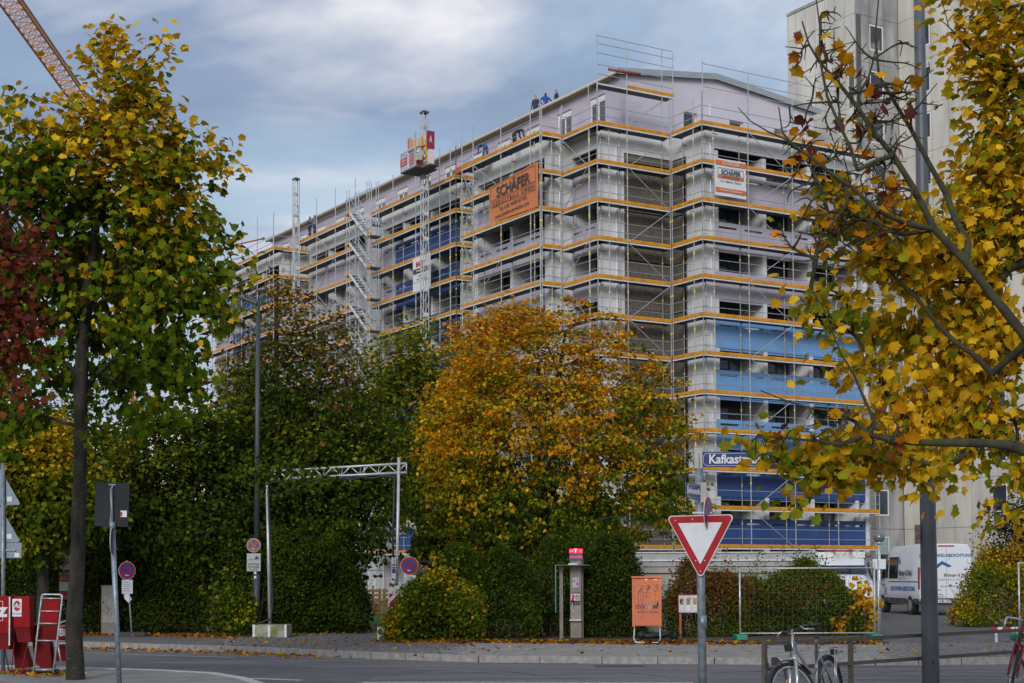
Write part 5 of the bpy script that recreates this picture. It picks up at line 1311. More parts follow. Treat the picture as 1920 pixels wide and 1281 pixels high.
v1 = van('panel_van', 'white high roof panel van with blue roofing company lettering seen from behind', 'van', (vx, 56.5, .12), R(2.5), True)
def rt(s_, sz, x_, z_, m=PRINTK, **k): text(s_, sz, m, v1, T3(x_, -.012, z_), ext=.002, **k)
rt('DACH.WAND.ABDICHTUNG', .155, -.02, 2.18, VBL, bold=.004, sx=.98)
MB().prism([(-.80, 1.42), (-.68, 1.42), (-.16, 1.86), (.10, 1.74), (.20, 1.80), (-.16, 1.98), (-.80, 1.52)], T3(0, -.012, 0), .003).obj('company_roof_mark', VBL, v1)
rt('Bihlmayr & Dickel', .16, .40, 1.46, bold=.002, sx=.85); rt('GmbH & Co. KG', .12, .10, 1.30, mat('grey_print', (.3, .3, .32), .5)); rt('DACH.WAND.ABDICHTUNG', .085, .32, 1.05, VBL)
for k, s_ in enumerate(('Im Gewerbering 8', 'Kissing', 'Tel. 08233 / 66 50-0', 'www.bihlmayr-dickel.de')): rt(s_, .075, -.45, .93-.085*k, PRINTK, sx=.9)
o = MB().box(-.45, .12, -.125, -.105, .46, .57).obj('number_plate', WP, v1); text('A-BP 123', .10, PRINTK, v1, T3(-.14, -.128, .515), bold=.002)
def stx(s_, sz, y_, z_, m=PRINTK, **k):
    text(s_, sz, m, v1, T3(-1.02, y_, z_) @ Matrix.Rotation(R(-90), 4, 'Z'), ext=.002, **k)
MB().prism([(-3.1+.05, 1.55), (-3.0+.05, 1.55), (-2.55, 2.05), (-2.40, 1.86), (-2.33, 1.92), (-2.54, 2.22)], T3(-1.0, 0, 0) @ Matrix.Rotation(R(-90), 4, 'Z'), .003).obj('company_roof_mark', VBL, v1)
stx('Bihlmayr & Dickel', .30, 1.70, 1.55, sx=.75, bold=.004); stx('GmbH & Co. KG', .13, 2.1, 1.36, MATS['grey_print']); stx('DACH.WAND.ABDICHTUNG', .24, 2.05, .95, VBL, bold=.005)
for k in range(4): stx('Bihlmayr Dickel', .06, 4.3, .98-.08*k)
stx('Dächer', .14, 4.55, 1.1, VBL)
van('delivery_van', 'white van with a red roof ladder facing the street behind the mesh fence', 'van', (11.6, 56.6, .12), R(174), False, .93, ladder=True)
# ================================================================ rail and bicycles
RLM = mat('rail_dark_paint', (.055, .052, .05), .6, col2=(.12, .10, .08), nscale=20, thr=(.2, .75))
ra = at(1433, 1203, 16.2); rb_ = at(1925, 1178, 19.7); gz = .1
rd = (rb_-ra); rn = math.hypot(rd.x, rd.y); ran = math.atan2(rd.y, rd.x)
sheet('near_pavement', [(1.5, 10), (20, 10), (20, 21.3), (8, 21.8), (1.5, 20.0)], .1, MATS['near_pavement_grey'])
rail = thing('bike_rail', 'low dark painted steel rail with two bars in the right foreground', 'railing', (ra.x, ra.y, gz), ran)
hz0, hz1 = ra.z-gz, rb_.z-gz
b = MB(); Lr = rn+2
def barz(z0, z1, th, nm):
    b = MB(); b.add([(-.02, -.02, z0-th), (Lr, -.02, z1-th), (Lr, .02, z1-th), (-.02, .02, z0-th), (-.02, -.02, z0), (Lr, -.02, z1), (Lr, .02, z1), (-.02, .02, z0)], [(0, 3, 2, 1), (4, 5, 6, 7), (0, 1, 5, 4), (1, 2, 6, 5), (2, 3, 7, 6), (3, 0, 4, 7)])
    return b.obj(nm, RLM, rail)
k_ = (hz1-hz0)/rn*Lr
barz(hz0, hz0+k_, .042, 'top_bar'); barz(hz0-.27, hz0+k_-.27, .04, 'lower_bar')
px2 = at(1575, 1200, 17.3); s2 = math.hypot(px2.x-ra.x, px2.y-ra.y)
for s_ in (0, s2, s2*4.2): MB().box(s_-.022, s_+.022, -.023, .023, -.02, hz0+(hz1-hz0)*s_/rn-.043).obj('rail_post', RLM, rail)
def ring(b, c, r, tr, n=40, m=6, ax=None):
    """ring in x-z plane"""
    vs = []; fs = []
    for i in range(n):
        a = 2*math.pi*i/n
        for k in range(m):
            q = 2*math.pi*k/m; rr = r+tr*math.cos(q); vs.append((c[0]+rr*math.cos(a), c[1]+tr*math.sin(q), c[2]+rr*math.sin(a)))
    for i in range(n):
        for k in range(m): fs.append((i*m+k, ((i+1) % n)*m+k, ((i+1) % n)*m+(k+1) % m, i*m+(k+1) % m))
    b.add(vs, fs)
def bike(label, loc, rz, lean, steer, FR, low=True, carrier=True, saddle=False, mud=True, drop=False):
    t = thing('bicycle', label, 'bicycle', loc, rz, None, None); t.rotation_mode = 'XYZ'
    t.rotation_euler = (R(lean), 0, rz)
    rw_, ax_f, ax_r = .335, 1.06, 0.0
    CH = mat('bike_chrome', (.55, .56, .58), .3, metal=.7)
    SP = mat('spoke', (.35, .35, .36), .4, metal=.6)
    def wh(par, x):
        b = MB(); ring(b, (x, 0, rw_), rw_-.017, .019, 44, 8); w_ = b.obj('wheel', TYRE, par, True)
        b = MB(); ring(b, (x, 0, rw_), rw_-.043, .011, 44, 6); b.obj('rim', CH, w_, True)
        b = MB(); b.tube((x, -.04, rw_), (x, .04, rw_), .022, n=10)
        for k in range(28):
            a = 2*math.pi*k/28; a2 = a+.25*(1 if k % 4 < 2 else -1); y_ = .03 if k % 2 else -.03
            b.tube((x+.02*math.cos(a2), y_, rw_+.02*math.sin(a2)), (x+(rw_-.045)*math.cos(a), 0, rw_+(rw_-.045)*math.sin(a)), .0016, n=3, cap=False)
        b.obj('spokes', SP, w_)
        return w_
    wh(t, 0)
    fk = bpy.data.objects.new('front_assembly', None); fk.name = 'fork_group'
    bpy.data.objects.remove(fk)
    # steering: build in a turned frame
    S = T3(.93, 0, .6) @ Matrix.Rotation(R(-18), 4, 'Y') @ Matrix.Rotation(R(steer), 4, 'Z') @ Matrix.Rotation(R(18), 4, 'Y') @ T3(-.93, 0, -.6)
    f_w = wh(t, ax_f); f_w.matrix_basis = S
    b = MB(); ring(b, (.43, 0, .29), .085, .006, 24, 5); b.tube((.43, -.06, .29), (.60, -.06, .24), .011).tube((.43, .07, .29), (.26, .07, .35), .011).box(.56, .64, -.15, -.06, .225, .25).box(.22, .30, .07, .16, .34, .365)
    b.obj('crank', CH, t)
    hb, ht = (.965, 0, .58), (.885, 0, .86)
    b = MB()
    if low:
        b.path([(.90, 0, .82), (.76, 0, .70), (.62, 0, .58), (.50, 0, .53), (.36, 0, .56)], .020, 8).path([(.92, 0, .68), (.78, 0, .52), (.60, 0, .36), (.45, 0, .29)], .026, 8)
    else: b.tube((.90, 0, .80), (.27, 0, .80), .016).tube((.95, 0, .64), (.43, 0, .29), .019)
    b.tube(hb, ht, .021).tube((.43, 0, .29), (.25, 0, .86), .018)
    for y_ in (-.045, .045): b.tube((.43, y_*.6, .29), (0, y_, rw_), .010).tube((.29, y_*.4, .74), (0, y_, rw_), .008)
    b.obj('frame', FR, t, True)
    b = MB()
    for y_ in (-.05, .05): b.path([(ax_f, y_, rw_), (1.0, y_, .50), (.955, y_*.8, .70)], [.010, .016, .018], 8)
    b.tube((.955, -.05, .70), (.955, .05, .70), .018).tube((.955, 0, .70), (.86, 0, .99), .014)
    o = b.obj('fork', CH if low else FR, t, True); o.matrix_basis = S
    b = MB()
    if drop:
        for s_ in (-1, 1): b.path([(.86, 0, .98), (.92, s_*.10, .99), (.93, s_*.2, .98), (1.02, s_*.21, .96), (1.05, s_*.21, .89), (.98, s_*.21, .84), (.90, s_*.21, .84)], .013, 8)
    else:
        for s_ in (-1, 1): b.path([(.86, 0, .97), (.90, s_*.07, .98), (.84, s_*.18, 1.00), (.74, s_*.235, .985)], .012, 8)
    o = b.obj('handlebar', BLACK if low else CH, t, True); o.matrix_basis = S
    b = MB()
    for s_ in (-1, 1):
        if drop: b.path([(1.0, s_*.21, .99), (1.09, s_*.21, .95), (1.08, s_*.2, .85)], .008, 6)
        else: b.path([(.88, s_*.14, 1.00), (.90, s_*.19, .965), (.82, s_*.255, .945)], .007, 6)
    o = b.obj('brake_lever', CH, t, True); o.matrix_basis = S
    if not drop:
        b = MB()
        for s_ in (-1, 1): b.path([(.82, s_*.19, 1.00), (.74, s_*.235, .985), (.70, s_*.245, .975)], .018, 8)
        o = b.obj('grip', BLACK, t, True); o.matrix_basis = S
    b = MB(); b.path([(.88, .03, 1.0), (.99, .05, .92), (.98, .03, .75)], .004, 5).path([(.88, -.04, 1.0), (1.0, -.03, .90), (.96, -.03, .72), (.9, -.02, .6)], .004, 5); b.obj('brake_cable', BLACK, t)
    if mud:
        for x_, a0, a1, nm in ((0, 20, 190, 'rear_mudguard'), (ax_f, -10, 150, 'front_mudguard')):
            b = MB(); n_ = 18; r_ = rw_+.028; vs = []
            for i in range(n_+1):
                a = R(a0+(a1-a0)*i/n_)
                for y_, dr in ((-.03, -.012), (0, 0), (.03, -.012)): vs.append((x_+(r_+dr)*math.cos(a), y_, rw_+(r_+dr)*math.sin(a)))
            b.add(vs, [(i*3+k, i*3+k+1, i*3+k+4, i*3+k+3) for i in range(n_) for k in (0, 1)])
            for y_ in (-.04, .04): b.tube((x_, y_, rw_), (x_+(r_-.01)*math.cos(R(a1-25 if x_ == 0 else a0+20)), y_*.8, rw_+(r_-.01)*math.sin(R(a1-25 if x_ == 0 else a0+20))), .003, n=4)
            o = b.obj(nm, BLACK, t, True)
            if x_: o.matrix_basis = S
    if carrier:
        b = MB()
        for y_ in (-.06, 0, .06): b.path([(.24, y_, .74), (-.02, y_, .75), (-.22, y_, .735)], .006, 6)
        for y_ in (-.06, .06): b.tube((-.12, y_, .74), (0, y_*.9, rw_), .007).tube((-.20, y_, .735), (-.02, y_*.9, rw_), .006)
        for x_ in (.2, .05, -.1, -.22): b.tube((x_, -.06, .745), (x_, .06, .745), .005)
        b.obj('carrier', CH, t, True); MB().box(-.28, -.25, -.04, .04, .68, .76).obj('rear_light', BLACK, t)
    if saddle: b = MB(); b.sphere((.18, 0, .93), .12, 12, 6, .3); b.tube((.25, 0, .84), (.22, 0, .92), .012).obj('saddle', BLACK, t, True)
    else: MB().tube((.25, 0, .84), (.235, 0, .90), .016).tube((.235, -.02, .89), (.235, .02, .89), .018).obj('seat_clamp', BLACK, t, True)
    MB().box(.955, 1.0, -.035, .035, .78, .85).obj('head_lamp', BLACK, t).matrix_basis = S if low else T3(0, 0, -5) if False else S
    return t
GB = mat('bike_grey', (.30, .33, .37), .35, metal=.3, col2=(.05, .06, .07), nscale=2.5, thr=(.45, .55))
P0, P1 = at(1492, 1200, 15.5), at(1561, 1200, 16.45)
d = (P0-P1); d.z = 0; ang = math.atan2(d.y, d.x); dn = d.normalized(); org = P1
b1 = bike('silver and black step through bicycle without a saddle, leaning at the rail', (P1.x, P1.y, gz), ang, 6, -24, GB)
MB().box(.56, .74, -.007, .007, -.004, .004).obj('blue_decal', mat('decal_blue', (.05, .25, .5), .4), b1, loc=(.145, -.022, .02)).rotation_euler = (0, R(-47), 0)
yr = MB()
for a in (40, 220): yr.obox(T3(1.06+.20*math.cos(R(a)), -.01, .335+.20*math.sin(R(a))) @ Matrix.Rotation(R(90-a), 4, 'Y'), .075, .012, .03)
for a in (70, 250): yr.obox(T3(.20*math.cos(R(a)), -.01, .335+.20*math.sin(R(a))) @ Matrix.Rotation(R(90-a), 4, 'Y'), .075, .012, .03)
yr.obj('spoke_reflector', mat('amber_reflector', (.35, .22, .04), .3), b1)
RF = mat('bike_red', (.16, .008, .012), .35)
P0, P1 = at(1876, 1200, 17.9), at(1946, 1200, 18.9); d = P0-P1
bike('old red racing bicycle with drop handlebars at the right edge', (P1.x, P1.y, gz+.02), math.atan2(d.y, d.x), -7, 22, RF, low=False, carrier=False, saddle=True, mud=False, drop=True)
t = thing('bicycle_lock', 'black cable lock hanging from the rail post beside the silver bicycle', 'cable lock', (ra.x, ra.y-.03, gz), 0)
MB().path([(.03, 0, .62), (.0, -.03, .48), (.06, -.03, .36), (.16, -.02, .30), (.22, 0, .42), (.20, .0, .58), (.13, 0, .66), (.10, -.01, .64)], .013, 8).obj('lock_cable', BLACK, t, True)
MB().box(.07, .13, -.03, .02, .60, .68).obj('lock_head', BLACK, t)
# ================================================================ crane jib
CRN = mat('crane_orange', (.52, .19, .03), .5, var=.12)
JH = 35.0
ja, jb = at(-60, -110, 20), None
def onh(px, py, h): d = ray(px, py); return CAM+d*((h-CAM.z)/d.z)
c0, c1 = onh(14, 0, JH), onh(128, 160, JH)
jd = (c1-c0); jd.z = 0; jd.normalize(); js = Vector((jd.y, -jd.x, 0)); start = c0-jd*14
Lj = 60.0
cr = thing('crane', 'orange lattice jib of a tower crane rising behind the left maple', 'crane', (start.x, start.y, 0), math.atan2(jd.y, jd.x))
w2, hh = .62, 1.15
MB().tube((0, -w2, JH), (Lj, -w2, JH), .075, n=6).tube((0, w2, JH), (Lj, w2, JH), .075, n=6).tube((0, 0, JH+hh), (Lj, 0, JH+hh), .09, n=6).obj('chord', CRN, cr)
lc = MB(); n_ = int(Lj/1.1)
for i in range(n_):
    x0_, x1_, xm = i*1.1, (i+1)*1.1, (i+.5)*1.1
    for s_ in (-w2, w2): lc.tube((x0_, s_, JH), (xm, 0, JH+hh), .032, n=4, cap=False).tube((xm, 0, JH+hh), (x1_, s_, JH), .032, n=4, cap=False)
    lc.tube((x0_, -w2, JH), (x0_, w2, JH), .035, n=4, cap=False).tube((x0_, -w2, JH), (x1_, w2, JH), .028, n=4, cap=False)
lc.obj('lattice', CRN, cr)
MB().tube((0, -w2-.5, JH-.3), (Lj, -w2-.3, JH-.2), .03, n=5).obj('hoist_rope', STEELD, cr)
ms = MB(); 
for x_ in (Lj-1, Lj+1):
    for y_ in (-1, 1): ms.tube((x_, y_, 0), (x_, y_, JH+4), .12, n=5)
for k in range(19):
    z_ = k*2.0; s_ = 1 if k % 2 else -1
    for y_ in (-1, 1): ms.tube((Lj-s_, y_, z_), (Lj+s_, y_, z_+2), .06, n=4)
    for x_ in (-1, 1): ms.tube((Lj+x_, -s_, z_), (Lj+x_, s_, z_+2), .06, n=4)
ms.tube((Lj, 0, JH), (Lj+14, 0, JH), .5, n=4).obj('mast', CRN, cr)
# ================================================================ people
SKIN = mat('skin', (.42, .24, .17), .6); HAIR = mat('dark_hair', (.025, .018, .014), .8)
def person(loc, rz, shirt, trousers, label, pose='stand', group='workers up on the building', s=1.0):
    t = thing('person', label, 'person', loc, rz, group)
    # joints: x right, y forward
    b_ = {'pel': (0, 0, .95), 'sp': (0, .0, 1.15), 'ch': (0, .0, 1.38), 'nk': (0, .01, 1.52), 'hd': (0, .03, 1.64), 'ht': (0, .02, 1.76)}
    for s_, n in ((-1, 'l'), (1, 'r')):
        b_['hip'+n] = (s_*.09, 0, .90); b_['kn'+n] = (s_*.11, .03, .50); b_['an'+n] = (s_*.12, -.02, .08); b_['to'+n] = (s_*.14, .14, .04)
        b_['sh'+n] = (s_*.19, 0, 1.43); b_['el'+n] = (s_*.26, -.03, 1.15); b_['wr'+n] = (s_*.25, .10, .92); b_['ha'+n] = (s_*.24, .14, .84)
    if pose == 'hips':
        for s_, n in ((-1, 'l'), (1, 'r')): b_['el'+n] = (s_*.42, -.06, 1.18); b_['wr'+n] = (s_*.24, .02, 1.02); b_['ha'+n] = (s_*.17, .06, 1.0)
    if pose == 'bend':
        for k, v in {'sp': (0, .16, 1.10), 'ch': (0, .38, 1.18), 'nk': (0, .52, 1.18), 'hd': (0, .62, 1.14), 'ht': (0, .72, 1.08)}.items(): b_[k] = v
        for s_, n in ((-1, 'l'), (1, 'r')): b_['sh'+n] = (s_*.19, .42, 1.15); b_['el'+n] = (s_*.22, .50, .86); b_['wr'+n] = (s_*.16, .62, .66); b_['ha'+n] = (s_*.15, .66, .58)
    if pose == 'reach':
        for s_, n in ((-1, 'l'), (1, 'r')): b_['el'+n] = (s_*.26, .22, 1.30); b_['wr'+n] = (s_*.18, .42, 1.32); b_['ha'+n] = (s_*.16, .50, 1.33)
    E = [('pel', 'sp'), ('sp', 'ch'), ('ch', 'nk'), ('nk', 'hd'), ('hd', 'ht')]
    for n in 'lr': E += [('pel', 'hip'+n), ('hip'+n, 'kn'+n), ('kn'+n, 'an'+n), ('an'+n, 'to'+n), ('ch', 'sh'+n), ('sh'+n, 'el'+n), ('el'+n, 'wr'+n), ('wr'+n, 'ha'+n)]
    rad = {'pel': .15, 'sp': .14, 'ch': .16, 'nk': .06, 'hd': .095, 'ht': .07, 'hip': .10, 'kn': .065, 'an': .05, 'to': .04, 'sh': .075, 'el': .05, 'wr': .035, 'ha': .04}
    names = list(b_); idx = {n: i for i, n in enumerate(names)}
    me = bpy.data.meshes.new('sk'); me.from_pydata([Vector(b_[n])*s for n in names], [(idx[a], idx[c]) for a, c in E], [])
    o = bpy.data.objects.new('sk', me); COL.objects.link(o)
    o.modifiers.new('s', 'SKIN'); sv = me.skin_vertices[0].data
    for i, n in enumerate(names):
        r_ = rad.get(n, rad.get(n[:-1], .05))*s; sv[i].radius = (r_*(1.15 if n in ('ch', 'pel') else 1), r_*(.8 if n in ('ch', 'pel', 'sp') else 1)); sv[i].use_root = (n == 'pel')
    sb_ = o.modifiers.new('u', 'SUBSURF'); sb_.levels = 1; sb_.render_levels = 1
    dg = bpy.context.evaluated_depsgraph_get(); m2 = bpy.data.meshes.new_from_object(o.evaluated_get(dg)); bpy.data.objects.remove(o)
    ms_ = [shirt, trousers, SKIN, HAIR, BLACK]; 
    for m in ms_: m2.materials.append(m)
    seg = [(Vector(b_[a])*s, Vector(b_[c])*s, (1 if a[:-1] in ('hip', 'kn') or (a == 'pel' and c[:3] == 'hip') else 4 if a[:-1] == 'an' else 2 if a in ('nk', 'hd') or a[:-1] == 'wr' else 0)) for a, c in E]
    hd, ht_ = Vector(b_['hd'])*s, Vector(b_['ht'])*s
    for p_ in m2.polygons:
        c = p_.center; best = min(seg, key=lambda g_: (c-(g_[0]+(g_[1]-g_[0])*max(0, min(1, (c-g_[0]).dot(g_[1]-g_[0])/max(1e-6, (g_[1]-g_[0]).length_squared))))).length)
        mi = best[2]
        if mi == 2 and (c-hd).length < .2*s:
            up = (ht_-hd).normalized(); fw = Vector((0, 1, 0)); fw = (fw-up*fw.dot(up)).normalized() if abs(up.y) < .9 else Vector((0, 0, -1))
            if (c-hd).dot(up) > .05*s or (c-hd).dot(fw) < -.03*s: mi = 3
        p_.material_index = mi; p_.use_smooth = True
    m2.name = 'body'; link('body', m2, t)
    return t
NAVY = mat('navy_jacket', (.02, .03, .06), .8); ROYAL = mat('royal_blue_jacket', (.015, .06, .30), .7); DJ = mat('dark_jeans', (.02, .028, .05), .8); GRY = mat('grey_shirt', (.20, .20, .22), .8); BJ = mat('blue_overalls', (.03, .08, .22), .8)
def roofz(a): return 28.7+.16+(a-48.1)*.78/6.4
def solve_b(px, a, h=25):   # point on the line of sight in plan at given a
    k = (px-960)/FPX; return (.854*a-k*.52*a)/(.52+k*.854)
for px, a, rz_, sh, tr, lab, po in ((1008, 49.7, 150, NAVY, DJ, 'person in dark jacket standing left of three men on the roof edge', 'stand'),
                                    (1027, 50.0, 20, ROYAL, DJ, 'person in royal blue jacket with hands on hips on the roof edge', 'hips'),
                                    (1047, 50.3, 110, NAVY, DJ, 'person in navy jacket turned sideways, right of three on the roof', 'stand')):
    b = solve_b(px, a, 29); q = Wp(a, b); person((q.x, q.y, roofz(a)), R(rz_), sh, tr, lab, po, s=.98)
for px, a, rz_, sh, tr, lab, po in ((590, 43.9, 75, GRY, DJ, 'person in grey shirt on the scaffold left of the stair tower', 'reach'), (580, 43.8, -60, NAVY, DJ, 'person in dark clothes at the left end of the scaffold top deck', 'stand'),
                                    (967, 44.05, -60, NAVY, DJ, 'person in navy jacket bending over on the top scaffold deck', 'bend'), (913, 44.05, 30, BJ, BJ, 'person in blue overalls bending behind orange sheeting on the scaffold', 'bend')):
    b = solve_b(px, a, 25); q = Wp(a, b); person((q.x, q.y, 25.04), R(rz_), sh, tr, lab, po, s=.98)
# building materials lying on the top decks
for px, lab, m_ in ((880, 'orange board stack lying on the top scaffold deck', mat('terracotta_board', (.45, .12, .05), .7)),):
    b = solve_b(px, 44.0, 25); q = Wp(44.0, b); t = thing('board_stack', lab, 'board stack', (q.x, q.y, 25.04), TH); bevel(MB().box(-.2, .2, -2.0, 1.2, 0, .35).obj('boards', m_, t), .01)
q = Wp(45.9, 65.6); t = thing('pipe_bundle', 'rust red plastic pipe on the highest scaffold lift', 'pipe', (q.x, q.y, 28.0), TH); MB().tube((0, -.1, 0), (2.0, -.15, .02), .08).tube((1.2, -.1, 0), (1.4, -.1, .02), .1).obj('pipe', mat('red_brown_pipe', (.25, .06, .04), .5), t, True)
b = solve_b(475, 43.3, 28); q = Wp(42.55, 107); t = thing('pipe', 'long red pipe with green ends fixed to the far scaffold rails', 'pipe', (q.x, q.y, 26.1), TH); MB().tube((0, -2.5, 0), (0, 2.5, .5), .055).obj('tube', CRED, t); MB().tube((0, -2.5, .0), (0, -2.75, -.02), .09).tube((0, 2.5, .5), (0, 2.7, .52), .09).obj('cap', mat('cap_green', (.02, .2, .08), .5), t)
# ================================================================ trees
BARK = mat('maple_bark', (.05, .042, .034), .95, col2=(.014, .012, .010), nscale=9, bump=1.0, bscale=24, stretch=(1, 1, .3), thr=(.3, .7))
def lichen_bark():
    m = mat('mossy_lichen_bark', (.040, .034, .026), .95, col2=(.008, .009, .004), nscale=7, bump=1.0, bscale=26, stretch=(1, 1, .35), thr=(.35, .62))
    t = m.node_tree; b = t.nodes['Principled BSDF']; g = t.nodes.new('ShaderNodeNewGeometry'); n = t.nodes.new('ShaderNodeTexNoise'); n.inputs['Scale'].default_value = 9; n.inputs['Detail'].default_value = 9; n.inputs['Roughness'].default_value = .75
    t.links.new(g.outputs['Position'], n.inputs['Vector']); r = ramp(t, n.outputs['Fac'], [(.60, (0, 0, 0)), (.70, (.5, .5, .5))])
    old = b.inputs['Base Color'].links[0].from_socket; mx_ = t.nodes.new('ShaderNodeMix'); mx_.data_type = 'RGBA'; t.links.new(r.outputs[0], mx_.inputs['Factor']); t.links.new(old, mx_.inputs['A']); mx_.inputs['B'].default_value = (.30, .30, .28, 1); t.links.new(mx_.outputs['Result'], b.inputs['Base Color']); return m
BARKL = lichen_bark()
TWIG = mat('dark_twig', (.05, .038, .03), .9, var=.3)
def clumps_in(blobs, n, rng, Y, shell=.45, dy=1.0):
    vol = np.array([b[2]*b[3]*(b[2]) for b in blobs]); pr = vol/vol.sum(); out = []
    for _ in range(n):
        b = blobs[rng.choice(len(blobs), p=pr)]; yo = b[4] if len(b) > 4 else 0
        c = at(b[0], b[1], Y+yo); s = (Y+yo)/FPX
        v = rng.normal(size=3); v /= np.linalg.norm(v); r = rng.random()**shell
        out.append((c.x+v[0]*r*b[2]*s, c.y+v[1]*r*(b[2])*s*dy, c.z+v[2]*r*b[3]*s))
    return np.array(out)
def skeleton(trunk, cl, rng, seg=.5, tip=.006, expo=.47, trunk_r=None, up=.35, limbs=()):
    """trunk: list of points with radius; cl: clump centres. returns tubes MB"""
    nodes = [Vector(p) for p, r in trunk]; par = [-1]+list(range(len(trunk)-1)); own = [r for p, r in trunk]
    for lb in limbs:
        k = min(range(len(nodes)), key=lambda i: (nodes[i]-lb[0][0]).length)
        for p, r in lb:
            m_ = max(1, int((p-nodes[k]).length/.18)); a_ = nodes[k].copy()
            for j in range(1, m_+1):
                nodes.append(a_.lerp(p, j/m_)+(Vector(rng.normal(size=3))*.012 if j < m_ else Vector())); par.append(k); own.append(r); k = len(nodes)-1
    nt0 = len(nodes)
    NP = np.zeros((len(cl)*14+nt0+50, 3)); 
    for i, p in enumerate(nodes): NP[i] = p
    ax = np.array([tuple(p) for p in nodes]); d = np.min(np.linalg.norm(cl[:, None]-ax[None], axis=2), 1); order = np.argsort(d); ends = {}
    zt0 = trunk[min(2, len(trunk)-1)][0][2] if False else trunk[0][0][2]
    for ci in order:
        c = cl[ci]; n = len(nodes); D = NP[:n]-c; dist = np.linalg.norm(D, axis=1)+np.maximum(0, D[:, 2]+.1*0)*up*2.5; dist[0] += 50
        k = int(np.argmin(dist)); p0 = nodes[k]; q = Vector(c); L_ = (q-p0).length; m = max(1, int(L_/seg)); sag = Vector((0, 0, -.10*L_)); prev = k
        for j in range(1, m+1):
            u = j/m; p = p0.lerp(q, u)+sag*(4*u*(1-u))*.5+Vector(rng.normal(size=3))*seg*.045*(1 if j < m else 0)
            nodes.append(p); NP[len(nodes)-1] = p; par.append(prev); own.append(None); prev = len(nodes)-1
        ends[ci] = prev
    ch = {}
    cnt = np.zeros(len(nodes))
    for e in ends.values(): cnt[e] += 1
    for i in range(len(nodes)-1, 0, -1):
        cnt[par[i]] += cnt[i]
        if par[i] not in ch or cnt[i] > cnt[ch[par[i]]]: ch[par[i]] = i
    for it in range(4):
        new = list(nodes)
        for i in range(nt0, len(nodes)):
            if i in ch: new[i] = nodes[i]*.4+nodes[par[i]]*.3+nodes[ch[i]]*.3
            else: new[i] = nodes[i]
        nodes = new
    w_ = np.zeros(len(nodes))
    for e in ends.values(): w_[e] += 1
    for i in range(len(nodes)-1, 0, -1): w_[par[i]] += w_[i]
    b = MB()
    for i in range(1, len(nodes)):
        ra_ = tip*max(1, w_[par[i]])**expo; rb_ = tip*max(1, w_[i])**expo
        if i < nt0: ra_, rb_ = min(own[par[i]], own[i]*1.25), own[i]
        else: ra_ = min(ra_, rb_*1.35)
        b.tube(nodes[par[i]], nodes[i], ra_, rb_, n=10 if i < nt0 else (6 if rb_ > .02 else 4 if rb_ > .008 else 3), cap=False)
    return b, nodes, par, nt0
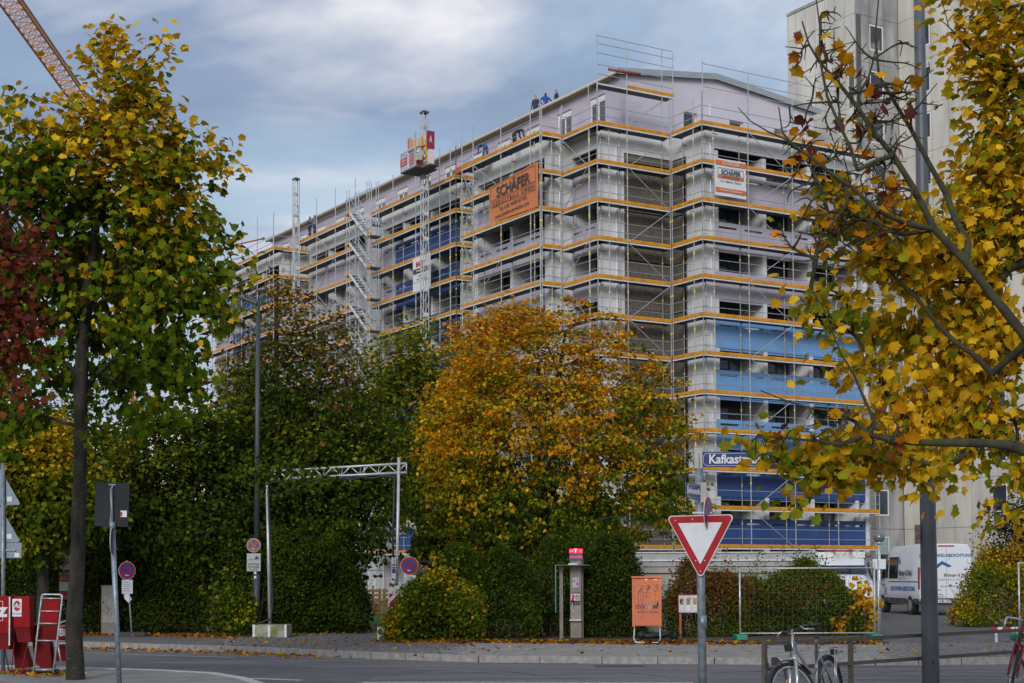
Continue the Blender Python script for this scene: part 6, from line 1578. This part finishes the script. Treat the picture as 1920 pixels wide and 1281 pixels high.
def tree(name, label, cat, Y, base, trunkpx, blobs, ncl, nleaf, lsize, kind, colfn, seed, spread=.35, flat=.6, bark=None, tip=.006, bare=0.0, single=0, shell=.45, dy=.9, group=None, expo=.47, zground=PZ, up=.45, rough=False, limbs=()):
    rng = np.random.default_rng(seed)
    B = Vector(base); t = thing(name, label, cat, B, 0, group)
    tr_ = [((at(x, y, Y+(yo[0] if yo else 0)) if not (i == 0) else B), r) for i, (x, y, r, *yo) in enumerate(trunkpx)]
    tr_ = [(Vector(p), r) for p, r in tr_]
    cl = clumps_in(blobs, ncl, rng, Y, shell, dy)
    cl[:, 2] = np.maximum(cl[:, 2], B.z+.4)
    b, nodes, par, nt0 = skeleton(tr_, cl, rng, seg=max(.25, Y/100), tip=tip, expo=expo, up=up, limbs=[[(at(x, y, Y+(yo[0] if yo else 0)), r) for x, y, r, *yo in lb] for lb in limbs])
    # trunk path separately for smoothness
    b.v = [(x-B.x, y-B.y, z-B.z) for x, y, z in b.v]
    tb = b.obj('trunk', bark or BARK, t, True)
    if rough:      # gnarled lower trunk with ridged bark, sleeving the plain one
        tb.data.materials[0] = bark or BARK
        pp = []; 
        for (p, r), (q, r2) in zip(tr_[:-1], tr_[1:]):
            m_ = max(2, int((q-p).length/.10))
            for j in range(m_): pp.append((p.lerp(q, j/m_), r+(r2-r)*j/m_))
        pp.append(tr_[-1]); rb = MB(); ns_ = 26; vs_ = []
        for p, r in pp:
            for k in range(ns_):
                a = 2*math.pi*k/ns_; d_ = Vector((math.cos(a), math.sin(a), 0)); nn = noise.noise(Vector((d_.x*3.5, d_.y*3.5, p.z*1.6)))*.13+noise.noise(Vector((d_.x*9, d_.y*9, p.z*4)))*.09+noise.noise(Vector((0, 0, p.z*.9)))*.10
                vs_.append(p-B+d_*r*(1.04+nn))
        rb.add(vs_, [(i*ns_+k, i*ns_+(k+1) % ns_, (i+1)*ns_+(k+1) % ns_, (i+1)*ns_+k) for i in range(len(pp)-1) for k in range(ns_)])
        rb.obj('bark', bark or BARK, tb, True)
    zmin, zmax = cl[:, 2].min(), cl[:, 2].max()
    act = cl[rng.random(len(cl)) > bare]
    per = rng.poisson(nleaf, len(act)); ci = np.repeat(np.arange(len(act)), per)
    off_ = rng.normal(size=(len(ci), 3))*spread*rng.uniform(.6, 1.3, (len(act), 1))[ci]; off_[:, 2] *= flat
    pos = act[ci]+off_
    hrel = (pos[:, 2]-zmin)/max(.1, zmax-zmin); cn = rng.normal(size=len(act))[ci]
    cols = colfn(pos, hrel, cn, rng)
    axis = np.array([tr_[-1][0].x, tr_[-1][0].y, (zmin+zmax)/2]); out = pos-axis; out /= np.linalg.norm(out, axis=1)[:, None]+1e-6
    pos = pos-np.array(B)
    keep = pos[:, 2] > .02; pos, cols, out = pos[keep], cols[keep], out[keep]
    if single:
        d = np.array([proj(Vector(p)+B) or (9e9, 9e9, 1) for p in pos]); vis = (d[:, 0] > 0) & (d[:, 0] < 1920) & (d[:, 1] > 0) & (d[:, 1] < 1281)
        # nearest leaves in view, spread over the outline
        sc_ = np.where(vis, d[:, 2], 1e9); idx = np.argsort(sc_)[:single]; mask = np.zeros(len(pos), bool); mask[idx] = True
        km = {}
        for j, i in enumerate(idx):
            # six shades of leaf sharing six meshes
            key = int(np.clip((cols[i][0]*1.0)/.5*6, 0, 5))*3+int(np.clip(cols[i][1]/.3*3, 0, 2))
            if key not in km:
                o = leaves('leaf', np.zeros((1, 3)), cols[i][None], 1.0, kind, LEAFM, None, rng, kindtag=None); me = o.data; bpy.data.objects.remove(o)
                P, F = tmpl(kind); me.vertices.foreach_set('co', P.astype(np.float32).ravel()); me.update(); km[key] = me
            M = Matrix.Translation(pos[i]) @ (Matrix.Rotation(rng.uniform(0, 6.28), 4, 'Z') @ Matrix.Rotation(rng.uniform(-.9, .9)+math.pi*.62, 4, 'X') @ Matrix.Rotation(rng.uniform(-.7, .7), 4, 'Y')) @ Matrix.Scale(lsize*float(rng.uniform(.7, 1.25)), 4)
            link('leaf', km[key], t, M)
        pos, cols, out = pos[~mask], cols[~mask], out[~mask]
    leaves('crown', pos, cols, lsize, kind, LEAFM, t, rng, out=out)
    return t
def mixpal(pals, stops, jitter=.25):
    """colour by a value along palettes"""
    A = [np.array(p) for p in pals]
    def f(v, rng):
        v = np.clip(v+rng.normal(size=len(v))*jitter, 0, len(A)-1e-3); k = v.astype(int); out = np.zeros((len(v), 3))
        for i, P in enumerate(A):
            m = k == i; n = m.sum()
            if n: out[m] = P[rng.integers(0, len(P), n)]*rng.uniform(.75, 1.25, (n, 1))
        return out
    return f
def nz(pos, s, o=0.0):
    return np.array([noise.noise(Vector((float(p[0])*s+o, float(p[1])*s, float(p[2])*s))) for p in pos]) if len(pos) < 4000 else _nzfast(pos, s, o)
def _nzfast(pos, s, o):
    x, y, z = pos[:, 0]*s+o, pos[:, 1]*s, pos[:, 2]*s
    return (np.sin(x*2.1+1.3*np.sin(z*1.7+o))+np.sin(z*2.6+1.1*np.sin(y*1.9))+np.sin(y*2.3+x*.9+o*3))/3
# -- left maple, foreground
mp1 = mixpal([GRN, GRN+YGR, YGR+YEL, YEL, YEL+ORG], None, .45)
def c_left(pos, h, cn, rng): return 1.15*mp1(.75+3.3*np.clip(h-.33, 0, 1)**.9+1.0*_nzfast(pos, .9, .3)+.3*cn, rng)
YL = 23.4; bl_ = gp(140, 1300, .1); bl_ = at(142, 1290, YL); bl_.z = .1
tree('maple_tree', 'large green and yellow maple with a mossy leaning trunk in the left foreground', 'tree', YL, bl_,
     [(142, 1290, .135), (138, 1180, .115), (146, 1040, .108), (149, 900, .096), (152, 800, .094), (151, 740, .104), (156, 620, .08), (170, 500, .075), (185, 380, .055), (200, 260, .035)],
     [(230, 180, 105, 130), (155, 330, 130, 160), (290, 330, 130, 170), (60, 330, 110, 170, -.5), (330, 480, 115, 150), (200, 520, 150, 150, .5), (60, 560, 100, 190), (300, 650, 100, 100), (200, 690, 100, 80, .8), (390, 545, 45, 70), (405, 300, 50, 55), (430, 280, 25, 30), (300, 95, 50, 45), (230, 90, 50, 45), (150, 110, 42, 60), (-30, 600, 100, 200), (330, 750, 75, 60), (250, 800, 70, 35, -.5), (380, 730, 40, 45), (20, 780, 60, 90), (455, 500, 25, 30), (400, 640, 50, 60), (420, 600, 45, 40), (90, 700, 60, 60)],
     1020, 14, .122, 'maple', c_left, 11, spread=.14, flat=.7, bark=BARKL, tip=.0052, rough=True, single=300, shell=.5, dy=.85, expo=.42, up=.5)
# -- dark red maple, branches reaching in at the left edge
mpr = mixpal([REDL, REDL+BRN, BRN+ORG], None, .5)
def c_red(pos, h, cn, rng): return mpr(.3+cn*.5, rng)
b0 = at(-190, 1290, 19.5); b0.z = .1
tree('maple_tree', 'dark red maple reaching in from the left edge', 'tree', 19.5, b0, [(-190, 1290, .15), (-190, 1000, .14), (-185, 700, .11), (-180, 450, .07)],
     [(10, 590, 70, 110), (-20, 440, 60, 90), (60, 470, 40, 60), (20, 720, 35, 50), (-90, 600, 70, 160), (40, 380, 22, 40)], 150, 10, .11, 'maple', c_red, 5, spread=.16, bark=BARK, tip=.005, shell=.5, bare=.12)
# -- right maple, close, yellow
mp2 = mixpal([GRN, YGR, YGR+YEL, YEL, YEL, ORG], None, .55)
def c_right(pos, h, cn, rng): return 1.18*mp2(2.8+.8*_nzfast(pos, 1.6, 1.1)+.35*cn, rng)
b0 = at(2090, 1290, 13.5); b0.z = .1
tree('maple_tree', 'yellow autumn maple with mossy spreading branches at the right edge', 'tree', 13.5, b0,
     [(2090, 1290, .15), (2085, 1050, .13), (2060, 880, .11), (2050, 700, .09), (2060, 500, .07), (2060, 200, .05), (2050, -50, .03)],
     [(1880, 130, 100, 170), (1960, 380, 120, 180, .6), (1860, 350, 100, 140), (1800, 480, 110, 110), (1680, 470, 110, 90, -.6), (1600, 400, 80, 60, -.8), (1560, 600, 70, 50, -.5), (1700, 620, 100, 60, .4), (1850, 640, 110, 120), (1760, 760, 110, 60), (1870, 820, 90, 70), (1530, 545, 50, 30, -.6), (1640, 700, 80, 50, -.3), (1700, 800, 90, 50), (1790, 690, 80, 70), (1540, 880, 70, 34, -.8), (1430, 855, 60, 26, -1.0), (1480, 870, 60, 26, -.9), (1520, 890, 60, 36, -.8), (1600, 860, 80, 40, -.5), (1500, 940, 35, 30, -.8), (1640, 850, 90, 60, -.4), (1740, 880, 60, 40, -.5), (1880, 960, 50, 40), (1950, 900, 60, 100), (1800, 60, 50, 90), (2200, 200, 150, 200), (2260, 480, 150, 200), (2230, 750, 140, 150), (2080, -80, 170, 120), (2060, 300, 110, 250)],
     2650, 7.5, .092, 'maple', c_right, 21, spread=.12, flat=.8, bark=mat('greenish_bark', (.055, .055, .022), .95, col2=(.022, .018, .014), nscale=12, bump=.6, bscale=40), tip=.0042, single=300, shell=.55, dy=.8, bare=.05, up=.1, expo=.44)
# bare upper twigs with a few red leaves: same kind of tree standing nearer the tower
def c_few(pos, h, cn, rng): return mixpal([ORG, REDL, YEL], None, .9)(1+cn*.6, rng)
b0 = at(2010, 1290, 12.4); b0.z = .1
tree('maple_tree', 'nearly bare maple whose long twigs cross the tower on the right', 'tree', 12.4, b0,
     [(2030, 1290, .12), (2030, 1000, .10), (2010, 800, .065), (1930, 640, .042), (1810, 490, .034), (1752, 430, .030), (1715, 356, .026), (1675, 292, .023), (1634, 242, .020), (1608, 201, .018), (1571, 154, .014), (1537, 117, .011), (1517, 84, .009), (1504, 40, .006)],
     [(1560, 120, 70, 120), (1620, 240, 90, 110), (1520, 300, 70, 110), (1560, 430, 90, 90), (1650, 380, 80, 110), (1500, 90, 30, 60), (1700, 180, 60, 120), (1480, 460, 40, 60), (1560, 800, 90, 45), (1450, 830, 70, 25), (1660, 820, 70, 50)],
     2100, .06, .11, 'maple', c_few, 33, spread=.05, bark=mat('twig_bark', (.035, .027, .022), .95, col2=(.05, .055, .02), nscale=10), tip=.0042, single=60, shell=.7, dy=.6, up=.02, expo=.33,
     limbs=[[(1815, 455, .026, .1), (1775, 366, .024, .3), (1745, 312, .021, .3), (1708, 242, .018, .3), (1675, 188, .015, .3), (1648, 141, .012, .3), (1641, 67, .009, .3), (1648, -10, .006, .3)],
            [(1648, 300, .018, -.2), (1608, 319, .016, -.3), (1594, 275, .014, -.3), (1574, 235, .012, -.3), (1551, 181, .011, -.3), (1537, 111, .009, -.3), (1537, 50, .007, -.3), (1530, -5, .005, -.3)],
            [(1700, 420, .020, -.1), (1648, 396, .018, -.4), (1594, 349, .016, -.4), (1554, 322, .014, -.4), (1520, 295, .012, -.4), (1487, 272, .009, -.4), (1467, 248, .007, -.4), (1460, 201, .005, -.4)],
            [(1571, 191, .011), (1520, 193, .008), (1480, 200, .005)], [(1611, 174, .011), (1628, 148, .010), (1638, 111, .008), (1651, 54, .005)],
            [(1690, 440, .018, .2), (1622, 410, .016, .2), (1580, 347, .013, .2), (1542, 310, .012, .2), (1500, 282, .010, .2), (1475, 262, .009, .2), (1440, 247, .007, .2), (1407, 227, .005, .2), (1384, 202, .004, .2)],
            [(2010, 880, .060), (1900, 835, .048), (1790, 830, .036), (1680, 827, .028), (1630, 815, .024), (1577, 833, .018), (1526, 827, .014), (1476, 821, .010), (1422, 815, .006)],
            [(1606, 792, .016), (1565, 771, .013), (1517, 765, .010), (1470, 750, .008), (1425, 732, .005)], [(1640, 790, .014, .2), (1600, 700, .011, .2), (1560, 620, .008, .2), (1520, 540, .005, .2)],
            [(1860, 700, .030, .4), (1790, 640, .024, .4), (1720, 560, .018, .4), (1660, 500, .012, .4), (1600, 470, .007, .4)]])
# -- orange maple in the middle
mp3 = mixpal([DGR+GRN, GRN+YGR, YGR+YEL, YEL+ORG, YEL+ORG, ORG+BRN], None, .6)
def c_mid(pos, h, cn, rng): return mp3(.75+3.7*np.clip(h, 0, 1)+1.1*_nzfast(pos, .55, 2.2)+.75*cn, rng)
YM = 46; b0 = at(1045, 1180, YM); b0.z = PZ
ORB_ = None
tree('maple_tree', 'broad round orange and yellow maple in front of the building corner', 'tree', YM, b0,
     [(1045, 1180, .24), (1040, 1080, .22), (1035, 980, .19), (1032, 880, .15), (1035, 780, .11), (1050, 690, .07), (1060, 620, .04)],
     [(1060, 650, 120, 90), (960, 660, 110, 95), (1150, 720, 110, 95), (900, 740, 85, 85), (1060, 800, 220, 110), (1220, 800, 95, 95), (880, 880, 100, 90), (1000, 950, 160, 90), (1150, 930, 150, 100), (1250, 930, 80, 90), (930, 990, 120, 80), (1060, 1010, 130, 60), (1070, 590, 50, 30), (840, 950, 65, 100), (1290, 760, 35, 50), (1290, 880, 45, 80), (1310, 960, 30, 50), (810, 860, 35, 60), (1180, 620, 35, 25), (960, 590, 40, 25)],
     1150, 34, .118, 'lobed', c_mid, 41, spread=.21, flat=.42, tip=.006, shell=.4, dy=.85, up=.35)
# -- second orange crown behind left
def c_mid2(pos, h, cn, rng): return mp3(1.6+2.6*h+.8*_nzfast(pos, .5, 5.0)+.3*cn, rng)
b0 = at(905, 1170, 56); b0.z = PZ
tree('maple_tree', 'orange brown tree half hidden behind the broad orange maple', 'tree', 56, b0, [(905, 1170, .18), (905, 900, .14), (905, 720, .08)],
     [(900, 650, 70, 60), (940, 620, 60, 45), (900, 730, 90, 80), (850, 800, 80, 90), (1000, 600, 50, 35), (880, 900, 90, 100)], 260, 40, .19, 'quad', c_mid2, 43, spread=.33, flat=.6)
# -- fresh green tree further back
def c_gr(pos, h, cn, rng): return mixpal([DGR+GRN, GRN, GRN+YGR, YGR], None, .4)(1.3+2.0*h+.5*_nzfast(pos, .5, 1.0)+.3*cn, rng)
b0 = at(790, 1160, 60); b0.z = PZ
tree('broadleaf_tree', 'fresh green tree between the stair tower and the orange maple', 'tree', 60, b0, [(790, 1160, .2), (788, 900, .16), (786, 720, .09)],
     [(780, 680, 75, 75), (740, 730, 70, 80), (820, 720, 60, 90), (770, 810, 110, 90), (800, 900, 110, 110), (720, 660, 40, 40), (700, 700, 40, 50)], 340, 44, .18, 'quad', c_gr, 45, spread=.36, flat=.6)
# -- sparse brownish tree (hornbeam) with dark green lower crown
mp5 = mixpal([DGR, DGR+GRN, GRN+BRN, YGR+BRN, ORG+BRN], None, .45)
def c_sp(pos, h, cn, rng): return mp5(.8+4.2*np.clip(h-.2, 0, 1)+.6*_nzfast(pos, .6, 4.0)+.25*cn, rng)
YS = 45; b0 = at(560, 1190, YS); b0.z = PZ
tree('hornbeam_tree', 'tall thin topped tree with brownish leaves left of the building centre', 'tree', YS, b0,
     [(560, 1190, .2), (545, 1000, .17), (528, 860, .13), (520, 740, .09), (518, 620, .05), (520, 540, .03)],
     [(525, 560, 55, 60), (490, 660, 60, 90), (590, 640, 90, 80), (540, 740, 130, 90), (660, 720, 70, 70), (600, 820, 150, 90), (500, 860, 140, 90), (690, 820, 60, 80), (450, 760, 60, 90)],
     900, 22, .14, 'quad', c_sp, 51, spread=.26, flat=.6, tip=.0065, shell=.5)
def c_dk(pos, h, cn, rng): return mixpal([DGR, DGR+GRN, DGR+GRN, GRN+YGR, YGR+BRN, YEL+ORG], None, .6)(.95+1.8*h+.8*_nzfast(pos, .5, 7.0)+.4*cn, rng)
b0 = at(640, 1190, 44); b0.z = PZ
tree('broadleaf_tree', 'dense dark green tree over the path behind the lattice beam', 'tree', 44, b0, [(640, 1190, .17), (635, 1030, .14), (630, 900, .09)],
     [(620, 880, 120, 90), (700, 910, 70, 80), (560, 960, 110, 110), (640, 1000, 110, 70), (500, 900, 90, 120), (700, 850, 60, 70), (590, 1050, 95, 60), (535, 885, 34, 24, -7.3), (590, 900, 30, 16, -7.3), (560, 860, 30, 16, -7.3), (480, 880, 26, 30, -7.3)], 560, 38, .15, 'quad', c_dk, 53, spread=.28, flat=.5)
b0 = at(330, 1190, 43); b0.z = PZ
tree('broadleaf_tree', 'wide dark green tree behind the back of the square sign', 'tree', 43, b0, [(330, 1190, .2), (335, 1040, .16), (345, 900, .10), (350, 800, .06)],
     [(320, 860, 120, 90), (240, 920, 110, 110), (400, 900, 100, 120), (340, 1000, 150, 90), (400, 790, 80, 50), (250, 1040, 120, 80), (440, 1020, 80, 100), (300, 790, 60, 40)], 700, 38, .15, 'quad', c_dk, 55, spread=.28, flat=.5)
def c_ye(pos, h, cn, rng): return mixpal([DGR, GRN, YGR, YEL, YEL+ORG], None, .5)(1.2+1.8*h+1.0*_nzfast(pos, .6, 3.0)+.3*cn, rng)
b0 = at(80, 1180, 39); b0.z = PZ
tree('broadleaf_tree', 'yellow leaved tree behind the triangular signs at far left', 'tree', 39, b0, [(80, 1180, .17), (82, 1000, .13), (85, 860, .08)],
     [(70, 830, 90, 60), (20, 900, 80, 90), (120, 900, 70, 90), (60, 980, 110, 80), (-50, 880, 80, 110), (150, 960, 50, 60)], 360, 44, .16, 'quad', c_ye, 57, spread=.32, flat=.6)
b0 = at(10, 1175, 58); b0.z = PZ
tree('broadleaf_tree', 'dark green tree far behind at the left edge', 'tree', 58, b0, [(10, 1175, .2), (10, 900, .15), (15, 760, .08)],
     [(0, 800, 110, 80), (120, 780, 70, 60), (60, 900, 160, 120), (200, 830, 70, 70)], 340, 44, .22, 'quad', c_dk, 58, spread=.45, flat=.6)
# young bare-topped sapling right of the left maple
b0 = at(440, 1185, 50); b0.z = PZ
tree('broadleaf_tree', 'slender loose crowned tree behind the street lamp', 'tree', 50, b0, [(440, 1185, .13), (440, 950, .10), (438, 760, .05)],
     [(440, 800, 60, 110), (400, 870, 60, 80), (470, 720, 30, 70), (420, 690, 25, 50)], 200, 18, .14, 'quad', c_sp, 59, spread=.3)
# -- conifer at right
b0 = at(1905, 1150, 50); b0.z = PZ
tree('yew_tree', 'dark evergreen behind the right hand shrub', 'tree', 50, b0, [(1905, 1150, .15), (1905, 1000, .08)],
     [(1905, 1000, 50, 70), (1930, 1060, 60, 60), (1880, 1050, 35, 40), (1950, 970, 50, 60)], 240, 40, .09, 'quad', lambda p, h, c, r: pick(r, [(.012, .03, .012), (.018, .04, .016)], len(p)), 61, spread=.3)
# ================================================================ hedges and shrubs
def shrub(name, label, Y, px0, px1, pyt, pyb, n, lsize, colfn, seed, depth=2.2, kind='quad', top=None, stems=60, group='hedges and shrubs behind the pavement', cat='shrub', cap=6):
    rng = np.random.default_rng(seed); a = gp(px0, pyb, PZ); s = Y/FPX
    x0, x1 = at(px0, 1100, Y).x, at(px1, 1100, Y).x; cx_ = (x0+x1)/2
    t = thing(name, label, cat, (cx_, Y, PZ), 0, group)
    h0 = at(px0, pyt, Y).z-PZ
    m = int(n*.85)
    u = rng.random(m); hl = np.interp(u, np.linspace(0, 1, len(top)), [at(px0, q, Y).z-PZ for q in top]) if top else np.full(m, h0)
    hl = hl*(1+.11*np.sin(u*(x1-x0)*1.9+seed)+.07*np.sin(u*(x1-x0)*4.3+seed*2)+.05*np.sin(u*(x1-x0)*9.1+seed*3))
    k = rng.random(m); hh = hl*np.where(k < .3, 1-rng.random(m)**1.5*.40, rng.random(m)**.85)
    prof = np.sqrt(np.clip(1-(hh/np.maximum(hl, .1)-.35)**2/.55, .05, 1))
    yy = (rng.random(m)-.5)*depth*prof; front = rng.random(m) < .45; yy[front] = -depth/2*prof[front]+rng.normal(size=front.sum())*.12
    xx_ = x0-cx_+u*(x1-x0)
    bul = _nzfast(np.c_[xx_+cx_, hh*1.3, np.full(m, seed*1.7)], 1.5, seed)
    yy = yy*(1+.12*bul)-np.where(front, .30*bul, 0)
    ends = np.minimum(u, 1-u)*(x1-x0); e = np.clip(ends/.5, 0, 1)**.6; hh = hh*(.6+.4*e)
    pos = np.c_[xx_+rng.normal(size=m)*.08, yy, hh+rng.normal(size=m)*.05]
    ns = int((x1-x0)*24); P2 = []
    for i in range(ns):      # loose shoots above and in front of the clipped mass
        ux = rng.random(); hx = (np.interp(ux, np.linspace(0, 1, len(top)), [at(px0, q, Y).z-PZ for q in top]) if top else h0)*(.55+.45*min(1, min(ux, 1-ux)*(x1-x0)/.8)); L_ = rng.uniform(.2, .95); k0 = rng.random()
        z0_ = hx*.95 if k0 < .6 else hx*rng.uniform(.3, .9); y0_ = rng.uniform(-.4, .4)*depth if k0 < .6 else -depth*.48; dx_, dz_ = rng.normal()*.25, (1 if k0 < .6 else .5); dy_ = -.1 if k0 < .6 else -.5
        q_ = rng.random(16)
        P2.append(np.c_[x0-cx_+ux*(x1-x0)+dx_*L_*q_+rng.normal(size=16)*.035, y0_+dy_*L_*q_+rng.normal(size=16)*.035, z0_+dz_*L_*q_+rng.normal(size=16)*.03])
    pos = np.concatenate([pos]+P2); pos = pos[pos[:, 2] > .03]
    cols = colfn(pos+np.array([cx_, Y, 0]), np.clip(pos[:, 2]/max(.5, h0), 0, 1), np.zeros(len(pos)), rng)
    out = np.c_[np.zeros(len(pos)), -np.ones(len(pos)), np.zeros(len(pos))]*.6
    b = MB()
    for i in range(stems):
        ux = rng.random(); x = x0-cx_+ux*(x1-x0); ht_ = (np.interp(ux, np.linspace(0, 1, len(top)), [at(px0, q, Y).z-PZ for q in top]) if top else h0)
        y_ = rng.uniform(-.5, .5)*depth*.6; b.path([(x, y_, 0), (x+rng.normal()*.12, y_+rng.normal()*.1, ht_*.45), (x+rng.normal()*.3, y_+rng.normal()*.25, ht_*rng.uniform(.8, 1.0))], [.016, .011, .004], 4)
    b.obj('stems', TWIG, t)['kind'] = 'stuff'
    leaves('foliage', pos, cols, lsize, kind, LEAFM, t, rng, out=out, up=.4)
    return t
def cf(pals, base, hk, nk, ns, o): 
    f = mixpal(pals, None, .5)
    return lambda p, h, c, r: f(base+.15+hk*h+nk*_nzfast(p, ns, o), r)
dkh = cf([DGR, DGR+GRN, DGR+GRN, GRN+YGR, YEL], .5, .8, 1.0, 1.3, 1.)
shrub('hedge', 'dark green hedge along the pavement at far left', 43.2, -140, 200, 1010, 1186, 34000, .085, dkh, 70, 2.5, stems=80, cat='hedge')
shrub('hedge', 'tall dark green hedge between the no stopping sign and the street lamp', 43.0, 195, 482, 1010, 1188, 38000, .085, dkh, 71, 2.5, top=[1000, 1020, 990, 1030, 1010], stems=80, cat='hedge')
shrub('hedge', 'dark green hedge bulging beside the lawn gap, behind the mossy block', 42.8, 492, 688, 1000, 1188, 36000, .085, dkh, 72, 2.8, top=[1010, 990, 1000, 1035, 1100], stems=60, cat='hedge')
shrub('shrub', 'low yellow green bush at the foot of the street lamp', 40.0, 400, 478, 1085, 1190, 1300, .10, cf([DGR, GRN, YGR, YEL], 1.0, .6, .9, 1.5, 2.), 73, .9, kind='lobed', stems=14)
mixh = cf([DGR+GRN, GRN, GRN+YGR, YGR+YEL, YEL], 1.5, 1.2, 1.2, 1.6, 3.)
shrub('shrub', 'yellow and green bush right behind the temporary sign', 37.2, 728, 905, 1090, 1200, 11000, .085, mixh, 74, 1.8, kind='lobed', top=[1130, 1095, 1085, 1090, 1100], stems=40)
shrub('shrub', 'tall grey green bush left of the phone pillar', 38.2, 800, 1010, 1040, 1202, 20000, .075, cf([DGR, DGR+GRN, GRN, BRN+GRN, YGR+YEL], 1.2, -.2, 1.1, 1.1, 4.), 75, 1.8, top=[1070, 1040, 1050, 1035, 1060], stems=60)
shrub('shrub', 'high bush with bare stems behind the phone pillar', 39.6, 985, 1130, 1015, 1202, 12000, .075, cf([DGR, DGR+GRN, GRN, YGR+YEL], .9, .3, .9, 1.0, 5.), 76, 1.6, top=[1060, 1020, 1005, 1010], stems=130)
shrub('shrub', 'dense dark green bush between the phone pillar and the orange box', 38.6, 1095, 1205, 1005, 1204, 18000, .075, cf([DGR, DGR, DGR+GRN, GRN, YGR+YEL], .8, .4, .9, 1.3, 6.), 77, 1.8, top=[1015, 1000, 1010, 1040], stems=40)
shrub('shrub', 'reddish brown bush over the concrete outbuilding, behind the give way sign', 38.4, 1242, 1400, 1060, 1203, 14000, .07, cf([GRN, GRN+BRN, BRN, REDL+BRN, ORG+REDL], .6, 2.2, .9, 1.2, 7.), 78, 1.2, top=[1110, 1055, 1050, 1060, 1065], stems=60)
shrub('shrub', 'wide mixed green and red shrub behind the mesh fence', 39.2, 1375, 1605, 1065, 1203, 32000, .07, cf([DGR+GRN, GRN, GRN+BRN, REDL+BRN, YEL+ORG], 1.0, 1.0, 1.0, 1.1, 8.), 79, 1.4, top=[1078, 1072, 1070, 1068, 1085, 1120], stems=60)
shrub('shrub', 'bright yellow maple shoots at the right end of the mesh fence', 38.9, 1560, 1632, 1100, 1195, 750, .13, cf([YEL, YEL+ORG, ORG], 1., .3, .8, 1., 9.), 80, .6, kind='maple', top=[1150, 1120, 1100], stems=10)
shrub('shrub', 'mixed yellow and red bush in front of the panel van', 45.0, 1790, 2010, 1030, 1172, 20000, .085, cf([GRN, GRN+YGR, YGR+YEL, BRN+REDL, YEL], 1.4, .6, 1.1, 1.2, 10.), 81, 2.0, top=[1120, 1050, 1035, 1030, 1060], stems=50)
# far masses that close the view between trunks
shrub('hedge', 'dark tree belt behind the lawn at left', 52, -300, 640, 960, 1160, 26000, .24, dkh, 82, 4, top=[950, 940, 950, 960, 1000], stems=60, cat='hedge')
shrub('hedge', 'dark planting at the foot of the building behind the orange maple', 56, 775, 1190, 960, 1160, 18000, .22, dkh, 83, 3, top=[1000, 970, 960, 950, 1000], stems=60, cat='hedge')
bpy.context.view_layer.update()
